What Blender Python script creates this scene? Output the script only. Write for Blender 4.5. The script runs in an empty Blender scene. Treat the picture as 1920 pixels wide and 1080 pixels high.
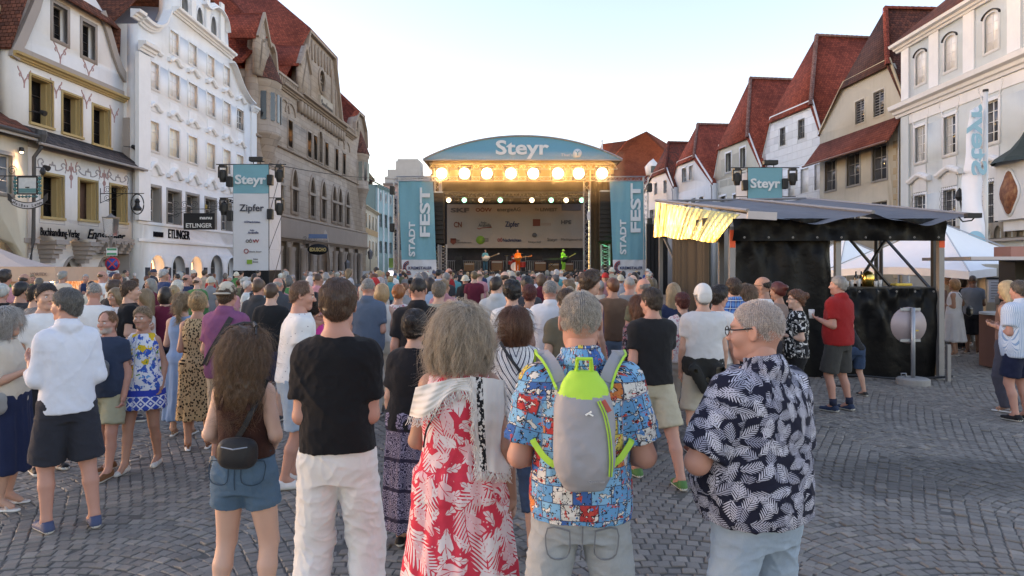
import bpy,bmesh,math,random
import numpy as np
from mathutils import Vector,Matrix
from mathutils.geometry import tessellate_polygon

random.seed(7)
RNG = np.random.default_rng(7)
SC = bpy.context.scene
COL = SC.collection
# ------------------------------------------------------------------ camera, sky, sun, exposure
FP,CXP,HZP,CAMH = 1300.0,960.0,503.0,1.90      # focal length, centre and horizon in photo pixels; eye height in metres
cam_d = bpy.data.cameras.new('camera')
cam_d.sensor_width = 36.0
cam_d.lens = FP / 1920 * 36
cam_d.shift_y = -(540 - HZP) / 1920
cam_d.clip_start,cam_d.clip_end = 0.1,2000
cam = bpy.data.objects.new('camera',cam_d)
COL.objects.link(cam)
cam.location = (0,0,CAMH)
cam.rotation_euler = (math.radians(90),0,0)
SC.camera = cam
world = bpy.data.worlds.new('World')
SC.world = world
world.use_nodes = True
wn = world.node_tree
sky = wn.nodes.new('ShaderNodeTexSky')
sky.sky_type = 'NISHITA'
sky.sun_disc = False
SUN_EL,SUN_AZ = math.radians(7.0),math.radians(-80.0)   # azimuth clockwise from the view axis
sky.sun_elevation = SUN_EL
sky.sun_rotation = SUN_AZ
sky.altitude = 300
sky.air_density,sky.dust_density,sky.ozone_density = 1.0,.6,1.15
bg = wn.nodes['Background']
wn.links.new(sky.outputs[0],bg.inputs[0])
bg.inputs[1].default_value = .15
sun_d = bpy.data.lights.new('sun','SUN')
sun_d.energy = 0.08
sun_d.angle = math.radians(2)
sun_d.color = (1,.78,.55)
sun = bpy.data.objects.new('sun',sun_d)
COL.objects.link(sun)
_sd = Vector((math.sin(SUN_AZ) * math.cos(SUN_EL),math.cos(SUN_AZ) * math.cos(SUN_EL),math.sin(SUN_EL)))
sun.rotation_euler = _sd.to_track_quat('Z','Y').to_euler()
SC.view_settings.view_transform = 'Standard'
SC.view_settings.look = 'None'
SC.view_settings.exposure = 2.2
SC.view_settings.gamma = 1
SC.view_settings.use_curve_mapping = False
SC.view_settings.use_white_balance = True
SC.view_settings.white_balance_temperature = 7150
SC.view_settings.white_balance_tint = 30
SC.cycles.use_denoising = True
SC.cycles.max_bounces = 6
SC.cycles.sample_clamp_indirect = 4


def Rr(px):return (px - CXP) / FP
def at(px,py,Y):return Vector((Rr(px) * Y,Y,CAMH + (HZP - py) / FP * Y))
def gY(py):return FP * CAMH / (py - HZP)


# ------------------------------------------------------------------ node shorthand
class NT:
 def __init__(s,m):
  s.t = m.node_tree; s.bsdf = s.t.nodes['Principled BSDF']
 def n(s,typ,**k):
  o = s.t.nodes.new('ShaderNode' + typ)
  for a,v in k.items():setattr(o,a,v)
  return o
 def put(s,sock,v):
  if isinstance(v,bpy.types.NodeSocket):s.t.links.new(v,sock)
  elif v is not None:
   if sock.type == 'RGBA' and len(v) == 3:v = (*v,1)
   sock.default_value = v
 def m(s,op,a,b=None,c=None):
  o = s.n('Math',operation=op)
  s.put(o.inputs[0],a); s.put(o.inputs[1],b)
  if c is not None:s.put(o.inputs[2],c)
  return o.outputs[0]
 def vm(s,op,a,b=None,out=0):
  o = s.n('VectorMath',operation=op)
  s.put(o.inputs[0],a)
  if b is not None:s.put(o.inputs[3] if op == 'SCALE' else o.inputs[1],b)
  return o.outputs[out]
 def mix(s,f,a,b,mode='MIX'):
  o = s.n('Mix',data_type='RGBA',blend_type=mode)
  s.put(o.inputs[0],f); s.put(o.inputs[6],a); s.put(o.inputs[7],b)
  return o.outputs[2]
 def obj(s):return s.n('TexCoord').outputs['Object']
 def attr(s,name,out='Vector'):return s.n('Attribute',attribute_name=name).outputs[out]
 def noise(s,vec,scale,detail=3,rough=.6,out=0):
  o = s.n('TexNoise'); s.put(o.inputs['Vector'],vec)
  o.inputs['Scale'].default_value = scale; o.inputs['Detail'].default_value = detail; o.inputs['Roughness'].default_value = rough
  return o.outputs[out]
 def vor(s,vec,scale,feat='F1',rnd=1.0):
  o = s.n('TexVoronoi',feature=feat); s.put(o.inputs['Vector'],vec)
  o.inputs['Scale'].default_value = scale; o.inputs['Randomness'].default_value = rnd
  return o
 def xyz(s,v):
  o = s.n('SeparateXYZ'); s.put(o.inputs[0],v); return o.outputs
 def vec(s,x,y,z=0.0):
  o = s.n('CombineXYZ')
  for i,a in enumerate((x,y,z)):s.put(o.inputs[i],a)
  return o.outputs[0]
 def ramp(s,f,pts,interp='LINEAR'):
  o = s.n('ValToRGB'); s.put(o.inputs[0],f); cr = o.color_ramp; cr.interpolation = interp
  while len(cr.elements) < len(pts):cr.elements.new(.5)
  for e,(p,c) in zip(cr.elements,pts):
   e.position = p; e.color = (*c,1) if len(c) == 3 else c
  return o.outputs[0]
 def step(s,a,b,x):
  o = s.n('MapRange',interpolation_type='SMOOTHSTEP'); s.put(o.inputs[0],x)
  o.inputs[1].default_value = a; o.inputs[2].default_value = b
  return o.outputs[0]
 def bump(s,h,strength=.4,dist=.01):
  o = s.n('Bump'); o.inputs['Strength'].default_value = strength; o.inputs['Distance'].default_value = dist
  s.put(o.inputs['Height'],h); s.t.links.new(o.outputs[0],s.bsdf.inputs['Normal'])
 def set(s,**k):
  for a,v in k.items():
   nm = {'col':'Base Color','rough':'Roughness','metal':'Metallic','spec':'Specular IOR Level','emit':'Emission Color','estr':'Emission Strength',
     'sss':'Subsurface Weight','sheen':'Sheen Weight','alpha':'Alpha','trans':'Transmission Weight'}[a]
   s.put(s.bsdf.inputs[nm],v)


MATS = {}
def newmat(name):
 m = bpy.data.materials.new(name); m.use_nodes = True
 return m,NT(m)


def mat(name,col=(.5,.5,.5),rough=.7,var=.12,scale=6.0,metal=0.0,bump=0.0,bscale=60.0,emit=None,estr=0.0,spec=.4,stain=0.0,stretch=None):
 """a plain procedural surface: base colour with uneven tone, fine relief and optional rain streak wear"""
 if name in MATS:return MATS[name]
 m,t = newmat(name)
 v = t.obj()
 if stretch:v = t.vm('MULTIPLY',v,stretch)
 f = t.noise(v,scale,4)
 f = t.m('MULTIPLY_ADD',f,2 * var,1 - var)
 c = t.mix(1.0,col,t.vec(f,f,f),'MULTIPLY')
 if stain:
  w = t.noise(t.vm('MULTIPLY',t.obj(),(1.2,1.2,.18)),1.6,5,.7)
  w = t.m('MULTIPLY',t.step(.5,.75,w),stain)
  c = t.mix(w,c,tuple(x * .55 for x in col))
 t.set(col=c,rough=rough,metal=metal,spec=spec)
 if bump:t.bump(t.noise(t.obj(),bscale,4),bump,.01)
 if emit:t.set(emit=emit,estr=estr)
 MATS[name] = m
 return m


# ------------------------------------------------------------------ mesh building
class MB:
 def __init__(s):s.v,s.f,s.mi = [],[],[]
 def add(s,vs,fs,mi=0):
  b = len(s.v); s.v += [tuple(p) for p in vs]; s.f += [tuple(b + i for i in q) for q in fs]; s.mi += [mi] * len(fs)
  return s
 def box(s,x0,x1,y0,y1,z0,z1,mi=0,M=None):
  p = [(x,y,z) for z in (z0,z1) for y in (y0,y1) for x in (x0,x1)]
  if M is not None:p = [M @ Vector(q) for q in p]
  return s.add(p,[(0,2,3,1),(4,5,7,6),(0,1,5,4),(2,6,7,3),(0,4,6,2),(1,3,7,5)],mi)
 def bar(s,a,b,w,h=None,mi=0):
  a,b = Vector(a),Vector(b); d = b - a; L = d.length
  if L < 1e-6:return s
  q = d.to_track_quat('X','Z').to_matrix().to_4x4(); q.translation = a
  h = h or w
  return s.box(0,L,-w / 2,w / 2,-h / 2,h / 2,mi,q)
 def tube(s,pts,r,n=8,mi=0,cap=True,closed=False):
  pts = [Vector(p) for p in pts]; rs = r if isinstance(r,(list,tuple)) else [r] * len(pts)
  rings = []; up = Vector((0.013,0.021,1))
  for i,p in enumerate(pts):
   d = (pts[min(i + 1,len(pts) - 1)] - pts[max(i - 1,0)])
   if d.length < 1e-9:d = Vector((0,0,1))
   d.normalize()
   x = d.cross(up)
   if x.length < .05:x = d.cross(Vector((1,0,0)))
   x.normalize(); y = d.cross(x)
   rings.append([p + (x * math.cos(2 * math.pi * k / n) + y * math.sin(2 * math.pi * k / n)) * rs[i] for k in range(n)])
  vs = [p for ring in rings for p in ring]; m = len(pts)
  fs = [(i * n + k,i * n + (k + 1) % n,(i + 1) * n + (k + 1) % n,(i + 1) * n + k) for i in range(m - 1) for k in range(n)]
  if cap:fs += [tuple(range(n - 1,-1,-1)),tuple((m - 1) * n + k for k in range(n))]
  return s.add(vs,fs,mi)
 def lathe(s,prof,c=(0,0,0),n=20,mi=0,sx=1,sy=1):
  vs = [(c[0] + r * sx * math.cos(2 * math.pi * k / n),c[1] + r * sy * math.sin(2 * math.pi * k / n),c[2] + z) for r,z in prof for k in range(n)]
  fs = [(i * n + k,i * n + (k + 1) % n,(i + 1) * n + (k + 1) % n,(i + 1) * n + k) for i in range(len(prof) - 1) for k in range(n)]
  return s.add(vs,fs,mi)
 def prism(s,poly,y0,y1,mi=0,axis='y',holes=(),caps=(True,True),sides=True):
  """polygon in (x, z) pushed from y0 to y1; holes get reveals of their own"""
  loops = [list(poly)] + [list(h) for h in holes]
  flat = [p for L in loops for p in L]
  tri = tessellate_polygon([[Vector((p[0],p[1],0)) for p in L] for L in loops])
  def P(p,y):return (p[0],y,p[1]) if axis == 'y' else ((y,p[0],p[1]) if axis == 'x' else (p[0],p[1],y))
  A = [P(p,y0) for p in flat]; Bv = [P(p,y1) for p in flat]; n = len(flat); fs = []
  def ar(t):
   a,b,c = (flat[i] for i in t); return (b[0] - a[0]) * (c[1] - a[1]) - (b[1] - a[1]) * (c[0] - a[0])
  for t in tri:
   t = tuple(t) if ar(t) > 0 else tuple(reversed(t))
   if caps[0]:fs.append(t)
   if caps[1]:fs.append(tuple(i + n for i in reversed(t)))
  if sides:
   o = 0
   for L in loops:
    k = len(L)
    for i in range(k):fs.append((o + i,o + i + n,o + (i + 1) % k + n,o + (i + 1) % k))
    o += k
  return s.add(A + Bv,fs,mi)
 def grid(s,fn,nu,nv,mi=0):
  vs = [fn(i / nu,j / nv) for j in range(nv + 1) for i in range(nu + 1)]
  fs = [(j * (nu + 1) + i,j * (nu + 1) + i + 1,(j + 1) * (nu + 1) + i + 1,(j + 1) * (nu + 1) + i) for j in range(nv) for i in range(nu)]
  return s.add(vs,fs,mi)
 def mesh(s,name,mats,smooth=False,bevel=0):
  me = bpy.data.meshes.new(name); me.from_pydata(s.v,[],s.f)
  for m in (mats if isinstance(mats,(list,tuple)) else [mats]):me.materials.append(m)
  me.polygons.foreach_set('material_index',s.mi)
  if smooth:me.polygons.foreach_set('use_smooth',[True] * len(me.polygons))
  b = bmesh.new(); b.from_mesh(me); bmesh.ops.recalc_face_normals(b,faces=b.faces) if smooth != 'keep' else None
  if bevel:bmesh.ops.bevel(b,geom=b.edges[:],offset=bevel,segments=1,affect='EDGES')
  b.to_mesh(me); b.free(); me.update()
  return me
 def build(s,name,mats,parent=None,smooth=False,bevel=0,loc=None,**tagk):
  o = link(name,s.mesh(name,mats,smooth,bevel),parent,loc)
  if tagk:tag(o,**tagk)
  return o


def link(name,data,parent=None,loc=None,rot=None):
 o = bpy.data.objects.new(name,data); COL.objects.link(o)
 if parent is not None:o.parent = parent
 if loc is not None:o.location = loc
 if rot is not None:o.rotation_euler = rot
 return o


def tag(o,label=None,cat=None,group=None,kind=None):
 if label:o['label'] = label
 if cat:o['category'] = cat
 if group:o['group'] = group
 if kind:o['kind'] = kind
 return o


def thing(name,label,cat,loc=(0,0,0),rz=0,group=None):
 return tag(link(name,None,None,loc,(0,0,rz)),label,cat,group)


def copy_tree(o,parent=None):
 c = o.copy(); COL.objects.link(c)
 if parent is not None:c.parent = parent
 for ch in list(o.children):copy_tree(ch,c)
 return c


def text(s,h,m,parent,loc,rot=(math.radians(90),0,0),name='lettering',bold=0.0,align='LEFT',width=None,ext=.004,shear=0,space=1.0):
 """writing as thin raised letters; h is the cap height, width stretches the line to a length"""
 c = bpy.data.curves.new(name,'FONT'); c.body = s; c.size = h / .72; c.extrude = ext; c.offset = bold * h; c.shear = shear
 c.space_character = space; c.resolution_u = 3
 c.materials.append(m)
 o = bpy.data.objects.new(name,c)
 me = bpy.data.meshes.new_from_object(o)
 bpy.data.objects.remove(o)
 n = len(me.vertices); co = np.zeros(n * 3); me.vertices.foreach_get('co',co); co = co.reshape(-1,3)
 if n:
  w = co[:,0].max() - co[:,0].min(); k = width / w if width else 1
  co[:,0] = (co[:,0] - co[:,0].min()) * k
  if align == 'CENTER':co[:,0] -= w * k / 2
  me.vertices.foreach_set('co',co.ravel())
 me.name = name
 return link(name,me,parent,loc,rot)
# ------------------------------------------------------------------ implicit surfaces: bodies, clothes and hair as continuous meshes
def smin(a,b,k):
 h = np.clip(.5 + .5 * (b - a) / k,0,1)
 return b + (a - b) * h - k * h * (1 - h)


class SDF:
 def __init__(s,lo,hi,h):
  s.lo = np.array(lo,float) - 2 * h; s.h = h
  s.n = np.ceil((np.array(hi,float) + 2 * h - s.lo) / h).astype(int) + 1
  s.D = np.full(s.n,1.0,np.float32)
  s.ax = [(s.lo[i] + h * np.arange(s.n[i])).astype(np.float32) for i in range(3)]
 def sub(s,lo,hi,k):
  m = k + 3 * s.h
  a = np.clip(np.floor((np.asarray(lo) - m - s.lo) / s.h).astype(int),0,s.n - 1)
  b = np.clip(np.ceil((np.asarray(hi) + m - s.lo) / s.h).astype(int) + 1,1,s.n)
  sl = tuple(slice(a[i],max(b[i],a[i] + 1)) for i in range(3))
  return sl,(s.ax[0][sl[0]][:,None,None],s.ax[1][sl[1]][None,:,None],s.ax[2][sl[2]][None,None,:])
 def put(s,sl,d,k,op):
  o = s.D[sl]
  s.D[sl] = smin(o,d,k) if op == 'u' else (-smin(-o,d,k) if op == 's' else np.maximum(o,d))
  return s
 def cap(s,a,b,ra,rb=None,k=.02,sc=None,op='u',cut=False):
  rb = ra if rb is None else rb
  a = np.asarray(a,float); b = np.asarray(b,float); r = max(ra,rb); q = 1 if sc is None else 1 / min(sc)
  sl,(x,y,z) = s.sub(np.minimum(a,b) - r * q,np.maximum(a,b) + r * q,k)
  ab = b - a; L2 = max(ab @ ab,1e-9)
  t0 = ((x - a[0]) * ab[0] + (y - a[1]) * ab[1] + (z - a[2]) * ab[2]) / L2
  t = np.clip(t0,0,1)
  vx,vy,vz = x - a[0] - t * ab[0],y - a[1] - t * ab[1],z - a[2] - t * ab[2]
  if sc is not None:vx,vy,vz = vx * sc[0],vy * sc[1],vz * sc[2]
  d = np.sqrt(vx * vx + vy * vy + vz * vz) - (ra + (rb - ra) * t)
  if cut:d = np.maximum(d,(t0 - 1) * math.sqrt(L2))
  return s.put(sl,d,k,op)
 def ell(s,c,r,k=.02,op='u',R=None):
  c = np.asarray(c,float); m = max(r)
  sl,(x,y,z) = s.sub(c - m,c + m,k)
  x,y,z = x - c[0],y - c[1],z - c[2]
  if R is not None:
   R = np.asarray(R); x,y,z = (R[0][i] * x + R[1][i] * y + R[2][i] * z for i in range(3))
  k0 = np.sqrt((x / r[0]) ** 2 + (y / r[1]) ** 2 + (z / r[2]) ** 2)
  k1 = np.sqrt((x / r[0] ** 2) ** 2 + (y / r[1] ** 2) ** 2 + (z / r[2] ** 2) ** 2) + 1e-9
  return s.put(sl,k0 * (k0 - 1) / k1,k,op)
 def prof(s,zs,ws,ds,cx=0,cy=0,k=.03,n=2.3,op='u'):
  zs = np.asarray(zs,float); ws = np.asarray(ws,float); ds = np.asarray(ds,float)
  cx = np.broadcast_to(np.asarray(cx,float),zs.shape); cy = np.broadcast_to(np.asarray(cy,float),zs.shape)
  sl,(x,y,z) = s.sub(((cx - ws).min(),(cy - ds).min(),zs[0]),((cx + ws).max(),(cy + ds).max(),zs[-1]),k)
  zz = z[0,0]
  def I(v):
   e = np.interp(zz,zs,v)
   return ((e + np.interp(zz - .02,zs,v) + np.interp(zz + .02,zs,v)) / 3)[None,None,:]
  w,dd = I(ws),I(ds)
  f = (np.abs((x - I(cx)) / w) ** n + np.abs((y - I(cy)) / dd) ** n) ** (1 / n)
  d = (f - 1) * np.minimum(w,dd)
  d = np.maximum(d,np.maximum(zs[0] - z,z - zs[-1]))
  return s.put(sl,d,k,op)
 def keep(s,fn):
  """cut the solid by a half space given as fn(x, y, z) < 0"""
  s.D = np.maximum(s.D,fn(s.ax[0][:,None,None],s.ax[1][None,:,None],s.ax[2][None,None,:]).astype(np.float32))
  return s
 def mesh(s):
  D = s.D; I = D < 0
  c = np.zeros(tuple(np.array(D.shape) - 1),np.int8)
  cor = [(i,j,k) for i in (0,1) for j in (0,1) for k in (0,1)]
  for i,j,k in cor:c += I[i:D.shape[0] - 1 + i,j:D.shape[1] - 1 + j,k:D.shape[2] - 1 + k]
  ids = np.argwhere((c > 0) & (c < 8))
  if not len(ids):return np.zeros((0,3)),np.zeros((0,4),int)
  idx = np.full(c.shape,-1,np.int64); idx[tuple(ids.T)] = np.arange(len(ids))
  val = {q:D[ids[:,0] + q[0],ids[:,1] + q[1],ids[:,2] + q[2]] for q in cor}
  P = np.zeros((len(ids),3)); N = np.zeros(len(ids))
  for a in cor:
   for x in range(3):
    if a[x] == 0:
     b = list(a); b[x] = 1; va,vb = val[a],val[tuple(b)]
     m = (va < 0) != (vb < 0)
     t = np.where(m,va / np.where(m,va - vb,1),0)
     q = np.tile(np.array(a,float),(len(ids),1)); q[:,x] = t
     P += q * m[:,None]; N += m
  V = s.lo + s.h * (ids + P / N[:,None])
  F = []
  for x in range(3):
   y,z = (x + 1) % 3,(x + 2) % 3
   sa = [slice(None)] * 3; sb = [slice(None)] * 3
   sa[x] = slice(0,-1); sb[x] = slice(1,None)
   e = np.argwhere(I[tuple(sa)] != I[tuple(sb)])
   e = e[(e[:,y] > 0) & (e[:,z] > 0) & (e[:,y] < D.shape[y] - 1) & (e[:,z] < D.shape[z] - 1)]
   if not len(e):continue
   def g(dy,dz):
    q = e.copy(); q[:,y] += dy; q[:,z] += dz; return idx[tuple(q.T)]
   Q = np.stack([g(-1,-1),g(0,-1),g(0,0),g(-1,0)],1)
   fl = ~I[tuple(e.T)]
   Q[fl] = Q[fl][:,::-1]; F.append(Q)
  return V,np.concatenate(F)


def hashn(i):
 with np.errstate(over='ignore'):
  h = (i[:,0].astype(np.uint32) * np.uint32(374761393) + i[:,1].astype(np.uint32) * np.uint32(668265263) + i[:,2].astype(np.uint32) * np.uint32(2246822519))
  h = (h ^ (h >> np.uint32(13))) * np.uint32(1274126177); h ^= h >> np.uint32(16)
 return (h & np.uint32(0xffff)).astype(np.float64) / 32767.5 - 1


def vnoise(p):
 i = np.floor(p).astype(np.int64); f = p - i; f = f * f * (3 - 2 * f); o = 0
 for a in (0,1):
  for b in (0,1):
   for c in (0,1):
    w = (f[:,0] if a else 1 - f[:,0]) * (f[:,1] if b else 1 - f[:,1]) * (f[:,2] if c else 1 - f[:,2])
    o = o + w * hashn(i + (a,b,c))
 return o


def fastmesh(name,V,F,mats,smooth=True,attrs=None,mi=None):
 me = bpy.data.meshes.new(name); n,m = len(V),len(F); k = F.shape[1] if m else 4
 me.vertices.add(n); me.vertices.foreach_set('co',np.asarray(V,np.float32).ravel())
 me.loops.add(m * k); me.loops.foreach_set('vertex_index',np.asarray(F,np.int32).ravel())
 me.polygons.add(m); me.polygons.foreach_set('loop_start',np.arange(0,m * k,k,dtype=np.int32))
 me.polygons.foreach_set('use_smooth',np.full(m,smooth))
 for q in (mats if isinstance(mats,(list,tuple)) else [mats]):me.materials.append(q)
 if mi is not None:me.polygons.foreach_set('material_index',np.asarray(mi,np.int32))
 for a,(typ,v) in (attrs or {}).items():
  at_ = me.attributes.new(a,typ,'POINT'); at_.data.foreach_set('vector' if typ == 'FLOAT_VECTOR' else 'value',np.asarray(v,np.float32).ravel())
 me.update(calc_edges=True)
 return me


def vnormals(V,F):
 a,b,c,d = (V[F[:,i]] for i in range(4))
 n = np.cross(c - a,d - b); N = np.zeros_like(V)
 for i in range(4):np.add.at(N,F[:,i],n)
 return N / (np.linalg.norm(N,axis=1,keepdims=True) + 1e-12)


def rotm(yaw=0,pitch=0,roll=0):
 return np.array(Matrix.Rotation(yaw,3,'Z') @ Matrix.Rotation(pitch,3,'X') @ Matrix.Rotation(roll,3,'Y'))


# ---- head (own frame: origin mid-head, +y the face), at a standing height of 1.75 m
def head_mesh(h,ears=True,jaw=1.0,fem=False):
 s = SDF((-.11,-.13,-.2),(.11,.14,.13),h)
 s.ell((0,-.008,.015),(.076,.097,.100))
 j = .052 if fem else .057
 s.ell((0,.026,-.052),(j,.062,.062),.035).cap((-.012,.070,-.094),(.012,.070,-.094),.017,k=.03)
 s.cap((-.045,-.005,-.075),(.0,.062,-.098),.016,k=.03).cap((.045,-.005,-.075),(.0,.062,-.098),.016,k=.03)
 s.cap((-.032,.082,.020),(.032,.082,.020),.011,k=.02)
 for x in (-1,1):
  s.ell((x * .031,.104,-.003),(.018,.017,.013),.014,'s')
  s.ell((x * .040,.060,-.032),(.024,.026,.022),.03)
  if ears:
   R = rotm(x * .35,.15)
   s.ell((x * .079,-.012,-.010),(.008,.020,.033),.008,R=R)
   s.ell((x * .088,-.008,-.008),(.006,.011,.019),.006,'s',R=R)
 s.cap((0,.088,.004),(0,.112,-.030),.008,.012,.014).ell((0,.104,-.034),(.018,.012,.009),.01)
 s.cap((-.017,.087,-.063),(.017,.087,-.063),.006,k=.006,sc=(1,1,1.1)).cap((-.014,.086,-.072),(.014,.086,-.072),.006,k=.006)
 s.cap((0,-.02,-.17),(0,-.015,-.07),.052 if fem else .060,.055,.03)
 V,F = s.mesh()
 x,y,z = V.T
 lip = np.clip(1.6 - np.hypot(x / .023,(z + .067) / .011) * 1.2,0,1) * (y > .06)
 brow = np.clip(1.5 - np.hypot((np.abs(x) - .031) / .022,(z - .019 + (np.abs(x) - .03) * .1) / .006),0,1) * (y > .05)
 beard = np.clip((-.045 - z) / .02,0,1) * np.clip((y - .0) / .02,0,1) * (1 - lip) * np.clip((z + .125) / .015,0,1)
 return V,F,lip,brow,beard


def hair_sdf(style,h):
 s = SDF((-.18,-.24,-.46),(.18,.15,.17),h)
 line = lambda y,z:-((y - .085) * -.66 + (z - .072) * .75)         # > 0 below the hairline from forehead to nape
 if style in ('short','crop','tousled','bald','recede'):
  g = {'short':.013,'crop':.0035,'tousled':.024,'bald':.005,'recede':.010}[style]
  s.ell((0,-.010,.024),(.0755 + g,.0955 + g,.092 + g))
  if style == 'tousled':s.ell((.01,.035,.10),(.06,.06,.035),.03)
  s.ell((0,-.058,-.040),(.056,.036 + g * .6,.042),.03) if g > .006 else None
  s.keep(lambda x,y,z:line(y,z) + 0 * x)
  if style == 'bald':s.keep(lambda x,y,z:z - .035 + .35 * (y + .02) + 0 * x)
  if style == 'recede':s.keep(lambda x,y,z:(y - .03 + .5 * (z - .1)) + 0 * x - 1.2 * np.abs(x) * 0)
 else:
  g = .022 if style != 'pony' else .012
  s.ell((0,-.010,.018),(.078 + g,.099 + g,.102 + g))
  if style in ('bob','curlybob'):
   e = .016 if style == 'curlybob' else 0
   s.ell((0,-.032,-.045),(.105 + e,.095 + e,.115 + e),.04)
  if style == 'long':
   s.ell((0,-.035,-.04),(.108,.095,.12),.04).ell((0,-.075,-.20),(.118,.062,.20),.06)
  if style == 'shag':
   s.ell((0,-.03,-.01),(.128,.122,.13),.04).ell((0,-.042,-.10),(.152,.108,.14),.06)
  if style == 'mane':
   s.ell((0,-.03,-.01),(.114,.120,.126),.04).ell((0,-.050,-.12),(.130,.100,.16),.06).ell((0,-.080,-.24),(.122,.065,.12),.06)
  if style == 'pony':
   s.keep(lambda x,y,z:line(y,z) + 0 * x)
   s.cap((0,-.10,.045),(0,-.155,.0),.03,.034,.02).cap((0,-.155,0),(0,-.14,-.16),.034,.014,.02)
  if style == 'bun':
   s.keep(lambda x,y,z:line(y,z) + 0 * x); s.ell((0,-.125,.055),(.045,.042,.042),.02)
  if style in ('bob','curlybob','long','mane','shag'):
   s.ell((0,.115,-.04),(.066,.10,.105),.02,'s').ell((0,.10,-.17),(.085,.13,.13),.02,'s')
 return s.mesh()


def strands(name,V,F,m,parent,count,length,rad=.0009,wave=.004,lift=.006,up=False,fly=.15,seed=1,steps=7,crown=(0,-.03,.12),minz=-9):
 """fine hair lying along a hair mesh, as a Curves object"""
 rng = np.random.default_rng(seed)
 N = vnormals(V,F); idx = rng.integers(0,len(V),count * 2); idx = idx[V[idx,2] > minz][:count]; count = len(idx)
 P,n = V[idx],N[idx]
 d = P - np.array(crown); d = d / (np.linalg.norm(d,axis=1,keepdims=True) + 1e-9)
 base = d * .8 + (np.array((0,0,.3)) if up else np.array((0,0,-1.0)))
 T = base - n * (base * n).sum(1,keepdims=True)
 lock = np.stack([vnoise(P * 22 + 5),vnoise(P * 22 + 25),vnoise(P * 22 + 45)],1)
 T += rng.normal(0,fly * .45,T.shape) + lock * fly * 1.6; T -= n * (T * n).sum(1,keepdims=True) * .8; T /= np.linalg.norm(T,axis=1,keepdims=True) + 1e-9
 B = np.cross(T,n); L = length * rng.uniform(.5,1.25,(count,1)); ph = (vnoise(P * 26 + 70) * 7)[:,None] + rng.normal(0,.35,(count,1)); fr = 1.1 + .4 * vnoise(P * 20 + 90)[:,None]
 pts = np.zeros((count,steps,3))
 for i in range(steps):
  u = i / (steps - 1)
  pts[:,i] = P - n * .002 + T * L * u + n * (lift * math.sin(math.pi * min(u * 1.1,1)) * rng.uniform(.3,1.5,(count,1))) - n * (L * u) ** 2 * 2.2 \
   + B * wave * np.sin(ph + fr * u * 7) + n * wave * .6 * np.cos(ph + fr * u * 7)
 c = bpy.data.hair_curves.new(name); c.add_curves([steps] * count)
 c.points.foreach_set('position',pts.astype(np.float32).ravel())
 r = np.tile(np.linspace(1,.25,steps) * rad,count).astype(np.float32)
 c.points.foreach_set('radius',r)
 c.materials.append(m)
 return link('hair_strands',c,parent)


# ---- hands (own frame: wrist at origin, fingers along -z, palm facing +y, thumb towards +x)
def hand_mesh(h,curl=.5,side=1):
 s = SDF((-.07,-.03,-.22),(.09,.09,.03),h)
 s.cap((0,0,.02),(0,0,-.02),.026,.030,sc=(1,1.35,1)).cap((-.018,.0,-.035),(.018,.0,-.035),.022,k=.015,sc=(1,1.3,1))
 s.cap((-.022,.002,-.075),(.026,.002,-.078),.015,k=.015)
 for i,(x,L) in enumerate(((-.031,.060),(-.011,.074),(.010,.078),(.030,.070))):
  a = curl * (.55 + .1 * (3 - i)); p = np.array((x,.002,-.082)); r = .0095
  ang = .2 * curl
  for q in (.45,.32,.23):
   ang += a
   d = np.array((x * .6,math.sin(ang),-math.cos(ang))); d /= np.linalg.norm(d)
   e = p + d * L * q; s.cap(p,e,r,r * .93,.004); p,r = e,r * .93
 p = np.array((.026,.004,-.022)); d = np.array((.65,.35,-.75)); d /= np.linalg.norm(d)
 e = p + d * .045; s.cap(p,e,.014,.011,.012)
 d2 = np.array((.25,.5,-.85)); d2 /= np.linalg.norm(d2); s.cap(e,e + d2 * .032,.011,.009,.004)
 V,F = s.mesh()
 if side < 0:
  V = V * np.array((-1,1,1)); F = F[:,::-1]
 return V,F


def tiein(parts):
 """several (V, F) joined into one"""
 Vs,Fs,o = [],[],0
 for V,F in parts:Vs.append(V); Fs.append(F + o); o += len(V)
 return np.concatenate(Vs),np.concatenate(Fs)


HEADS,HANDS,HAIRS = {},{},{}
TZ = np.array([.78,.86,.92,1.00,1.08,1.18,1.28,1.36,1.42,1.46,1.49])
TWM = np.array([.122,.154,.161,.152,.143,.145,.155,.159,.140,.098,.062])
TDM = np.array([.090,.114,.118,.112,.106,.108,.116,.112,.095,.072,.056])
TWF = np.array([.126,.165,.169,.152,.126,.127,.137,.142,.122,.082,.054])
TDF = np.array([.095,.122,.120,.106,.094,.100,.122,.106,.085,.062,.050])

ARMS = {  # elbow and wrist offsets from the shoulder for a right arm (x outward), and which way the palm and fingers go
 'down':((.055,-.02,-.29),(.065,.05,-.54)),
 'relax':((.075,-.05,-.28),(.09,.06,-.52)),
 'front':((.045,-.03,-.28),(-.05,.18,-.24)),       # hand held before the belly
 'fold':((.065,.03,-.28),(-.16,.16,-.22)),
 'hip':((.19,-.10,-.24),(.03,.04,-.40)),
 'cup':((.05,.02,-.28),(.03,.25,-.18)),
 'face':((.06,.08,-.27),(-.04,.17,-.03)),
 'raise':((.08,.16,.10),(.06,.2,.38)),
 'pocket':((.10,-.08,-.27),(.03,.04,-.47)),
 'back':((.08,-.09,-.27),(-.06,-.17,-.42)),
 'swing':((.06,.10,-.27),(.05,.24,-.44)),
 'swingb':((.06,-.12,-.26),(.07,-.14,-.51)),
}


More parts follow.
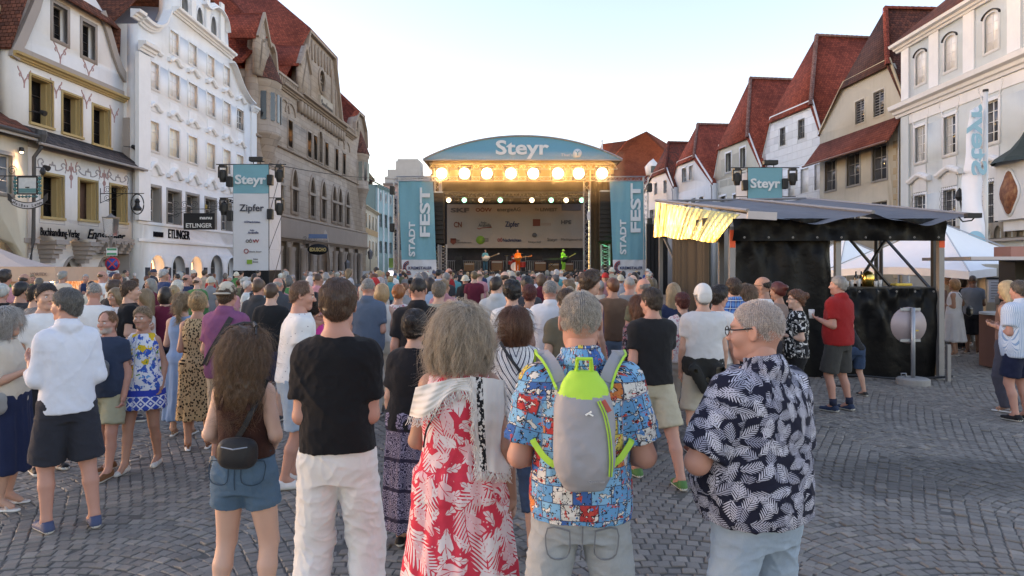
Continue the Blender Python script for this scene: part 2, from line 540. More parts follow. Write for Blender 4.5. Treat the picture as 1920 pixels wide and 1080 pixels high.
class Rig:
 """joints of a figure facing +y, feet on z = 0"""
 def __init__(s,H=1.75,fem=False,fat=0.0,feet=((-.10,.0),(.10,.02)),lean=(0,0),hip=(0,0),arms=('down','down'),thick=1.0,shw=1.0,yawsh=0):
  k = s.k = H / 1.75; s.H = H; s.fem = fem; s.fat = fat; s.lean = lean; s.hipo = hip; s.thick = thick; s.shw = shw
  A = np.array
  s.hip = {i:A((hip[0] + i * .086,hip[1],.90)) * k for i in (-1,1)}
  s.ank = {i:A((f[0],f[1] - .03,.085 if len(f) < 3 else .085 + f[2])) * k for i,f in zip((-1,1),feet)}
  s.kne = {}
  for i in (-1,1):
   d = np.linalg.norm(s.hip[i] - s.ank[i]); full = .83 * k
   b = math.sqrt(max((full / 2) ** 2 - (min(d,full) / 2) ** 2,0)) * .9 + .008
   s.kne[i] = s.ank[i] + (s.hip[i] - s.ank[i]) * .475 + A((i * .01,b,0))
  s.shx = (.146 if fem else .165) * shw
  cs = lambda z:(hip[0] + lean[0] * np.clip((z - .9) / .52,0,1.25),hip[1] + lean[1] * np.clip((z - .9) / .52,0,1.25))
  s.cs = cs
  s.sho = {}; s.elb = {}; s.wri = {}
  for i,a in zip((-1,1),arms):
   s.sho[i] = A((cs(1.42)[0] + i * (s.shx - .012),cs(1.42)[1] - .005,1.388)) * k
   e,w = ARMS[a] if isinstance(a,str) else a
   s.elb[i] = s.sho[i] + A((i * e[0],e[1],e[2])) * k * (.94 if fem else 1)
   s.wri[i] = s.sho[i] + A((i * w[0],w[1],w[2])) * k * (.94 if fem else 1)
  s.arms = arms
  s.neck = A((cs(1.5)[0],cs(1.5)[1] - .015,1.47)) * k
  s.head = A((cs(1.64)[0],cs(1.64)[1] + .012,1.635)) * k
  g = np.exp(-((TZ - 1.06) / .16) ** 2)
  s.tw = (TWF if fem else TWM) * 1.0 + fat * .75 * g + fat * .25
  s.tw[-3:] = (TWF if fem else TWM)[-3:] * (1 + (shw - 1) * A((1,.6,.2)))
  s.td = (TDF if fem else TDM) + fat * .9 * g + fat * .2
  s.tcy = fat * .6 * g
  s.cx = A([cs(z)[0] for z in TZ]); s.cy = A([cs(z)[1] for z in TZ]) + s.tcy
 def torso(s,S,z0,z1,ease=0.0,k=.03,flare=0.0,n=2.3,straight=0.0):
  """a tube of cloth or skin round the trunk between two heights (unscaled)"""
  zs = np.linspace(z0,z1,16)
  w = np.interp(zs,TZ,s.tw) + ease; d = np.interp(zs,TZ,s.td) + ease
  if straight:
   low = zs < 1.30
   w = np.where(low,np.maximum(w,np.interp(1.30,TZ,s.tw) + ease - straight * .01 + flare * (1.3 - zs)),w)
   d = np.where(low,np.maximum(d,np.interp(1.28,TZ,s.td) + ease + flare * (1.3 - zs)),d)
  elif flare:
   w = w + flare * np.clip(1.1 - zs,0,1); d = d + flare * np.clip(1.1 - zs,0,1)
  S.prof(zs * s.k,w * s.k,d * s.k,np.interp(zs,TZ,s.cx) * s.k,np.interp(zs,TZ,s.cy) * s.k,k * s.k,n)


def body_mesh(r,h,hd,hands=(True,True),headrot=(0,0,0),hh=None,ears=True,curl=.5,legs=True):
 k = r.k; f = r.thick; fem = r.fem
 allp = np.array(list(r.ank.values()) + list(r.kne.values()) + list(r.elb.values()) + list(r.wri.values()) + [r.head])
 S = SDF(allp.min(0) - .13 - r.fat,allp.max(0) + .15 + r.fat,h)
 r.torso(S,.80,1.485,-.008,.03)
 for i in (-1,1):
  if legs:
   t,c = (.088 + r.fat * .15,.050) if fem else (.086 + r.fat * .12,.052)
   S.cap(r.hip[i],r.kne[i],t * k * f,(c + .006) * k * f,.03 * k)
   m = r.kne[i] + (r.ank[i] - r.kne[i]) * .36 + np.array((0,-.014,0)) * k
   S.cap(r.kne[i],m,(c + .002) * k * f,.052 * k * f,.02 * k).cap(m,r.ank[i],.052 * k * f,.034 * k * f,.02 * k)
   S.cap(r.ank[i] + np.array((0,0,.01)),r.ank[i] + np.array((0,.10,-.05)) * k,.036 * k,.030 * k,.02 * k)
  a = (.044,.036,.034,.023) if fem else (.051,.042,.041,.028)
  a = [q * k * f + r.fat * .06 for q in a]
  S.ell(r.sho[i] + np.array((-i * .01,0,-.005)) * k,np.array((.062,.056,.06)) * k * (.88 if fem else 1),.05 * k)
  S.cap(r.sho[i],r.elb[i],a[0],a[1],.035 * k)
  m = r.elb[i] + (r.wri[i] - r.elb[i]) * .3
  S.cap(r.elb[i],m,a[1],a[2] * 1.04,.015 * k).cap(m,r.wri[i],a[2] * 1.04,a[3],.015 * k)
 S.cap(r.neck + np.array((0,-.005,-.02)) * k,r.head + np.array((0,-.02,-.08)) * k,(.052 if fem else .062) * k,(.050 if fem else .059) * k,.035 * k)
 for i in (-1,1):S.cap(r.neck + np.array((0,-.01,.02)) * k,r.sho[i] * .6 + r.neck * .4 + np.array((0,-.015,.0)) * k,.026 * k,.030 * k,.05 * k)
 parts = [S.mesh()]; extra = [np.zeros((len(parts[0][0]),3))]
 key = (round(hh or h,4),ears,fem)
 if key not in HEADS:HEADS[key] = head_mesh(hh or h,ears,fem=fem)
 V,F,lip,brow,beard = HEADS[key]
 Rh = rotm(*headrot); r.headM = Rh
 parts.append(((V @ Rh.T) * k * hd + r.head,F)); extra.append(np.stack([lip,brow,beard],1))
 for j,i in enumerate((-1,1)):
  if hands[j]:
   c = hands[j] if not isinstance(hands[j],bool) else curl
   hk = (round(min(h,.007),4),c,i)
   if hk not in HANDS:HANDS[hk] = hand_mesh(hk[0],c,-i)
   V,F = HANDS[hk]
   z = r.elb[i] - r.wri[i]; z = z / np.linalg.norm(z)
   up = np.array((-i,.25,0.)) if abs(z[2]) > .6 else np.array((-i * .3,-1,.3))
   y = up - z * (up @ z); y /= np.linalg.norm(y); x = np.cross(y,z)
   M = np.stack([x,y,z],1)
   parts.append(((V * (.90 if fem else 1.0) * k) @ M.T + r.wri[i],F)); extra.append(np.zeros((len(V),3)))
 V,F = tiein(parts)
 return V,F,np.concatenate(extra)


def fold(V,F,r,amp,kind='tee',seed=0):
 """drape: push a cloth mesh in and out along its normals"""
 if amp <= 0:return V
 N = vnormals(V,F); p = V / r.k + seed * 3.7
 warp = np.stack([vnoise(p * 5 + 11),vnoise(p * 5 + 31),vnoise(p * 5 + 57)],1) * .05
 q = p + warp
 rid = lambda a,p_=2:(1 - np.abs(a)) ** p_
 if kind == 'tee':      # drags from the shoulders, gathers low down, fine creases between
  x,y,z = q.T; low = np.clip((1.25 - z) / .35,.25,1)
  d = rid(vnoise(np.stack([x * 9 + z * 6,y * 8,z * 4],1))) + rid(vnoise(np.stack([x * 8 - z * 7 + 9,y * 8,z * 5],1))) - 1.0
  d = d * .9 + low * (rid(vnoise(np.stack([x * 5 + 3,y * 6,z * 17 + x * 5],1)),3) - .4) * .9 + .45 * (rid(vnoise(q * (26,26,17) + 5),2) - .5) + .25 * vnoise(q * 45)
 elif kind == 'leg':    # cross creases at knee and ankle
  x,y,z = q.T
  d = rid(vnoise(np.stack([x * 9,y * 9 + z * 5,z * 15],1))) + rid(vnoise(np.stack([x * 12 + z * 12,y * 8,z * 13],1)),3) - .9 + .6 * (rid(vnoise(q * (24,24,30) + 3),3) - .4) + .3 * (rid(vnoise(np.stack([x * 22 - z * 9,y * 20,z * 8],1))) - .5)
 else:                  # hanging skirt: vertical flutes growing towards the hem
  th = np.arctan2(V[:,0],-V[:,1]); z = V[:,2] / r.k
  g = np.clip((1.15 - z) / .6,0,1)
  d = g * (1.4 * np.sin(th * 9 + 2.5 * vnoise(p * 2.2)) + .8 * np.sin(th * 17 + 1.3)) + .6 * (rid(vnoise(q * (13,13,7))) - .5) + .3 * vnoise(q * 26)
 return V + N * (amp * d)[:,None]


def cloth_uv(V,r,R=.19):
 """cloth coordinates: round the trunk and up it; along and round each sleeve"""
 k = r.k; z = V[:,2]
 cx = np.interp(z / k,TZ,r.cx) * k; cy = np.interp(z / k,TZ,r.cy) * k
 u = np.arctan2(V[:,0] - cx,-(V[:,1] - cy)) * R; uv = np.stack([u,z,0 * z],1)
 for i in (-1,1):
  a,b = r.sho[i],r.elb[i]; ab = b - a; t = ((V - a) @ ab) / (ab @ ab)
  v = V - a - np.clip(t,0,1.6)[:,None] * ab; d = np.linalg.norm(v,axis=1)
  m = (t > .16) & (d < .105 * k) & (i * (V[:,0] - a[0]) > -.035 * k)
  y = np.array((0,-1.,0)); y -= ab * (y @ ab) / (ab @ ab); y /= np.linalg.norm(y); x = np.cross(ab / np.linalg.norm(ab),y)
  an = np.arctan2(v @ x,v @ y)
  uv[m,0] = i * 1.0 + an[m] * .075; uv[m,1] = a[2] - t[m] * np.linalg.norm(ab)
 return uv


def sdf_for(r,h,m=.14):
 allp = np.array(list(r.ank.values()) + list(r.kne.values()) + list(r.elb.values()) + list(r.wri.values()) + [r.head])
 return SDF(allp.min(0) - m - r.fat,allp.max(0) + m * .6 + r.fat,h)


def top_mesh(r,h,hem=.88,sleeve=.55,ease=.016,collar=False,straight=1.0,flare=0.0,neckz=1.482,amp=.006,tank=False,sl_ease=.016,seed=0,strap=False,cuff=None,high=None):
 S = sdf_for(r,h); k = r.k
 zt = high if high else neckz
 r.torso(S,hem,zt,ease,.03,flare,2.4,straight)
 for i in (-1,1):
  ra = (.046 if r.fem else .054) * k * r.thick + r.fat * .06
  if not tank:
   S.ell(r.sho[i] + np.array((-i * .012,0,-.004)) * k,np.array((.062,.058,.06)) * k * (.9 if r.fem else 1) + ease * .7,.05 * k)
   t = min(sleeve,1.0)
   e = r.sho[i] + (r.elb[i] - r.sho[i]) * t
   S.cap(r.sho[i],e,ra + sl_ease * k,ra - .008 * k * t + sl_ease * k * 1.25,.035 * k,cut=sleeve <= 1)
   if sleeve > 1:
    e2 = r.elb[i] + (r.wri[i] - r.elb[i]) * (sleeve - 1)
    S.cap(r.elb[i],e2,ra - .006 * k + sl_ease * k,ra - .012 * k + sl_ease * k * 1.1,.02 * k,cut=True)
    if sleeve < 1.9:S.cap(e2 + (r.elb[i] - e2) * .14,e2,ra + sl_ease * k * 1.1,ra + sl_ease * k * 1.1,.006 * k,cut=True)
  elif not strap:
   S.cap(r.sho[i] + np.array((-i * .05,0,.02)) * k,r.sho[i] + np.array((-i * .055,-.01,-.12)) * k,.045 * k,.06 * k,.05 * k)
 if collar:
  n = r.neck; S.cap(n + np.array((0,-.014,.005)) * k,n + np.array((0,-.004,.064)) * k,.082 * k * r.thick,.074 * k * r.thick,.012 * k,sc=(1,1.05,1),cut=True)
  S.cap(n + np.array((0,-.012,.012)) * k,n + np.array((0,-.006,.036)) * k,.094 * k * r.thick,.083 * k * r.thick,.006 * k,cut=True)
 V,F = S.mesh(); uv = cloth_uv(V,r)
 return fold(V,F,r,amp,'tee',seed),F,uv


def legs_mesh(r,h,zb,waist=1.0,ease=.014,amp=.005,wide=0.0,seed=0):
 """shorts or trousers down to zb"""
 S = sdf_for(r,h); k = r.k
 r.torso(S,.79,waist,ease * .55,.03)
 for i in (-1,1):
  t = ((.086 if r.fem else .087) + r.fat * .13) * r.thick
  kz = r.kne[i][2] / k
  def at_z(z):
   if z >= kz:return r.kne[i] + (r.hip[i] - r.kne[i]) * (z - kz) / max(r.hip[i][2] / k - kz,.05)
   return r.ank[i] + (r.kne[i] - r.ank[i]) * (z - .085) / max(kz - .085,.05)
  e = at_z(max(zb,kz))
  S.cap(r.hip[i],e,(t + ease) * k,(.058 * r.thick + ease * 1.3 + wide + (.03 * np.clip((max(zb,kz) - kz) / .4,0,1))) * k,.03 * k,cut=True)
  if zb < kz:S.cap(e,at_z(zb),(.060 * r.thick + ease * 1.2 + wide) * k,(.046 + ease * 1.1 + wide * 1.3) * k,.025 * k,cut=True)
 V,F = S.mesh(); uv = cloth_uv(V,r,.2)
 return fold(V,F,r,amp,'leg',seed),F,uv


def skirt_mesh(r,h,zb,zt=1.06,flare=.10,ease=.012,amp=.007,seed=0,top=False,strap=True,narrow=0.0):
 """skirt, or with top a sleeveless dress"""
 S = sdf_for(r,h,.22); k = r.k
 zs = np.linspace(zb,1.0,12); g = (1.0 - zs) / max(1.0 - zb,.1)
 hipw = np.interp(.92,TZ,r.tw) + ease; hipd = np.interp(.92,TZ,r.td) + ease
 fy = np.mean([r.ank[1][1],r.ank[-1][1]]) / k * .5; fx = np.mean([r.ank[1][0],r.ank[-1][0]]) / k * .5
 w = hipw + flare * g ** 1.2 - narrow * g; d = hipd + flare * .8 * g ** 1.2 - narrow * .5 * g
 S.prof(zs * k,w * k,d * k,(r.hipo[0] + (fx - r.hipo[0]) * g) * k,(r.hipo[1] + (fy - r.hipo[1]) * g) * k + .01,.03 * k,2.2)
 r.torso(S,.9,zt if not top else 1.465,ease,.03)
 if top:
  for i in (-1,1):
   S.cap(r.sho[i] + np.array((-i * .045,0,.02)) * k,r.sho[i] + np.array((-i * .05,-.01,-.14)) * k,.042 * k,.06 * k,.05 * k)
 V,F = S.mesh(); uv = cloth_uv(V,r,.2)
 return fold(V,F,r,amp,'skirt',seed),F,uv


SHOES = {}
def shoe_mesh(h,kind='sneaker'):
 S = SDF((-.06,-.09,0),(.06,.2,.14),h)
 if kind == 'sandal':
  S.cap((0,-.05,.012),(0,.16,.012),.034,.04,sc=(1,1,2.4)); S.cap((-.03,.09,.03),(.03,.09,.03),.012,k=.01)
  S.cap((-.03,.08,.05),(.03,.08,.05),.011,k=.012).cap((0,-.045,.02),(0,-.055,.07),.012,k=.01)
 else:
  S.cap((0,-.045,.033),(0,.15,.026),.038,.040,sc=(1,1,1.2)).cap((0,-.04,.055),(0,.08,.050),.034,.028,.02)
  S.cap((0,-.02,.06),(0,-.025,.088),.038,.038,.015,cut=True) if kind != 'flat' else None
 S.keep(lambda x,y,z:.002 - z + 0 * x + 0 * y)
 V,F = S.mesh()
 return V,F


def skinmat():
 if 'skin' in MATS:return MATS['skin']
 m,t = newmat('skin')
 a = t.xyz(t.attr('face')); oc = t.n('ObjectInfo').outputs['Color']
 c = t.mix(t.noise(t.obj(),9,4),t.mix(1.0,oc,(.86,.80,.80),'MULTIPLY'),t.mix(1.0,oc,(1.06,1.0,.98),'MULTIPLY'))
 c = t.mix(t.m('MULTIPLY',a[0],.75),c,(.36,.12,.11))
 br = t.attr('browcol','Color')
 c = t.mix(t.m('MULTIPLY',a[1],.8),c,(.07,.045,.03))
 c = t.mix(t.m('MULTIPLY',a[2],.9),c,(.42,.36,.32))
 t.set(col=c,rough=.55,sss=.06,spec=.35)
 t.bsdf.inputs['Subsurface Radius'].default_value = (.01,.004,.002)
 t.bump(t.noise(t.obj(),160,3),.12,.002)
 MATS['skin'] = m
 return m


def hairmat():
 """hair of the object's own colour, lighter and darker strand by strand"""
 if 'hair' in MATS:return MATS['hair']
 m,t = newmat('hair')
 oc = t.n('ObjectInfo').outputs['Color']
 v = t.obj()
 f = t.noise(t.vm('MULTIPLY',v,(60,60,9)),1.0,4,.7)
 f2 = t.noise(v,14,3)
 g = t.m('ADD',t.m('MULTIPLY',f,1.1),t.m('MULTIPLY',f2,.6))
 c = t.mix(1.0,oc,t.vec(g,g,g),'MULTIPLY')
 t.set(col=c,rough=.45,spec=.45)
 t.bump(f,.9,.006)
 MATS['hair'] = m
 return m


def strandmat():
 if 'strand' in MATS:return MATS['strand']
 m,t = newmat('strand')
 oc = t.n('ObjectInfo').outputs['Color']
 hi = t.n('HairInfo')
 f = t.m('ADD',t.m('MULTIPLY_ADD',hi.outputs['Random'],.75,.15),t.m('MULTIPLY',t.noise(t.obj(),34,3,.6),.95))
 t.set(col=t.mix(1.0,oc,t.vec(f,f,f),'MULTIPLY'),rough=.33,spec=.6)
 MATS['strand'] = m
 return m


def creases(t,weave=700):
 """sharp small folds and the weave"""
 o = t.n('TexNoise',noise_type='RIDGED_MULTIFRACTAL'); v = t.obj(); t.put(o.inputs['Vector'],t.vm('ADD',t.vm('MULTIPLY',v,(1,1,.75)),t.vm('SCALE',t.noise(v,5,2,.5,1),.12)))
 o.inputs['Scale'].default_value = 7; o.inputs['Detail'].default_value = 3; o.inputs['Roughness'].default_value = .45
 t.bump(t.m('ADD',t.m('MULTIPLY',o.outputs[0],.55),t.m('ADD',t.m('MULTIPLY',t.noise(v,34,3),.35),t.m('MULTIPLY',t.noise(v,weave,1),.12))),.55,.012)


def clothmat(name='cloth',weave=900,rough=.9):
 """plain cloth of the object's own colour"""
 if name in MATS:return MATS[name]
 m,t = newmat(name)
 oc = t.n('ObjectInfo').outputs['Color']
 f = t.m('MULTIPLY_ADD',t.noise(t.obj(),7,4),.3,.85)
 t.set(col=t.mix(1.0,oc,t.vec(f,f,f),'MULTIPLY'),rough=rough,spec=.2,sheen=.05)
 creases(t,weave)
 MATS[name] = m
 return m


def solid(o,c):o.color = (*c[:3],1); return o
# ------------------------------------------------------------------ a clothed figure
SKIN = {'fair':(.50,.31,.235),'tan':(.40,.23,.165),'ruddy':(.47,.255,.195),'pale':(.56,.37,.29)}
HAIRC = {'grey':(.30,.285,.27),'white':(.50,.48,.45),'brown':(.075,.042,.025),'dark':(.028,.019,.015),'black':(.014,.012,.012),'blond':(.34,.235,.12),'light':(.21,.14,.075),
   'auburn':(.13,.045,.02),'ash':(.19,.155,.12),'darkgrey':(.12,.115,.11),'red':(.10,.018,.012)}


def shoe(r,i,root,kind,col,sole,h,yaw=0.0):
 k = r.k; key = (kind,round(max(h * .7,.006),4))
 if key not in SHOES:SHOES[key] = shoe_mesh(key[1],kind)
 V,F = SHOES[key]
 M = rotm(yaw - i * .12); a = r.ank[i] - np.array((0,0,.085)) * k
 V2 = (V * k * (.9 if r.fem else 1)) @ M.T + a
 me = fastmesh('shoe',V2,F,[clothmat('shoe_cloth',300,.6),MATS['shoe_sole']],mi=(V[F[:,0],2] < .026).astype(int))
 o = link('shoe',me,root); solid(o,col)
 return o


def eyes(r,root):
 mb = MB()
 M = r.headM * r.k
 for x in (-.031,.031):
  c = M @ np.array((x,.0815,-.003)) + r.head
  mb.lathe([(.0112 * math.sin(a),.0112 * math.cos(a)) for a in np.linspace(0.01,3.13,8)],c,10)
  c2 = M @ np.array((x,.0885,-.003)) + r.head
  mb.lathe([(.0052 * math.sin(a),.0052 * math.cos(a)) for a in np.linspace(0.01,3.13,6)],c2,8,1)
 return mb.build('eyes',[mat('eye_white',(.55,.52,.5),.2,0),mat('iris',(.03,.022,.016),.15,0)],root,True)


def person(px,Y,yaw,label,H=1.75,fem=False,fat=0.0,feet=((-.10,0),(.10,.02)),lean=(0,0),hip=(0,0),arms=('down','down'),head=(0,0,0),thick=1.0,shw=1.0,hd=1.0,
   skin='fair',hair=('short','brown'),top=None,bottom=None,shoes=('sneaker',(.05,.05,.06)),h=None,hands=(True,True),face=False,group=None,beard=False,st=None,z=0.0,X=None,legs=True,curl=.5,cat='person',detail=1):
 """builds the figure and returns (root, rig); px is its column in the photograph at distance Y"""
 h = h or min(max(Y * .0021,.0075),.024)
 X = Rr(px) * Y if X is None else X
 root = thing('person',label,cat,(X,Y,z),yaw,group)
 r = Rig(H,fem,fat,feet,lean,hip,arms,thick,shw)
 r.root = root; r.h = h
 if r.h > .013:hands = tuple(q and .6 for q in hands)
 V,F,ex = body_mesh(r,h,hd,hands,head,min(max(Y * .0011,.0055),.011),curl=curl,legs=legs)
 if not beard:ex[:,2] = 0
 b = link('body',fastmesh('body',V,F,skinmat(),attrs={'face':('FLOAT_VECTOR',ex)}),root)
 solid(b,SKIN[skin] if isinstance(skin,str) else skin); r.body = b
 if face:eyes(r,root)
 if hair:
  style,hc = hair[0],hair[1]
  hc = HAIRC[hc] if isinstance(hc,str) else hc
  hk = (style,round(min(max(Y * .0016,.007),.016),4))
  if hk not in HAIRS:HAIRS[hk] = hair_sdf(*hk)
  hv,hf = HAIRS[hk]
  jit = vnoise(hv * 38 + px * .37) * (.010 if style in ('mane','shag','tousled','curlybob') else .004)
  hv2 = hv + vnormals(hv,hf) * jit[:,None]
  W = (hv2 @ r.headM.T) * r.k * hd + r.head
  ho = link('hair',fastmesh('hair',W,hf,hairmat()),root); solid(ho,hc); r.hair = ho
  if st is not None or Y < 9:solid(ho,[c * .62 for c in hc])  # hair under the strands darkened: shade between locks put into its colour
  if st is None and Y < 9:st = {}
  if st is not None:
   long_ = style in ('long','mane','shag','bob','curlybob','pony')
   p = dict(count=int(min(7000,26000 / Y)) if long_ else int(min(5000,14000 / Y)),length=.13 if long_ else {'bald':.012,'crop':.012}.get(style,.03),rad=.00028 * max(Y,2.6) * .75,
      wave=.009 if style in ('mane','shag') else (.004 if long_ else .0015),lift=.012 if style in ('mane','shag') else (.006 if long_ else .004),fly=.22,up=False)
   p.update(st)
   so = strands('hair_strands',W,hf,strandmat(),ho,seed=int(px) + 3,crown=tuple(r.headM @ np.array((0,-.03,.13)) * r.k + r.head),**p)
   so.color = (*[c * 1.15 for c in hc],1)
 for spec,nm in ((bottom,'trousers'),(top,'shirt')):
  if not spec:continue
  sp = dict(spec); m = sp.pop('m',None) or clothmat(); col = sp.pop('col',(.5,.5,.5)); name = sp.pop('name',nm); kind = sp.pop('kind',nm)
  sp.setdefault('seed',px * .13)
  fn = {'trousers':legs_mesh,'shirt':top_mesh,'skirt':skirt_mesh}[kind]
  hh = h * (1.0 if sp.get('amp',1) else 1)
  V,F,uv = fn(r,hh,**sp)
  o = link(name,fastmesh(name,V,F,m,attrs={'cuv':('FLOAT_VECTOR',uv)}),root); solid(o,col)
  if kind == 'shirt' or spec.get('top'):r.top = o; r.topV = V
  else:r.bot = o
 if shoes and legs:
  for i in (-1,1):shoe(r,i,root,shoes[0],shoes[1],shoes[2] if len(shoes) > 2 else None,h)
 return root,r
mat('shoe_sole',(.62,.62,.6),.6,.1)
# ------------------------------------------------------------------ materials of the place
def glassmat(name,tint,rough=.06):
 """window glass: dark room behind, sky in front"""
 if name in MATS:return MATS[name]
 m,t = newmat(name)
 n = t.noise(t.obj(),1.1,2)
 t.set(col=t.mix(n,tuple(c * .75 for c in tint),tuple(min(1,c * 1.25) for c in tint)),rough=rough,spec=.75)
 t.bump(t.noise(t.obj(),2.2,1),.10,.02)
 MATS[name] = m
 return m


def plaster(name,col,dirt=.35,block=None,bump=.25):
 """rendered wall with rain streaks and patchy tone; block = (length, height) scores ashlar joints into it"""
 if name in MATS:return MATS[name]
 m,t = newmat(name)
 v = t.obj()
 f = t.m('MULTIPLY_ADD',t.noise(v,.9,6,.65),.26,.87)
 c = t.mix(1.0,col,t.vec(f,f,f),'MULTIPLY')
 w = t.step(.50,.78,t.noise(t.vm('MULTIPLY',v,(1.6,1.6,.16)),1.4,6,.7))
 c = t.mix(t.m('MULTIPLY',w,dirt),c,tuple(x * .6 for x in col))
 h = t.noise(v,28,4)
 if block:
  x,y,z = t.xyz(v)
  r = t.m('FLOOR',t.m('DIVIDE',z,block[1])); fz = t.m('FRACT',t.m('DIVIDE',z,block[1]))
  fx = t.m('FRACT',t.m('ADD',t.m('DIVIDE',x,block[0]),t.m('MULTIPLY',r,.5)))
  e = t.m('MINIMUM',t.m('MULTIPLY',t.m('MINIMUM',fz,t.m('SUBTRACT',1,fz)),block[1]),t.m('MULTIPLY',t.m('MINIMUM',fx,t.m('SUBTRACT',1,fx)),block[0]))
  j = t.step(.006,.03,e)
  idx = t.n('TexWhiteNoise'); t.put(idx.inputs[0],t.vec(t.m('FLOOR',t.m('ADD',t.m('DIVIDE',x,block[0]),t.m('MULTIPLY',r,.5))),r,0))
  g = t.m('MULTIPLY_ADD',idx.outputs[0],.22,.88); c = t.mix(1.0,c,t.vec(g,g,g),'MULTIPLY')
  c = t.mix(t.m('SUBTRACT',1,j),c,tuple(x * .72 for x in col)); h = t.m('MULTIPLY_ADD',j,3,h)
 t.set(col=c,rough=.9,spec=.2); t.bump(h,bump,.02)
 MATS[name] = m
 return m


def tilemat(name,col,col2,w=.24,dz=.18):
 """plain roof tiles laid in courses: each with its own tone, lower edge proud"""
 if name in MATS:return MATS[name]
 m,t = newmat(name)
 g = t.n('NewGeometry'); P,N = g.outputs['Position'],g.outputs['True Normal']
 T = t.vm('NORMALIZE',t.vm('CROSS_PRODUCT',N,(0.001,0,1)))
 u = t.m('DIVIDE',t.vm('DOT_PRODUCT',P,T,1),w); z = t.m('DIVIDE',t.xyz(P)[2],dz)
 r = t.m('FLOOR',z); u = t.m('ADD',u,t.m('MULTIPLY',r,.5)); fu,fz = t.m('FRACT',u),t.m('FRACT',z)
 wn_ = t.n('TexWhiteNoise'); t.put(wn_.inputs[0],t.vec(t.m('FLOOR',u),r,0))
 c = t.mix(wn_.outputs[0],col,col2)
 c = t.mix(t.m('MULTIPLY',t.step(.45,.7,t.noise(P,.35,5,.7)),.55),c,tuple(x * .5 for x in col2))
 gap = t.m('MULTIPLY',t.step(0,.10,t.m('MINIMUM',fu,t.m('SUBTRACT',1,fu))),t.step(0.0,.16,fz))
 c = t.mix(t.m('MULTIPLY',t.step(.55,.8,t.noise(P,1.6,5,.7)),.45),c,tuple(x * 1.25 for x in col)); c = t.mix(t.m('SUBTRACT',1,gap),c,tuple(x * .22 for x in col))
 t.set(col=c,rough=.85,spec=.12)
 t.bump(t.m('ADD',t.m('MULTIPLY',t.m('SUBTRACT',1,fz),gap),t.m('MULTIPLY',wn_.outputs[0],.3)),.9,.05)
 MATS[name] = m
 return m


SETTW,SETTS,SETTR = 1.9,.094,1.36
def settmat():
 """the far paving: the same arcs of setts as the near stones, drawn from the same formula"""
 m,t = newmat('sett_paving')
 x,y,z = t.xyz(t.obj())
 q = t.m('DIVIDE',x,SETTW); ci = t.m('FLOOR',q); u = t.m('MULTIPLY',t.m('SUBTRACT',t.m('SUBTRACT',q,ci),.5),SETTW)
 yy = t.m('SUBTRACT',y,t.m('SQRT',t.m('SUBTRACT',SETTR ** 2,t.m('MULTIPLY',u,u))))
 row = t.m('DIVIDE',yy,SETTS); ri = t.m('FLOOR',row); fr = t.m('FRACT',row)
 a = t.m('ADD',t.m('DIVIDE',t.m('MULTIPLY',t.m('ARCSINE',t.m('DIVIDE',u,SETTR)),SETTR),SETTS),t.m('MULTIPLY',ri,.5))
 fa = t.m('FRACT',a)
 w = t.n('TexWhiteNoise'); t.put(w.inputs[0],t.vec(t.m('FLOOR',a),ri,ci))
 e = t.m('MINIMUM',t.m('MINIMUM',fr,t.m('SUBTRACT',1,fr)),t.m('MINIMUM',fa,t.m('SUBTRACT',1,fa)))
 j = t.step(.02,.16,e)
 c = t.mix(w.outputs[0],(.165,.15,.136),(.24,.217,.195))
 big = t.m('MULTIPLY_ADD',t.noise(t.obj(),.35,4),.5,.75)
 c = t.mix(1.0,c,t.vec(big,big,big),'MULTIPLY')
 c = t.mix(j,(.035,.034,.033),c)
 near = t.m('LESS_THAN',y,17.0)
 c = t.mix(near,c,t.mix(t.noise(t.obj(),40,4),(.065,.06,.054),(.13,.118,.105)))
 t.set(col=c,rough=.7,spec=.3)
 t.bump(t.m('MULTIPLY',j,t.m('SUBTRACT',1,near)),.7,.03)
 return m


# ------------------------------------------------------------------ ground
gb = MB()
gb.add([(-300,-30,-.008),(300,-30,-.008),(300,17,-.008),(-300,17,-.008),(-300,17,-.004),(300,17,-.004),(300,500,-.004),(-300,500,-.004)],[(0,1,2,3),(3,2,5,4),(4,5,6,7)])
ground = gb.build('ground',settmat(),None,kind='structure')


def stonemat():
 m,t = newmat('granite_sett')
 tone = t.attr('tone','Fac'); oi = t.n('ObjectInfo').outputs['Random']
 f = t.m('ADD',tone,t.m('MULTIPLY',oi,.0))
 c = t.ramp(f,[(0,(.155,.138,.122)),(.5,(.205,.183,.162)),(.8,(.245,.218,.19)),(1,(.30,.262,.225))])
 n = t.noise(t.obj(),55,5,.7)
 c = t.mix(1.0,c,t.vec(*[t.m('MULTIPLY_ADD',n,.7,.65)] * 3),'MULTIPLY')
 c = t.mix(t.m('MULTIPLY',t.step(.55,.8,t.noise(t.obj(),.8,4)),.35),c,(.07,.068,.066))
 gp = t.n('NewGeometry').outputs['Position']; dv = t.vm('MULTIPLY',t.vm('SUBTRACT',gp,(3.95,6.35,0)),(.55,1.25,0)); dark_patch = t.m('ADD',t.vm('LENGTH',dv,out=1),t.m('MULTIPLY',t.noise(gp,1.6,4),.9))
 dark_patch = t.m('SUBTRACT',1,t.step(.95,1.5,dark_patch)); c = t.mix(t.m('MULTIPLY',dark_patch,.55),c,(.035,.034,.033))  # darkens one uneven oval patch of stones
 t.set(col=c,rough=t.m('MULTIPLY_ADD',n,.3,.52),spec=.3)
 t.bump(t.noise(t.obj(),70,4),.5,.006)
 return m


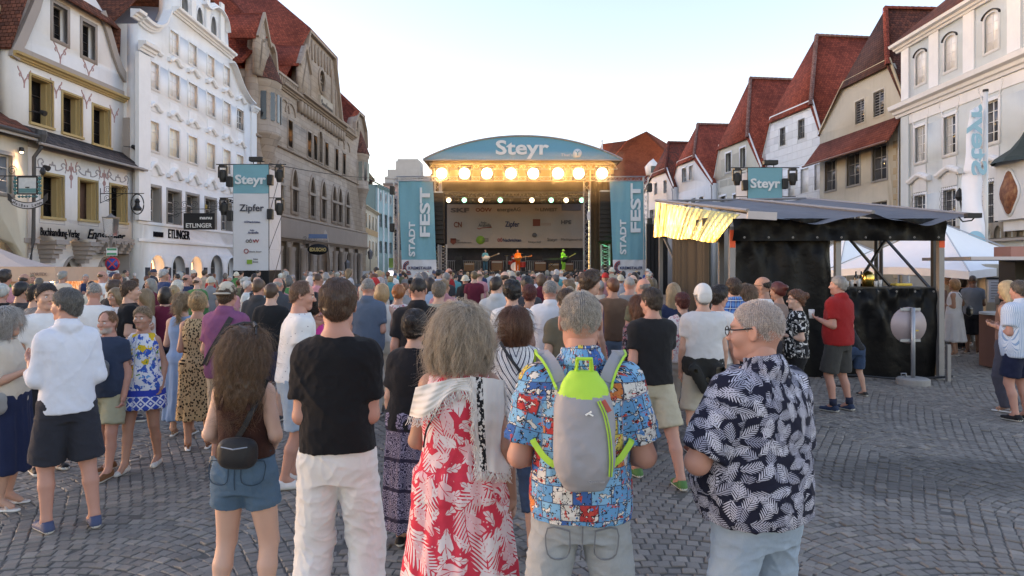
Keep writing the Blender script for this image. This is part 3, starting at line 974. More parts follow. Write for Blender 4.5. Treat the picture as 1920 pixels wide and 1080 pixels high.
def setts():
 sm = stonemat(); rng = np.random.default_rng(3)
 C = []
 ymax = 17.0
 for ci in range(-9,9):
  xc = (ci + .5) * SETTW
  th0 = math.asin(SETTW / 2 / SETTR)
  for ri in range(int(-2.5 / SETTS),int(ymax / SETTS) + 2):
   y0 = ri * SETTS
   a0 = -th0 * SETTR / SETTS + .5 * (ri % 2)
   k0,k1 = math.ceil(-th0 * SETTR / SETTS - .5),math.floor(th0 * SETTR / SETTS + .5)
   for k in range(k0,k1 + 1):
    th = (k + .5 * (ri % 2) - .25) * SETTS / SETTR
    if abs(th) > th0 + .01:continue
    x,y = xc + SETTR * math.sin(th),y0 + SETTR * math.cos(th)
    if y < 2.3 or y > ymax or abs(x) > .76 * y + .3:continue
    C.append((x,y,-th,SETTS * .97,SETTS * math.cos(th) * .98))
 C = np.array(C); n = len(C)
 hw = C[:,3] * .5 * rng.uniform(.88,.99,n); hd = C[:,4] * .5 * rng.uniform(.86,.98,n); zt = rng.normal(0,.0035,n); tone = rng.beta(2.2,2.4,n)
 yaw = C[:,2] + rng.normal(0,.05,n); c,s = np.cos(yaw),np.sin(yaw)
 lay = []
 V = np.zeros((n,12,3))
 sx = np.array([-1,1,1,-1]); sy = np.array([-1,-1,1,1])
 jx = 1 + rng.normal(0,.06,(n,4)); jy = 1 + rng.normal(0,.06,(n,4))
 for L,(g,z) in enumerate(((1.0,-.034),(.985,-.005),(.82,.0))):
  x = sx * hw[:,None] * jx * g; y = sy * hd[:,None] * jy * g
  V[:,L * 4:L * 4 + 4,0] = C[:,0:1] + x * c[:,None] - y * s[:,None]
  V[:,L * 4:L * 4 + 4,1] = C[:,1:2] + x * s[:,None] + y * c[:,None]
  V[:,L * 4:L * 4 + 4,2] = z + (zt[:,None] + rng.normal(0,.0016,(n,4)) if L else 0)
 Fq = np.array([(8,9,10,11)] + [(a * 4 + i,a * 4 + (i + 1) % 4,a * 4 + 4 + (i + 1) % 4,a * 4 + 4 + i) for a in (0,1) for i in range(4)])
 order = np.argsort(C[:,1] + (np.abs(C[:,0]) > .74 * C[:,1]) * 50 + (C[:,1] < 4.16) * 30)     # the stones that show largest first
 near,rest = order[:300],order[300:]
 F = (Fq[None] + 12 * np.arange(len(rest))[:,None,None]).reshape(-1,4)
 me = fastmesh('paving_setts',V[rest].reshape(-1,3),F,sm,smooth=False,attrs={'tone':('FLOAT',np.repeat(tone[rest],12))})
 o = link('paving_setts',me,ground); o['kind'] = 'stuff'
 var = []
 for v in range(24):
  i = near[v]
  W = V[i] - np.array((C[i,0],C[i,1],0)); R = rotm(-yaw[i]); W = W @ R.T
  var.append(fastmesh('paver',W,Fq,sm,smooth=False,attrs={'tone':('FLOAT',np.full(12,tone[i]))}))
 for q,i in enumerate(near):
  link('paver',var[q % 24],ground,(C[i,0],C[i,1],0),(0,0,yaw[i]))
setts()


# ------------------------------------------------------------------ facades
class Fac:
 """a house front standing on a line in plan; local x runs along it to the right, y goes into the house, z up"""
 def __init__(s,name,label,cat,pxL,YL,pxR,YR,group=None):
  s.p0 = Vector((Rr(pxL) * YL,YL,0)); p1 = Vector((Rr(pxR) * YR,YR,0))
  s.d = (p1 - s.p0); s.W = s.d.length; s.d.normalize(); s.n = Vector((-s.d.y,s.d.x,0))
  s.root = thing(name,label,cat,s.p0,math.atan2(s.d.y,s.d.x),group)
  s.cache = {}
 def loc(s,px,py=None,t=0.0):
  r = Rr(px); q = s.p0 + s.n * t       # q.x + d.x*a = r*(q.y + d.y*a)
  a = (r * q.y - q.x) / (s.d.x - r * s.d.y); Y = q.y + s.d.y * a
  return (a,CAMH + (HZP - py) / FP * Y) if py is not None else a
 def s(s,px,t=0.0):return s.loc(px,None,t)
 def z(s,px,py,t=0.0):return s.loc(px,py,t)[1]
 def box(s,name,m,a0,a1,t0,t1,z0,z1,parent=None):return MB().box(a0,a1,t0,t1,z0,z1).build(name,m,parent or s.root)
 def wall(s,poly,holes,m,t0=0.0,th=.35,name='wall',back=False):
  return MB().prism(poly,t0,t0 + th,holes=holes).build(name,m,s.root,'keep')
 def win(s,a0,a1,z0,z1,arch=0.0,cols=2,rows=3,fm=None,gm=None,depth=.18,t=0.0,sur=None,sill=None,bars=None,thick=.06,name='window',point=False,curtain=None):
  """makes the window and returns the opening's outline for the wall"""
  w,h = a1 - a0,z1 - z0
  out = outline(w,h,arch,point)
  key = (round(w,2),round(h,2),arch,cols,rows,str(fm and fm.name),str(gm and gm.name),thick,str(curtain),bool(point))
  if key not in s.cache:
   b = MB(); f = thick; inn = outline(w - 2 * f,h - 2 * f,arch * (w - 2 * f) / w if arch else 0,point)
   inn = [(x + f,z + f) for x,z in inn]
   b.prism(out,0,.06,holes=[inn])
   for i in range(1,cols):b.box(w * i / cols - f * .5,w * i / cols + f * .5,.006,.055,f,h - (f if not arch else arch * .3))
   for i in range(1,rows):b.box(f,w - f,.016,.05,h * i / rows - f * .32,h * i / rows + f * .32)
   p = MB().prism([(x + (w / 2 - x) * .02,z) for x,z in out],.035,.045)
   c = MB()
   if curtain:
    for a,bq in curtain:c.grid(lambda u,v:(w * (a + (bq - a) * u),.075 + .02 * math.sin(u * 40),f + (h - 2 * f) * v),24,1)
   s.cache[key] = (b.mesh(name,fm,'keep'),p.mesh('pane',gm,'keep'),c.mesh('curtain',mat('net_curtain',(.72,.70,.66),.9,.1)) if curtain else None)
  fr,pn,cu = s.cache[key]
  o = link(name,fr,s.root,(a0,t + depth,z0)); link('pane',pn,o)
  if cu:link('curtain',cu,o,(0,-.035,0))
  if sur:
   wd,sm,pr = sur
   k2 = ('sur',key,wd,pr)
   if k2 not in s.cache:
    big = [(x - wd,z - wd) for x,z in outline(w + 2 * wd,h + 2 * wd,arch and arch + wd,point)]
    s.cache[k2] = MB().prism(big,-pr,-.003,holes=[[(x,z) for x,z in out]]).mesh('surround',sm,'keep')
   link('surround',s.cache[k2],o,(0,-depth,0))
  if sill:
   k3 = ('sill',round(w,2),sill.name)
   if k3 not in s.cache:s.cache[k3] = MB().box(-.1,w + .1,-.10,.0,-.10,-.003).mesh('sill',sill)
   link('sill',s.cache[k3],o,(0,-depth,0))
  if bars:
   k4 = ('bars',round(w,2),round(h,2))
   if k4 not in s.cache:
    g = MB(); nx,nz = max(3,int(w / .16)),max(3,int(h / .22)); q = .16
    for i in range(nx + 1):g.tube([(w * i / nx,-q - (.05 if 0 < i < nx else 0) * 0,-.02),(w * i / nx,-q,h + .02)],.011,5)
    for i in range(nz + 1):g.tube([(0,-q - .008,h * i / nz),(w,-q - .008,h * i / nz)],.009,5)
    for i in range(nx):
     g.tube([(w * (i + .5) / nx + .05 * math.sin(v * 6.28),-q - .03,h + .02 + .14 * v) for v in np.linspace(0,1,6)],.008,4)
    for x in (0,w):g.tube([(x,-q,h * .95),(x,0,h * .95)],.012,5).tube([(x,-q,h * .05),(x,0,h * .05)],.012,5)
    for i in range(5):g.tube([(-.10 - .05 * math.cos(v * 6.28),-q,h * (i + v) / 5) for v in np.linspace(0,1,8)],.009,4)
    s.cache[k4] = g.mesh('window_grille',mat('wrought_iron',(.03,.03,.032),.5,.1,metal=.5))
   link('window_grille',s.cache[k4],o,(0,-depth,0))
  s.last = o
  return [(a0 + x,z0 + z) for x,z in out]


def outline(w,h,arch=0.0,point=False,n=8):
 """rectangle, or with an arch of that rise on top (pointed on request), anticlockwise from the bottom left"""
 if not arch:return [(0,0),(w,0),(w,h),(0,h)]
 pts = [(0,0),(w,0)]
 for i in range(n + 1):
  u = i / n
  if point:
   x = w * (1 - u); v = 1 - abs(2 * u - 1); z = h - arch + arch * math.sin(v * math.pi / 2) ** .9 * (1 if v > 0 else 0)
  else:
   a = math.pi * u; x = w / 2 + w / 2 * math.cos(a); z = h - arch + arch * math.sin(a)
  pts.append((x,z))
 return pts


def loft_band(pts,prof,name,m,parent,closed=False,t0=0.0):
 """a moulding of profile [(out, up)] swept along a line of (x, z) points on the facade"""
 b = MB(); n = len(pts); P = [Vector((p[0],0,p[1])) for p in pts]; rows = []
 for i,p in enumerate(P):
  d = (P[min(i + 1,n - 1)] - P[max(i - 1,0)]).normalized(); nr = Vector((-d.z,0,d.x))
  if 0 < i < n - 1:
   a = (P[i] - P[i - 1]).normalized(); k = 1 / max(.35,math.sqrt((1 + a.dot((P[i + 1] - P[i]).normalized())) / 2))
  else:k = 1
  rows.append([p + nr * (u * k) + Vector((0,t0 - o,0)) for o,u in prof])
 m_ = len(prof)
 vs = [q for r in rows for q in r]
 fs = [(i * m_ + k,(i + 1) * m_ + k,(i + 1) * m_ + (k + 1) % m_,i * m_ + (k + 1) % m_) for i in range(n - 1) for k in range(m_)]
 fs += [tuple(range(m_)),tuple((n - 1) * m_ + k for k in reversed(range(m_)))]
 b.add(vs,fs)
 return b.build(name,m,parent)


CORN = [(0,0),(.10,0),(.14,.08),(.22,.10),(.26,.18),(.42,.22),(.46,.34),(0,.36)]
STRING = [(0,0),(.08,.0),(.12,.06),(.12,.12),(.05,.16),(0,.16)]
def scaled(pr,kx,kz):return [(a * kx,b * kz) for a,b in pr]


def smoothpts(pts,n=4):
 """Catmull-Rom through the points"""
 P = [np.array(p,float) for p in pts]; out = []
 for i in range(len(P) - 1):
  p0,p1,p2,p3 = P[max(i - 1,0)],P[i],P[i + 1],P[min(i + 2,len(P) - 1)]
  for u in np.linspace(0,1,n,endpoint=False):
   out.append(tuple(.5 * (2 * p1 + (p2 - p0) * u + (2 * p0 - 5 * p1 + 4 * p2 - p3) * u * u + (3 * p1 - p0 - 3 * p2 + p3) * u ** 3)))
 return out + [tuple(P[-1])]


def roofmesh(faces,m,root,name='roof',th=.10):
 b = MB()
 for f in faces:
  P = [Vector(p) for p in f]; nn = (P[1] - P[0]).cross(P[2] - P[0]).normalized()
  if nn.z < 0:P.reverse(); nn = -nn
  k = len(P); lo = [p - nn * th for p in P]
  b.add(P + lo,[tuple(range(k)),tuple(reversed(range(k,2 * k)))] + [(i,i + k,(i + 1) % k + k,(i + 1) % k) for i in range(k)])
 return b.build(name,m,root,'keep')


def ridgetiles(a,b,m,root,r=.17,L=.45):
 a,b = Vector(a),Vector(b); n = max(1,int((b - a).length / L)); d = (b - a) / n
 q = d.to_track_quat('X','Z').to_euler()
 me = MB(); vs = []
 for i,x in enumerate((-.02,d.length)):
  rr = r * (1.12 if i == 0 else .95)
  vs += [(x,rr * math.cos(t),rr * math.sin(t)) for t in np.linspace(-.5,math.pi + .5,7)]
 me.add(vs,[(k,k + 1,k + 8,k + 7) for k in range(6)]); data = me.mesh('ridge_tile',m)
 for i in range(n):link('ridge_tile',data,root,a + d * i,q)


RED = tilemat('red_tiles',(.40,.095,.060),(.22,.055,.038))
BROWN = tilemat('brown_tiles',(.21,.08,.056),(.085,.042,.036))
WHITEF = mat('white_joinery',(.74,.74,.73),.5,.06)
GREYF = mat('grey_joinery',(.30,.29,.28),.6,.1)
DARKF = mat('dark_joinery',(.055,.045,.04),.5,.1)
GLASS = glassmat('glass',(.05,.055,.065)); GLASSL = glassmat('bright_glass',(.80,.81,.80),.3); GLASSD = glassmat('dark_glass',(.014,.014,.016),.12)
IRON = mat('wrought_iron',(.03,.03,.032),.5,.1,metal=.5)
ZINC = mat('zinc_sheet',(.32,.34,.37),.45,.12,metal=.6)
LEAD = mat('black_paint',(.018,.018,.02),.6,.1)
# ------------------------------------------------------------------ west side: four fronts, near to far
def hooddata(w,rise,prof,m,flat=.22):
 pts = smoothpts([(-w / 2,0),(-w * (.5 - flat),.02),(-w * .14,rise * .75),(0,rise),(w * .14,rise * .75),(w * (.5 - flat),.02),(w / 2,0)],3)
 o = loft_band(pts,prof,'hood',m,None); d = o.data; bpy.data.objects.remove(o); return d


def swag(F,a,z,w,h,m,kind=0):
 """painted scroll ornament as a thin raised line"""
 b = MB()
 if kind == 0:
  L = [[(-.5,0),(-.42,-.18),(-.28,-.30),(-.2,-.5),(-.08,-.62),(0,-.85),(.08,-.62),(.2,-.5),(.28,-.30),(.42,-.18),(.5,0)],[(0,-.85),(0,-1.1)],[(-.3,-.3),(-.38,-.45),(-.3,-.52)],[(.3,-.3),(.38,-.45),(.3,-.52)]]
 elif kind == 1:
  L = [[(-.5,-.5),(-.55,-.1),(-.42,.06),(-.34,-.12),(-.42,-.22),(-.25,-.42),(-.1,-.42)],[(.5,-.5),(.55,-.1),(.42,.06),(.34,-.12),(.42,-.22),(.25,-.42),(.1,-.42)],
    [(-.12,-.42),(-.1,-.15),(-.03,-.2),(0,.02),(.03,-.2),(.1,-.15),(.12,-.42)]]
 else:
  L = [[(-.5,.1),(-.35,-.2),(-.45,-.35),(-.2,-.45),(-.12,-.2),(0,-.5),(.12,-.2),(.2,-.45),(.45,-.35),(.35,-.2),(.5,.1)],[(0,0),(0,-1.3)],[(-.12,-.75),(0,-.62),(.12,-.75),(0,-.9),(-.12,-.75)]]
 for l in L:
  P = smoothpts(l,3)
  for p,q in zip(P[:-1],P[1:]):
   b.bar((a + p[0] * w,-.006,z + p[1] * h),(a + q[0] * w,-.006,z + q[1] * h),.035,.05)
 return b.build('painted_scroll',m,F.root)


def build_inn():
 F = Fac('inn','cream inn front at the left edge with a low tiled lean-to roof','house',-150,25.2,52,30.65)
 wm = plaster('inn_plaster',(.56,.53,.45)); W = F.W
 zt = F.z(50,243)
 a1,a0 = F.s(22),F.s(-22)
 z0,z1 = F.z(10,362),F.z(10,290)
 H = [F.win(a0,a1,z0,z1,fm=WHITEF,gm=glassmat('blue_glass',(.12,.15,.19)),sur=(.16,GREYF,.03),depth=.15)]
 H.append(F.win(a0 - 3.2,a1 - 3.2,z0,z1,fm=WHITEF,gm=GLASS,sur=(.16,GREYF,.03),depth=.15))
 ar = F.z(20,452)
 F.wall([(0,0),(W - 3.2,0),(W - 3.2,ar - .6),(W - 2.6,ar - .1),(W - 1.7,ar + .1),(W - .8,ar - .1),(W - .25,ar - .6),(W - .25,0),(W,0),(W,zt),(0,zt)],H,wm)
 F.box('wall',wm,0,W,.9,1.0,0,ar + .2)
 rt = F.z(0,205,1.4)
 roofmesh([[(-1,-.45,zt - .25),(W + .1,-.45,zt - .25),(W + .1,1.5,rt + .1),(-1,1.5,rt + .1)]],BROWN,F.root)
 F.box('fascia',GREYF,-1,W + .1,-.48,-.42,zt - .50,zt - .27)
 t = 1.5
 g = [F.loc(x,y,t) for x,y in ((-130,260),(54,232),(40,180),(22,120),(8,75),(-12,20),(-60,-80),(-130,-80))]
 F.wall(g,[],wm,t0=t,th=.3,name='gable')
 tan = plaster('tan_stone',(.36,.27,.15),.3)
 loft_band(g[1:7],[(.0,-.42),(.10,-.42),(.14,-.2),(.22,-.12),(.22,0),(0,0)],'cornice',tan,F.root,t0=t)
 loft_band(g[1:7],[(-.25,0.003),(.30,.003),(.30,.09),(-.25,.09)],'verge',BROWN,F.root,t0=t)
 # gutter, hopper and downpipe at the joint with the bookshop
 p = MB(); e = W + .10
 p.tube([(-1,-.52,zt - .30),(W + .3,-.52,zt - .30)],.09,8)
 p.tube([(e + .05,-.5,zt - .25),(e + .05,-.5,zt - .75),(e - .05,-.25,zt - 1.2),(e - .05,-.22,ar + .1),(e - .3,-.25,ar - 1.0)],.085,8)
 p.lathe([(.22,.2),(.24,.0),(.12,-.45),(0,-.45)],(e + .05,-.5,zt - .2),8)
 p.build('downpipe',mat('dark_zinc',(.055,.055,.058),.55,.2),F.root)
 b = MB(); c = F.loc(38,318)
 x,zz = c
 lamp = thing('wall_lamp','lit lamp washing the cream inn wall above the inn sign','lamp',F.root.matrix_basis @ Vector((F.s(31),-.22,F.z(31,281))))
 MB().lathe([(0,.12),(.09,.10),(.10,-.08),(.07,-.10)],n=10).build('lamp_shade',IRON,lamp)
 MB().lathe([(0,-.05),(.06,-.07),(.05,-.13),(0,-.14)],n=10).build('bulb',mat('warm_bulb',(1,.8,.5),emit=(1,.72,.38),estr=14),lamp)
 ld = bpy.data.lights.new('lamp_light','SPOT'); ld.energy = 45; ld.color = (1,.66,.32); ld.spot_size = math.radians(75); ld.spot_blend = .5; ld.shadow_soft_size = .06
 lo = link('lamp_light',ld,lamp,(0,-.05,-.12)); lo.rotation_euler = Matrix.Rotation(-F.root.rotation_euler.z,3,'Z').to_euler()
 return F


def wrought_sign(F,a,z,L,label,boards):
 """a sign board hung from a scrolled iron bracket standing out from a wall; boards(root, L) adds the panel"""
 M = F.root.matrix_basis
 r = thing('hanging_sign',label,'sign',M @ Vector((a,0,z)),F.root.rotation_euler.z)
 b = MB(); b.tube([(0,0,0),(0,-L,0)],.022,6).tube([(0,-.01,-.5),(0,-.01,.28)],.02,6)
 for k in range(3):
  c = L * (.16 + .2 * k); R = L * .085
  b.tube([(0,-c - R * (1 - v * .8) * math.cos(v * 11),.03 + R * .9 + R * (1 - v * .8) * math.sin(v * 11)) for v in np.linspace(0,1,22)],.013,4)
  b.tube([(0,-c - R * (1 - v * .8) * math.cos(v * 11),-.05 - R * .9 - R * (1 - v * .8) * math.sin(v * 11)) for v in np.linspace(0,1,22)],.013,4) if k == 0 else None
 b.tube([(0,0,-.48),(0,-L * .3,-.22),(0,-L * .55,0)],.016,5)
 b.build('bracket',IRON,r)
 boards(r,L)
 return r


def build_bookshop():
 F = Fac('bookshop_house','white bookshop house with ochre stone windows, pink scrolls and a tiled skirt roof','house',52,30.7,249,38.75)
 W = F.W
 wm = plaster('bookshop_plaster',(.70,.68,.67)); trim = plaster('grey_trim',(.34,.30,.28)); ochre = plaster('ochre_stone',(.42,.31,.15),.3)
 t1 = .55                                             # upper floors stand back behind the skirt roof
 zp = F.z(60,240,t1); ze = F.z(60,263)
 # lower storey
 zb = F.z(150,452)
 H = []
 def owin(x0,x1,y0,y1,t,gm,fm=DARKF,cols=2,rows=3,rail=None):
  a0,a1 = F.s(x0,t),F.s(x1,t); z1,z0 = F.z(x0,y0,t),F.z(x0,y1,t)
  o = F.win(a0,a1,z0,z1,fm=fm,gm=gm,depth=.5,t=t,sur=(.10,ochre,.05),cols=cols,rows=rows,thick=.05)
  w,h = a1 - a0,z1 - z0
  rv = MB(); q = .003
  rv.box(-q,.05,-.46,-.02,0,h).box(w - .05,w + q,-.46,-.02,0,h).box(.052,w - .052,-.46,-.02,h - .05,h + q)
  rv.box(w - .12,w - .05,-.30,-.05,0,h - .05)
  link('stone_reveal',rv.mesh('stone_reveal',ochre),F.last)
  MB().box(-.12,w + .12,-.62,.0,-.12,-.004).build('sill',ochre,F.last)
  return o
 shut = mat('brown_blind',(.16,.085,.06),.8,.15)
 H.append(owin(79,117,325,405,0,GLASSD)); H.append(owin(148,181,336,410,0,shut,cols=1,rows=1)); H.append(owin(207,236,346,414,0,GLASSD))
 # arched underside of the oversailing storey
 base = [(0,zb - .2)]
 segs = ((0,.27,.50),(.27,.60,.48))
 for u0,u1,rise in segs:
  for v in np.linspace(0,1,9):base.append((W * (u0 + (u1 - u0) * (.06 + .88 * v)),zb - .45 + rise * math.sin(math.pi * v) ** .8 + .12))
 base += [(W * .60,zb + .12),(W,zb + .12),(W,ze),(0,ze)]
 F.wall(base,H,wm,0,.55,'wall')
 ar = []
 gl = F.z(150,488,.9)
 for c,w in ((.10,1.5),(.53,1.75),(.86,1.45)):
  ar.append([(W * c - w / 2 + x,z) for x,z in outline(w,F.z(150,484,.9) if c > .2 else F.z(80,490,.9),1.15,True)])
 F.wall([(0,0),(W,0),(W,zb + .5),(0,zb + .5)],ar,wm,.9,.4,'arcade_wall')
 for q in ar:
  big = [((x - (q[0][0] + q[1][0]) / 2) * 1.2 + (q[0][0] + q[1][0]) / 2,z * 1.045) for x,z in q]
  MB().prism(big,.84,.897,holes=[[(x,z) for x,z in q]]).build('pointed_arch',trim,F.root,'keep')
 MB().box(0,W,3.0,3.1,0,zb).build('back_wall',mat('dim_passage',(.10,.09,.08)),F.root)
 for q in ar[1:]:
  c0 = (q[0][0] + q[1][0]) / 2; g = MB()
  for k in range(7):g.tube([(c0 - .6 + .2 * k,1.25,0),(c0 - .6 + .2 * k,1.25,zb * .62)],.015,4)
  for k in range(4):g.tube([(c0 - .75,1.25,.6 + k * .8),(c0 + .75,1.25,.6 + k * .8)],.015,4)
  g.build('iron_gate',mat('gate_green',(.16,.17,.09),.5),F.root)
 # corbels
 for k in range(5):
  x = W * (.635 + .083 * k); b = MB()
  for j in range(4):b.box(x - .15,x + .15,-.02 - .17 + .10 * j,.9,zb + .10 - .16 * (j + 1),zb + .10 - .16 * j - .004)
  b.build('corbel',trim,F.root)
 for k in range(4):
  x = W * (.635 + .083 * k) + .15; w = W * .083 - .3
  MB().prism([(x,zb + .11),(x + w,zb + .11),(x + w,zb - .2),(x + w * .8,zb - .02),(x + w / 2,zb + .06),(x + w * .2,zb - .02),(x,zb - .2)][::-1],-.12,.4).build('corbel_arch',trim,F.root)
 for u in (.02,.27,.58):
  b = MB()
  for j in range(5):b.box(W * u - .45 + .07 * j,W * u + .45 - .07 * j,-.10 + .12 * j,.9,zb - .22 * (j + 1),zb - .22 * j - .004)
  b.build('corbel',trim,F.root)
 MB().box(W * .60,W,-.10,-.003,zb + .12,zb + .26).build('string_course',trim,F.root)
 MB().box(0,W,-.06,-.003,ze - .32,ze - .02).build('string_course',trim,F.root)
 # skirt roof
 roofmesh([[(-.1,-.55,ze - .15),(W + .35,-.55,ze - .15),(W + .35,t1 + .02,zp + .05),(-.1,t1 + .02,zp + .05)]],tilemat('grey_tiles',(.12,.10,.10),(.07,.065,.07)),F.root,'skirt_roof')
 MB().tube([(-.1,-.62,ze - .20),(W + .35,-.62,ze - .20)],.07,8).build('gutter',trim,F.root)
 # upper front
 H = [owin(57,97,140,228,t1,GLASSD),owin(117,152,172,247,t1,GLASSD),owin(174,205,196,268,t1,GLASSD)]
 def gwin(x0,x1,y0,y1):
  a0,a1 = F.s(x0,t1),F.s(x1,t1); z1,z0 = F.z(x0,y0,t1),F.z(x0,y1,t1)
  return F.win(a0,a1,z0,z1,fm=DARKF,gm=GLASSD,depth=.35,t=t1,sur=(.18,trim,.03),cols=2,rows=4,thick=.05)
 H += [gwin(99,126,4,70),gwin(154,178,38,103)]
 zc = F.z(30,105,t1); Wr = F.s(243,t1)
 L = [F.loc(x,y,t1) for x,y in ((18,105),(20,92),(30,72),(42,45),(58,8),(72,-40))]
 Rr_ = [F.loc(x,y,t1) for x,y in ((243,150),(234,142),(226,128),(216,100),(208,72),(200,45),(192,20))]
 Rr_[0] = (Wr,F.z(243,150,t1))
 zr = min(Rr_[-1][1],99)
 poly = [(F.s(18,t1),zp - .6),(Wr,zp - .6)] + Rr_ + [(F.s(150,t1),zr + 1.2),(F.s(100,t1),zr + 1.6)] + L[::-1]
 F.wall(poly,H,wm,t1,.45,'gable_wall')
 # fill the shoulder walls down to the skirt roof
 loft_band([(F.s(18,t1),F.z(30,112,t1)),(Wr,F.z(30,112,t1))],scaled(CORN,.8,.9),'cornice',ochre,F.root,t0=t1)
 loft_band([(F.s(18,t1),F.z(30,112,t1) + .36),(Wr,F.z(30,112,t1) + .36)],[(0,0),(.04,0),(.04,.3),(0,.3)],'trim_band',trim,F.root,t0=t1)
 loft_band(Rr_,[(-.02,-.06),(.16,-.06),(.16,.42),(-.02,.42)],'gable_coping',trim,F.root,t0=t1)
 loft_band(L[::-1],[(-.02,-.06),(.16,-.06),(.16,.42),(-.02,.42)],'gable_coping',trim,F.root,t0=t1)
 # half hip roof over the gable, and the slopes behind it
 a,bq = L[-1],Rr_[-2]
 zt_ = bq[1]; zL = L[-2][1]
 mid = (L[-2][0] + Rr_[-2][0]) / 2
 roofmesh([[(L[-2][0] - .5,t1 - .45,zt_ - .1),(bq[0] + .55,t1 - .45,zt_ - .1),(mid,t1 + 3.5,zt_ + 5.5)],
    [(bq[0] + .55,t1 - .45,zt_ - .1),(Wr - .3,t1 + .4,Rr_[2][1] - .3),(Wr - .3,14,Rr_[2][1] - .3),(mid,14,zt_ + 5.5),(mid,t1 + 3.5,zt_ + 5.5)],
    [(L[-2][0] - .5,t1 - .45,zt_ - .1),(L[1][0] - .2,t1 - .1,L[1][1]),(L[1][0] - .2,14,L[1][1]),(mid,14,zt_ + 5.5),(mid,t1 + 3.5,zt_ + 5.5)]],BROWN,F.root)
 F.box('side_wall',trim,W - .02,W + .3,.2,8,0,zp + 2)
 pink = mat('pink_scroll_paint',(.40,.24,.23),.9,.15); gs = mat('grey_scroll_paint',(.33,.31,.32),.9,.1)
 for x0,x1,y1,gm in ((99,126,80,0),(154,178,112,0)):
  swag(F,(F.s(x0,t1) + F.s(x1,t1)) / 2,F.z((x0 + x1) / 2,y1,t1),1.0,.95,pink).location.y = t1
 for x,y in ((45,128),(105,150),(162,172),(214,200)):
  swag(F,F.s(x,t1),F.z(x,y,t1),.8,.8,pink,0).location.y = t1
 for x,y in ((98,318),(165,330),(221,340)):swag(F,F.s(x),F.z(x,y) + .35,1.75,.8,gs,1)
 for x,y in ((133,305),(195,318)):swag(F,F.s(x),F.z(x,y),.9,.95,pink,2)
 for x0,x1,y0,y1 in ((73,122,320,418),(146,185,330,422),(204,240,340,426)):      # thin painted panels round the windows
  a0,a1,z1,z0 = F.s(x0),F.s(x1),F.z(x0,y0),F.z(x0,y1); b = MB(); w = .03
  b.box(a0,a1,-.008,-.003,z0,z0 + w).box(a0,a0 + w,-.008,-.003,z0 + w,z1).box(a1 - w,a1,-.008,-.003,z0 + w,z1)
  b.build('painted_line',gs,F.root)
 ink = mat('black_lettering',(.012,.012,.016),.9,0,spec=.05)
 a0,z = F.loc(75,441); text('Buchhandlung-Verlag',.38,ink,F.root,(a0,-.03,z),bold=.008,width=F.s(148) - a0,ext=.012)
 a0,z = F.loc(163,447); text('Ennsthaler',.50,ink,F.root,(a0,-.03,z),bold=.02,width=F.s(234) - a0,ext=.012,shear=.35)
 # iron spotlight cameras on the front
 for x,y,t in ((66,213,t1),(72,316,0),(239,277,.3)):
  s_ = thing('spotlight',{66:'small black spotlight under the first ochre window upstairs',72:'small black spotlight by the lower left ochre window',239:'small black spotlight at the corner above the skirt roof end'}[x],'spotlight',F.root.matrix_basis @ Vector((F.s(x,t),t - .02,F.z(x,y,t))),F.root.rotation_euler.z,'spotlights on the bookshop')
  MB().tube([(-.5,-.06,0),(0,-.3,.02)],.02,5).build('arm',IRON,s_); MB().tube([(.0,-.24,.08),(.0,-.46,-.02)],[.10,.13],8).build('housing',LEAD,s_)
 return F


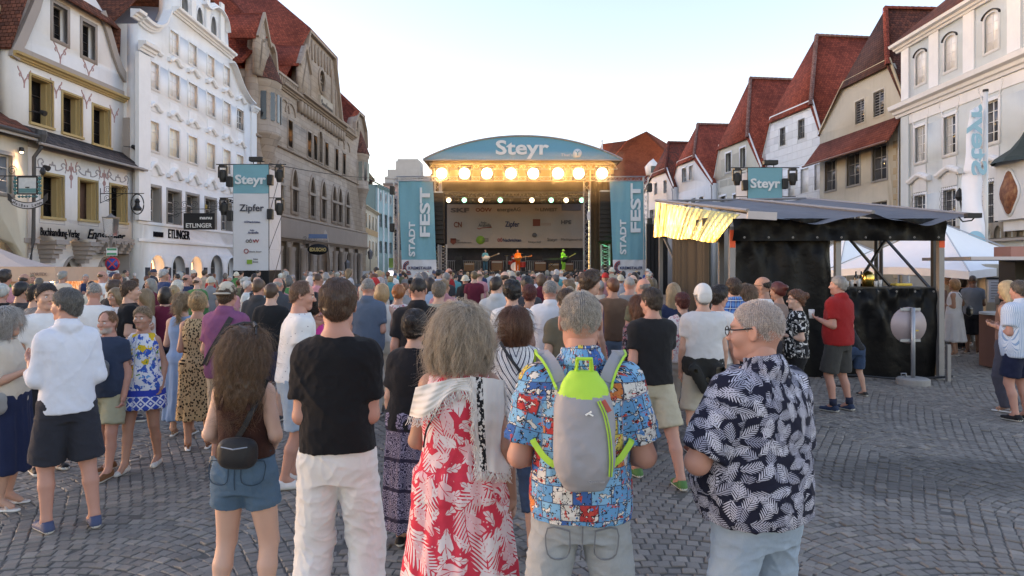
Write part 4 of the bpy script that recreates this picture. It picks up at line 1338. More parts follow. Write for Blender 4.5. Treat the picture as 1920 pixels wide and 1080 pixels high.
def build_white():
 F = Fac('white_townhouse','tall white baroque house with a curved gable, round attic windows and wavy window hoods','house',258,38.8,478,55.3)
 W = F.W; wm = plaster('white_render',(.74,.75,.77),.18); wt = plaster('white_trim',(.76,.77,.79),.22)
 cap = mat('lead_capping',(.30,.33,.40),.5,.1,metal=.3)
 P = lambda L:[F.loc(x,y) for x,y in L]
 lsh = P([(316,20),(304,52),(292,61),(280,60),(268,53),(258,44)])
 rsh = P([(471,188),(462,178),(452,160),(444,140),(436,119),(430,110)])
 top = P([(427,62),(424,40),(414,18),(400,5),(388,9),(380,0),(370,-22),(350,-40),(330,-48),(318,-40)])
 poly = [(0,0),(W,0),(W,rsh[0][1])] + rsh + top + lsh + [(0,lsh[-1][1])]
 xs = [F.s(x) for x in (287,326.5,361,395,425,450)]
 zr = {k:(F.z(287,a),F.z(287,b)) for k,a,b in (('B',165,117),('C',282,228),('D',415,350))}
 zA = (F.z(324.5,100),F.z(324.5,59))
 H = []; ww = 1.18
 g3 = mat('pale_blind',(.82,.83,.85),.45,.05,spec=.4); g4 = mat('cream_blind',(.80,.77,.66),.5,.05,spec=.3)
 for i,x in enumerate(xs):
  H.append(F.win(x - ww / 2,x + ww / 2,*zr['B'],fm=WHITEF,gm=GLASS if i == 5 else g3,depth=.10,sur=(.13,wt,.04),cols=2,rows=3))
  MB().box(x - .52,x + .52,-.03,-.003,zr['B'][0] - 1.35,zr['B'][0] - .35).build('apron_panel',wt,F.root)
  H.append(F.win(x - ww / 2,x + ww / 2,*zr['C'],fm=WHITEF,gm=g4,depth=.10,sur=(.13,wt,.04),cols=2,rows=3))
  MB().box(x - .52,x + .52,-.03,-.003,zr['C'][0] - 1.5,zr['C'][0] - .4).build('apron_panel',wt,F.root)
  st = plaster('grey_stone',(.30,.28,.26),.3)
  H.append(F.win(x - .78,x + .78,*zr['D'],fm=WHITEF,gm=GLASSD,depth=.42,sur=(.14,st,.03),cols=2,rows=3,thick=.09))
  w,h = 1.56,zr['D'][1] - zr['D'][0]
  rv = MB(); rv.box(-.003,.04,-.40,-.01,0,h).box(w - .04,w + .003,-.40,-.01,0,h).box(.042,w - .042,-.40,-.01,h - .04,h + .003)
  rv.build('stone_reveal',st,F.last)
  if 0 < i < 5:H.append(F.win(x - .5,x + .5,*zA,fm=WHITEF,gm=g3,depth=.08,sur=(.12,wt,.04),cols=2,rows=3))
 for x,y in ((346,12),(374,38),(400,54)):
  a,z = F.loc(x,y); e = [(a + .42 * math.cos(q),z + .85 * math.sin(q)) for q in np.linspace(0,6.283,18,endpoint=False)]; H.append(e)
  MB().prism(e,.28,.30).build('oculus_pane',GLASSD,F.root,'keep')
  MB().prism([(a + (u - a) * 1.28,z + (v - z) * 1.18) for u,v in e],-.05,-.003,holes=[e]).build('oculus_surround',wt,F.root,'keep')
 lit = mat('lit_shop',(.9,.7,.45),emit=(1.0,.66,.30),estr=.55)
 za = F.z(295,478)
 arcs = [(295,'lit'),(335,'dark'),(368,'lit'),(406,'door'),(435,'dark')]
 for x,k in arcs:
  a = F.s(x); w = 1.55 if x != 406 else 1.9
  H.append(F.win(a - w / 2,a + w / 2,.12,za + (.15 if x == 406 else 0),arch=w / 2,fm=WHITEF if k == 'lit' else GREYF,gm=lit if k == 'lit' else GLASS,depth=.55,cols=1 if k == 'lit' else 2,rows=1 if k == 'lit' else 3,thick=.08,sur=(.12,wt,.03)))
  if k == 'lit':MB().box(w * .28,w * .72,-.05,-.02,1.2,2.1).build('poster',mat('orange_poster',(.65,.2,.06),.6,.3),F.last)
 F.wall(poly,H,wm,0,.6)
 zs1,zs2 = F.z(262,419),F.z(262,449)
 MB().box(0,.4,.603,9,0,lsh[-1][1]).build('side_wall',wm,F.root)
 MB().box(-.02,W,-.07,-.003,zs1,zs1 + .16).build('string_course',wt,F.root)
 MB().box(-.02,W,-.10,-.003,zs2 - .1,zs2 + .06).build('string_course',wt,F.root)
 # scored ground storey: bands with thin joints
 jm = mat('joint_shade',(.55,.56,.58),.9,.05)
 # pilaster strips and cornices
 MB().box(-.25,.95,-.22,-.003,zs1 + .18,F.z(258,98)).build('pilaster',wm,F.root)
 MB().box(W - .95,W - .02,-.16,-.003,zs1 + .18,rsh[0][1] - .9).build('pilaster',wm,F.root)
 loft_band([(-.30,F.z(258,96)),(1.25,F.z(258,96))],scaled(CORN,1.0,1.5),'entablature',wt,F.root,t0=-.2)
 loft_band([(W - 1.1,rsh[0][1] - .9),(W,rsh[0][1] - .9)],scaled(CORN,.7,1.2),'entablature',wt,F.root,t0=-.15)
 loft_band(smoothpts(lsh[::-1],3)[:-1],scaled(CORN,1.2,1.3),'gable_cornice',wt,F.root)
 loft_band([(-.7,lsh[-1][1] + .12),(.05,lsh[-1][1] + .12)],scaled(CORN,1.2,1.3),'gable_cornice',wt,F.root)
 loft_band(smoothpts(rsh,3),[(-a,b) for a,b in ()] or scaled(CORN,1.0,1.0),'gable_cornice',wt,F.root)
 mid = [lsh[0],F.loc(324,24),F.loc(372,66),rsh[-1]]
 mid = [F.loc(322,24),F.loc(433,112)]
 zz = (mid[0][1] + mid[1][1]) / 2
 loft_band(mid[:1] + mid[1:],scaled(CORN,1.1,1.2),'gable_cornice',wt,F.root)
 loft_band(smoothpts(top,2)[:11],scaled(CORN,.8,.9),'pediment_cornice',wt,F.root)
 for x in (360,387,414):MB().box(F.s(x) - .28,F.s(x) + .28,-.14,-.003,F.z(x,24 + (x - 324) * .8) + .5,F.z(x,24 + (x - 324) * .8) + 3.4).build('pilaster',wm,F.root)
 q = [F.loc(x,y,.1) for x,y in ((324,22),(304,50),(290,60))]
 b = MB(); n = len(q); b.add([(a,.3,z + .25) for a,z in q] + [(a - .2,3.2,z + .35) for a,z in q],[(i,i + 1,i + 1 + n,i + n) for i in range(n - 1)])
 b.build('capping',cap,F.root)
 hd1 = hooddata(1.6,.26,scaled(STRING,1.9,1.6),wt); hd2 = hooddata(1.75,.44,scaled(STRING,2.0,1.7),wt,.2)
 for i,x in enumerate(xs):
  link('hood',hd1,F.root,(x,0,zr['B'][1] + .55)); link('hood',hd1,F.root,(x,0,zr['C'][1] + .65)); link('hood',hd2,F.root,(x,0,zr['D'][1] + .75))
 # roof behind the gable
 zt = lsh[-1][1]
 roofmesh([[(-1.0,.8,zt - .2),(W / 2,.8,zt + 8.5),(W / 2,16,zt + 8.5),(-1.0,16,zt - .2)],[(W + .3,.8,zt - .2),(W / 2,.8,zt + 8.5),(W / 2,16,zt + 8.5),(W + .3,16,zt - .2)]],BROWN,F.root)
 ink = mat('black_lettering',(.012,.012,.016),.9,0,spec=.05)
 a0,z = F.loc(287,443); text('nanu',.42,ink,F.root,(a0,-.03,z),bold=.05,width=F.s(305) - a0,ext=.02)
 a0,z = F.loc(315,446); text('ETL!NGER',.56,ink,F.root,(a0,-.03,z),bold=.015,width=F.s(355) - a0,ext=.02)
 for x in (276,316,350,385):
  MB().box(F.s(x) - .22,F.s(x) + .22,-.05,-.003,1.3,1.95).build('menu_case',mat('dark_case',(.05,.055,.07),.7,spec=.1),F.root)
 def boards(r,L):
  M_ = MB().box(-.03,.03,-L,-L + 1.9,-1.25,-.25).build('sign_board',LEAD,r)
  wl = mat('white_lettering',(.78,.78,.76),.6,0)
  for sx,rz in ((-.035,-90),):
   text('nanu',.20,wl,M_,(sx,-L + .9,-.62),(math.radians(90),0,math.radians(rz)),bold=.05,width=.75)
   text('ETL!NGER',.26,wl,M_,(sx,-L + 1.75,-1.12),(math.radians(90),0,math.radians(rz)),bold=.03,width=1.6)
 a,z = F.loc(314,392)
 wrought_sign(F,a,z,2.9,'black clothes shop sign on a scrolled iron bracket across the white house',boards)
 def wreath(r,L):
  b = MB()
  for R in (.55,.42):b.tube([(0,-L + .55 + R * math.cos(q),-.05 + R * math.sin(q)) for q in np.linspace(0,6.283,24)],.03,5)
  for k in range(14):
   q = k / 14 * 6.283; b.lathe([(0,.09),(.09,0),(0,-.09)],(0,-L + .55 + .48 * math.cos(q),-.05 + .48 * math.sin(q)),6)
  b.build('iron_wreath',IRON,r)
  MB().lathe([(0,-.02),(.18,-.02),(.18,.02),(0,.02)],n=12).build('gilt_rosette',mat('gilt',(.5,.35,.1),.35,.1,metal=.9),r).rotation_euler = (0,math.pi / 2,0)
 a,z = F.loc(384,388)
 wrought_sign(F,a,z,2.2,'round iron wreath sign on a bracket beside the left festival tower',wreath)
 return F


def build_sparkasse():
 F = Fac('savings_bank','brown sandstone bank with a tall stepped gable, corner turret and long red roof','building',479,55.2,686,92.0)
 W = F.W; st = plaster('sandstone',(.40,.315,.255),.42,(1.15,.52),.5); st2 = plaster('carved_sandstone',(.37,.29,.235),.45,None,.6)
 dk = glassmat('bank_glass',(.03,.032,.035),.08); H = []
 P = lambda x,y,t=0:F.loc(x,y,t)
 zc = F.z(486,153); zm = F.z(560,188)
 zc = (zc + F.z(655,249)) / 2 + .2
 sL,sR = F.s(520),F.s(652); m0,m1 = F.s(556),F.s(640)
 # tall arched windows of the first floor
 z0,z1 = F.z(552,397),F.z(552,318)
 cols = [F.s(x) for x in (523,552,585,606,626,637,651)]
 for a in cols:
  H.append(F.win(a - .75,a + .75,z0,z1,arch=1.3,point=True,fm=st2,gm=dk,depth=.45,cols=2,rows=1,thick=.14,sur=(.28,st2,.12)))
  MB().box(a - 1.25,a + 1.25,-.22,-.125,z1 - 1.9,z1 - 1.65).build('impost',st2,F.root)
 # second floor
 z0,z1 = F.z(544,276),F.z(544,226)
 for x in (510,544,580,591,601,612,631,645,672):
  a = F.s(x); arch = .7 if x == 601 else 0
  H.append(F.win(a - .6,a + .6,z0,z1 + (.8 if arch else 0),arch=arch,fm=DARKF,gm=GLASSL if x in (601,510) else dk,depth=.4,cols=2,rows=3,thick=.07,sur=(.2,st2,.06)))
 for a in (F.s(532),F.s(544),F.s(640),F.s(650)):
  loft_band([(a - 1.2 * math.cos(q),z1 + .5 + 1.0 * math.sin(q)) for q in np.linspace(0,math.pi,9)],[(0,0),(.12,0),(.12,.2),(0,.2)],'blind_arch',st2,F.root)
 # ground floor arches
 za = F.z(554,448)
 for x,w in ((530,2.0),(554,2.2),(575,1.2),(632,2.0),(649,2.0),(667,2.0)):
  a = F.s(x); H.append(F.win(a - w / 2,a + w / 2,.1,za,arch=w * .35,fm=DARKF,gm=dk,depth=.7,cols=2,rows=2,thick=.09,sur=(.18,st2,.08)))
  for sx in (-1,1):MB().lathe([(.34,0),(.34,.5),(.28,.6),(.26,za * .72),(.36,za * .78),(.36,za * .82)],(a + sx * (w / 2 + .42),-.2,0),10).build('column',st2,F.root,True)
 a = F.s(606); H.append(F.win(a - 1.5,a + 1.5,.1,F.z(606,440),arch=2.6,point=True,fm=st2,gm=dk,depth=1.0,cols=2,rows=2,thick=.2,sur=(.5,st2,.25)))
 gab = [P(x,y) for x,y in ((638,225),(634,185),(630,150),(625,106),(598,82),(588,100),(572,140),(560,175))]
 a0 = m0 - .2; a1 = m1 + .2; peak = F.z(604,92)
 mc = (m0 + m1) / 2; gw = (m1 - m0) / 2
 gz = zm + .3
 G = [(m1,gz),(m1 - gw * .18,gz + 3.2),(m1 - gw * .42,F.z(625,106)),(m0 + gw * .42,F.z(625,106) + .0),(m0 + gw * .18,gz + 3.2),(m0,gz)]
 lg0,lg1 = F.s(478),F.s(517); lz = F.z(507,76)
 LG = [(lg1,zc),(lg1 - .6,zc + 2.4),(lg0 + (lg1 - lg0) * .72,lz - .3),(lg0 + (lg1 - lg0) * .38,lz - .3),(lg0 + .5,zc + 2.4),(lg0,zc)]
 rg0,rg1 = F.s(661),W; rz = F.z(674,213)
 RG = [(rg1,zc),(rg1 - .4,zc + 2.2),(rg0 + (rg1 - rg0) * .68,rz),(rg0 + (rg1 - rg0) * .32,rz),(rg0 + .4,zc + 2.2),(rg0,zc)]
 poly = [(0,0),(W,0)] + RG + G + LG
 for (a,z) in ((F.s(603),F.z(603,152)),(F.s(494),F.z(494,106)),(F.s(668),F.z(668,231))):
  R = .95 if a > 15 and a < 30 else .62
  e = [(a + R * math.cos(q),z + R * 1.15 * math.sin(q)) for q in np.linspace(0,6.283,20,endpoint=False)]; H.append(e)
  MB().prism([(a + (u - a) * 1.3,z + (v - z) * 1.3) for u,v in e],-.12,-.003,holes=[e]).build('oculus_surround',st2,F.root,'keep')
  MB().prism(e,.3,.33).build('oculus_pane',dk,F.root,'keep')
  g = MB()
  for q in range(4):g.bar((a + R * math.cos(q * .785),.2,z + R * 1.1 * math.sin(q * .785)),(a - R * math.cos(q * .785),.2,z - R * 1.1 * math.sin(q * .785)),.09)
  g.build('tracery',st2,F.root)
 F.wall(poly,H,st,0,.8)
 F.box('side_wall',st,-.0,.5,.803,14,0,zc)
 # mouldings
 zf0,zf1 = F.z(528,441),F.z(528,401)
 loft_band([(-.1,zf0 - .5),(W + .1,zf0 - .5)],scaled(CORN,1.1,1.2),'cornice',st2,F.root)
 MB().box(-.05,W,-.22,-.003,zf0 - .06,zf1 - .3).build('frieze',plaster('frieze_stone',(.32,.25,.205),.5,None,1.0),F.root)
 loft_band([(-.1,zf1 - .28),(W + .1,zf1 - .28)],scaled(STRING,2.2,1.4),'string_course',st2,F.root)
 z2 = F.z(544,279)
 loft_band([(-.1,z2 - .35),(W + .1,z2 - .35)],scaled(STRING,2.0,1.3),'string_course',st2,F.root)
 loft_band([(F.s(521),zc - .2),(m0,zc - .2)],scaled(CORN,1.5,1.3),'cornice',st2,F.root)
 loft_band([(m1,zc - .2),(rg0,zc - .2)],scaled(CORN,1.5,1.3),'cornice',st2,F.root)
 loft_band([(m0 - .2,gz - .2),(m1 + .2,gz - .2)],scaled(CORN,1.9,1.5),'cornice',st2,F.root)
 for G_ in (G,LG,RG):loft_band(G_,[(-.05,-.02),(.35,-.02),(.35,.28),(-.05,.28)],'gable_coping',st2,F.root)
 for k in range(16):
  x = m0 + .3 + (m1 - m0 - .6) * k / 15; MB().prism([(x - .22,gz - .5),(x + .22,gz - .5),(x + .1,gz - 1.5),(x - .1,gz - 1.5)][::-1],-.5,-.003).build('corbel',st2,F.root,'keep')
 for k in range(7):
  x = mc - gw * .42 + gw * .84 * k / 6; zz = F.z(625,106)
  b = MB().prism([(x - .2 + u,v + zz - 2.6) for u,v in outline(.4,1.9,.4,True)],-.10,-.003)
  b.build('blind_tracery',plaster('frieze_stone',(.32,.25,.205),.5,None,1.0),F.root,'keep')
 for u in (-.72,-.5,.5,.72):
  x = mc + gw * u; MB().prism([(x - .3 + p,q + gz + .6) for p,q in outline(.6,3.4 if abs(u) > .6 else 5.2,.6,True)],-.08,-.003).build('blind_tracery',plaster('frieze_stone',(.32,.25,.205),.5,None,1.0),F.root,'keep')
 MB().box(F.s(597),F.s(620),-.25,-.003,gz + .25,gz + 1.75).build('name_panel',plaster('pale_panel',(.42,.36,.30)),F.root)
 text('Sparkasse',.85,mat('dark_stone_letters',(.10,.08,.07),.8),F.root,(F.s(598),-.27,gz + .55),bold=.03,width=F.s(619) - F.s(598),ext=.02)
 for k,(a0,a1) in enumerate(((F.s(518),m0),(m1,rg0))):            # roof balustrades
  b = MB().box(a0,a1,-.25,.05,zc + .95,zc + 1.15); n = int((a1 - a0) / .5)
  for i in range(n + 1):b.box(a0 + (a1 - a0) * i / n - .09,a0 + (a1 - a0) * i / n + .09,-.2,.0,zc + .28,zc + .948)
  b.build('balustrade',st2,F.root)
 # pier and small gable beside the main gable
 for x0,w,zb_ in ((m0 - .2,3.2,gz),(lg0 - .5,2.6,zc - .5)):
  MB().prism([(x0,zb_),(x0 + w,zb_),(x0 + w,zb_ + 3.0),(x0 + w / 2,zb_ + 5.2),(x0,zb_ + 3.0)],-.35,-.004).build('gablet',st,F.root,'keep')
  loft_band([(x0 + w + .15,zb_ + 2.9),(x0 + w / 2,zb_ + 5.25),(x0 - .15,zb_ + 2.9)],[(0,0),(.2,0),(.2,.22),(0,.22)],'gablet_coping',st2,F.root,t0=-.35)
  roofmesh([[(x0 + w / 2,-.3,zb_ + 5.2),(x0 + w + .2,-.3,zb_ + 2.7),(x0 + w + .2,2.5,zb_ + 2.7),(x0 + w / 2,2.5,zb_ + 5.2)],[(x0 + w / 2,-.3,zb_ + 5.2),(x0 - .2,-.3,zb_ + 2.7),(x0 - .2,2.5,zb_ + 2.7),(x0 + w / 2,2.5,zb_ + 5.2)]],RED,F.root,'gablet_roof')
 # turrets (oriels) at both ends
 for a,lab in ((F.s(499),0),(F.s(676),1)):
  zb_,zt_ = F.z(505,254),F.z(496,154) if lab == 0 else F.z(676,280) + 3.4
  if lab:zb_,zt_ = F.z(672,366) + 1,F.z(672,288)
  R = 1.6 if lab == 0 else 1.5; n = 6
  ang = [math.pi + math.pi * i / (n - 1) for i in range(n)]
  ring = lambda rr,z:[(a + rr * math.cos(q),rr * .65 * math.sin(q),z) for q in ang]
  b = MB(); prof = [(.3,zb_ - 2.6),(R * .6,zb_ - 1.6),(R * 1.0,zb_ - .3),(R * 1.1,zb_ - .2),(R * 1.1,zb_),(R,zb_ + .05),(R,zt_ - .5),(R * 1.08,zt_ - .4),(R * 1.15,zt_)]
  vs = [p for rr,z in prof for p in ring(rr,z)]; b.add(vs,[(j * n + i,j * n + i + 1,(j + 1) * n + i + 1,(j + 1) * n + i) for j in range(len(prof) - 1) for i in range(n - 1)])
  b.build('oriel',st,F.root,'keep')
  b = MB(); b.add(ring(R * 1.2,zt_ + .02) + [(a,0,zt_ + 3.2)],[(i,i + 1,n) for i in range(n - 1)]); b.build('oriel_roof',BROWN,F.root,'keep')
  for i in range(n - 1):
   q = (ang[i] + ang[i + 1]) / 2; c,s_ = math.cos(q),math.sin(q); rr = R * math.cos(math.pi / 2 / (n - 1)) 
   M = Matrix.Translation((a + c * rr,s_ * rr * .65,zb_ + .9)) @ Matrix.Rotation(math.atan2(s_ * .65,c) + math.pi / 2,4,'Z')
   b = MB(); b.box(-.26,.26,-.05,.03,0,(zt_ - zb_) * .55,0,M); b.build('oriel_window',GLASSD,F.root)
 # roofs
 ridge = F.z(565,32,7.0) - .2
 zz = F.z(625,106)
 def hip(g,mid,D,rz,t,m,nm='roof',back=22):
  eR,sR_,tR,tL,sL_,eL = g
  roofmesh([[(tR[0] + .3,-.4,tR[1]),(tL[0] - .3,-.4,tL[1]),(mid,t,rz)],
     [(tR[0] + .3,-.4,tR[1]),(eR[0] + D,.8,eR[1] + .3),(eR[0] + D,back,eR[1] + .3),(mid,back,rz),(mid,t,rz)],
     [(tL[0] - .3,-.4,tL[1]),(eL[0] - D,.8,eL[1] + .3),(eL[0] - D,back,eL[1] + .3),(mid,back,rz),(mid,t,rz)]],m,F.root,nm)
 hip(G,mc,2.0,zz + 6.2,6.5,RED)
 hip(LG,(lg0 + lg1) / 2,.6,lz + 4.4,4.0,RED,'side_roof')
 hip(RG,(rg0 + rg1) / 2,.6,rz + 4.2,4.0,RED,'side_roof')
 roofmesh([[(0,1.2,zc + .2),(W,1.2,zc + .2),(W,9,zc + 7),(0,9,zc + 7)]],RED,F.root,'long_roof')
 # coffee sign
 def boards(r,L):
  o = MB(); e = [(.95 * math.cos(q),.52 * math.sin(q)) for q in np.linspace(0,6.283,28,endpoint=False)]
  o = MB().prism(e,-.06,.06).build('oval_board',LEAD,r,'keep'); o.rotation_euler = (0,0,math.radians(-75)); o.location = (0,-L + .9,-.8)
  text('EDUSCHO',.34,mat('gold_lettering',(.62,.46,.18),.4,0),o,(0,-.07,-.17),bold=.05,align='CENTER',width=1.5)
  p = MB().box(-.85,.85,-.04,.04,-.2,.2).build('blue_board',mat('blue_board',(.10,.17,.32),.5),r); p.rotation_euler = (0,0,math.radians(-75)); p.location = (0,-L + .9,.45)
 a,z = F.loc(563,452)
 wrought_sign(F,a,z,2.6,'oval black coffee shop sign hanging from the sandstone bank',boards)
 return F


def plain_house(name,label,pxL,YL,pxR,YR,ytop,wm,rows,xs,w,gm=None,fm=None,roofm=None,cat='house',arch=0,depth=9,sur=None,rh=2.5,oc=None):
 F = Fac(name,label,cat,pxL,YL,pxR,YR); W = F.W; zt = F.z(pxL,ytop); H = []
 for (ya,yb) in rows:
  z1,z0 = F.z(pxL,ya),F.z(pxL,yb)
  for u in xs:H.append(F.win(W * u - w / 2,W * u + w / 2,z0,z1,fm=fm or WHITEF,gm=gm or GLASS,depth=.2,cols=2,rows=3,sur=sur,arch=arch))
 F.wall([(0,0),(W,0),(W,zt),(0,zt)],H,wm,0,.4)
 F.box('side_wall',wm,0,.4,.403,depth,0,zt); F.box('side_wall',wm,W - .4,W,.403,depth,0,zt)
 loft_band([(-.1,zt - .4),(W + .1,zt - .4)],CORN,'cornice',wm,F.root)
 if roofm:roofmesh([[(-.2,-.4,zt),(W + .2,-.4,zt),(W + .2,depth / 2,zt + rh),(-.2,depth / 2,zt + rh)],[(-.2,depth,zt),(W + .2,depth,zt),(W + .2,depth / 2,zt + rh),(-.2,depth / 2,zt + rh)]],roofm,F.root)
 return F


def build_far_west():
 F = plain_house('ochre_house','narrow cream and ochre house just beyond the sandstone bank',682,93,708,108,383,plaster('cream_render',(.55,.48,.38)),[(397,425),(448,478)],(.14,.38,.62,.86),1.1,sur=(.15,plaster('cream_trim',(.62,.57,.48)),.05))
 F.box('ochre_band',plaster('ochre_render',(.45,.30,.17)),0,F.W,-.06,-.003,F.z(690,439),F.z(690,428))
 plain_house('cream_attic_house','tall cream house showing its upper floor over the ochre house',679,106,699,122,312,plaster('cream_render',(.55,.48,.38)),[(340,368)],(.3,.7),1.3,roofm=None)
 F = plain_house('teal_house','teal house with white pilasters and round attic windows left of the stage',707,110,738,121,346,plaster('teal_render',(.27,.40,.42)),[(398,424),(451,474)],(.2,.5,.8),1.6,gm=GLASSD,roofm=tilemat('dark_tiles',(.10,.06,.055),(.06,.045,.045)))
 for u in (.035,.35,.65,.965):MB().box(F.W * u - .22,F.W * u + .22,-.12,-.003,0,F.z(707,352)).build('pilaster',plaster('white_trim',(.76,.77,.79),.22),F.root)
 for u in (.2,.5,.8):
  a,z = F.W * u,F.z(712,367); e = [(a + .45 * math.cos(q),z + .75 * math.sin(q)) for q in np.linspace(0,6.283,14,endpoint=False)]
  MB().prism(e,-.03,-.003).build('oculus',GLASSD,F.root,'keep')
  MB().prism([(a + (x - a) * 1.3,z + (y - z) * 1.25) for x,y in e],-.06,-.031,holes=[e]).build('oculus_surround',plaster('white_trim',(.76,.77,.79),.22),F.root,'keep')
 F = plain_house('palace','grey pink palace with a stepped stone attic behind the left festival banner',719,124,850,124,343,plaster('pink_render',(.44,.38,.38)),[(372,405),(430,470)],(.12,.3,.5,.7,.9),1.7)
 st = plaster('pale_stone',(.52,.50,.47))
 for x0,x1,y0,y1 in ((722,792,343,331),(727,789,331,318),(742,788,318,302),(745,784,302,298)):
  F.box('attic_step',st,F.s(x0),F.s(x1),-.3 + (y0 < 320) * .3,4,F.z(x0,y0) + .004,F.z(x0,y1))
 for x0,x1,y0,y1 in ((792,850,343,330),(818,850,330,303)):F.box('attic_step',st,F.s(x0),F.s(x1),0,4,F.z(x0,y0) + .004,F.z(x0,y1))


# ------------------------------------------------------------------ east side
def gable_house(name,label,pxL,YL,pxR,YR,wm,tl,tr,kneeR,kneeL,ridge,roofm,wins,hipm=None,cop=None,back=14,group=None,ridgem=None,eave=None,reveal=.22):
 """house with a clipped gable to the square: tl, tr the clipped top's ends, kneeL/kneeR where the slopes start, ridge the near end of the ridge; all in photo pixels"""
 F = Fac(name,label,'house',pxL,YL,pxR,YR,group); W = F.W
 TL,TR,KL,KR = (F.loc(*p) for p in (tl,tr,kneeL,kneeR))
 ztop = (TL[1] + TR[1]) / 2; zk = (KL[1] + KR[1]) / 2
 TL,TR,KL,KR = (TL[0],ztop),(TR[0],ztop),(min(KL[0],.1),zk),(max(KR[0],W - .4),zk)
 mid = (TL[0] + TR[0]) / 2
 # distance of the ridge end behind the front: solve from its column
 rr = Rr(ridge[0]); q = F.p0 + F.d * mid; t = (rr * q.y - q.x) / (F.n.x - rr * F.n.y); t = min(max(t,1.0),5.5)
 Yr = q.y + F.n.y * t; zr = CAMH + (HZP - ridge[1]) / FP * Yr
 H = []
 for (x0,x1,y0,y1,k) in wins:
  a0,a1 = F.s(x0),F.s(x1); xm = (x0 + x1) / 2; z0,z1 = F.z(xm,y1),F.z(xm,y0)
  k = dict(k); H.append(F.win(a0,a1,z0,z1,**{**dict(fm=WHITEF,gm=GLASS,depth=reveal,cols=2,rows=3),**k}))
 poly = [(0,0),(W,0),(W,zk),KR,TR,TL,KL,(0,zk)]
 poly = [p for i,p in enumerate(poly) if i == 0 or (abs(p[0] - poly[i - 1][0]) + abs(p[1] - poly[i - 1][1])) > .02]
 F.wall(poly,H,wm,0,.4)
 F.box('side_wall',wm,W - .4,W,.403,back,0,zk); F.box('side_wall',wm,0,.4,.403,back,0,zk)
 o = .25
 roofmesh([[(TR[0] + o,-o,ztop - .25),(TL[0] - o,-o,ztop - .25),(mid,t,zr)]],hipm or roofm,F.root,'hip_roof')
 roofmesh([[(TR[0] + o,-o,ztop - .25),(KR[0] + o,-o * .3,zk - .1),(KR[0] + o,back,zk - .1),(mid,back,zr),(mid,t,zr)],
    [(TL[0] - o,-o,ztop - .25),(KL[0] - o,-o * .3,zk - .1),(KL[0] - o,back,zk - .1),(mid,back,zr),(mid,t,zr)]],roofm,F.root)
 rm = ridgem or roofm
 ridgetiles((TR[0] + o,-o,ztop - .22),(mid,t,zr + .02),rm,F.root); ridgetiles((mid,t,zr + .02),(mid,back,zr + .02),rm,F.root)
 if cop:loft_band([KR,TR,TL,KL],[(-.02,-.3),(.07,-.3),(.07,.02),(-.02,.02)],'gable_band',cop,F.root)
 F.zk,F.ztop = zk,ztop; F.holes = H; F.poly = poly
 MB().tube([(W - .25,-.12,0),(W - .25,-.12,zk - .6),(W - .1,-.25,zk - .15)],.06,6).build('downpipe',ZINC,F.root)
 return F


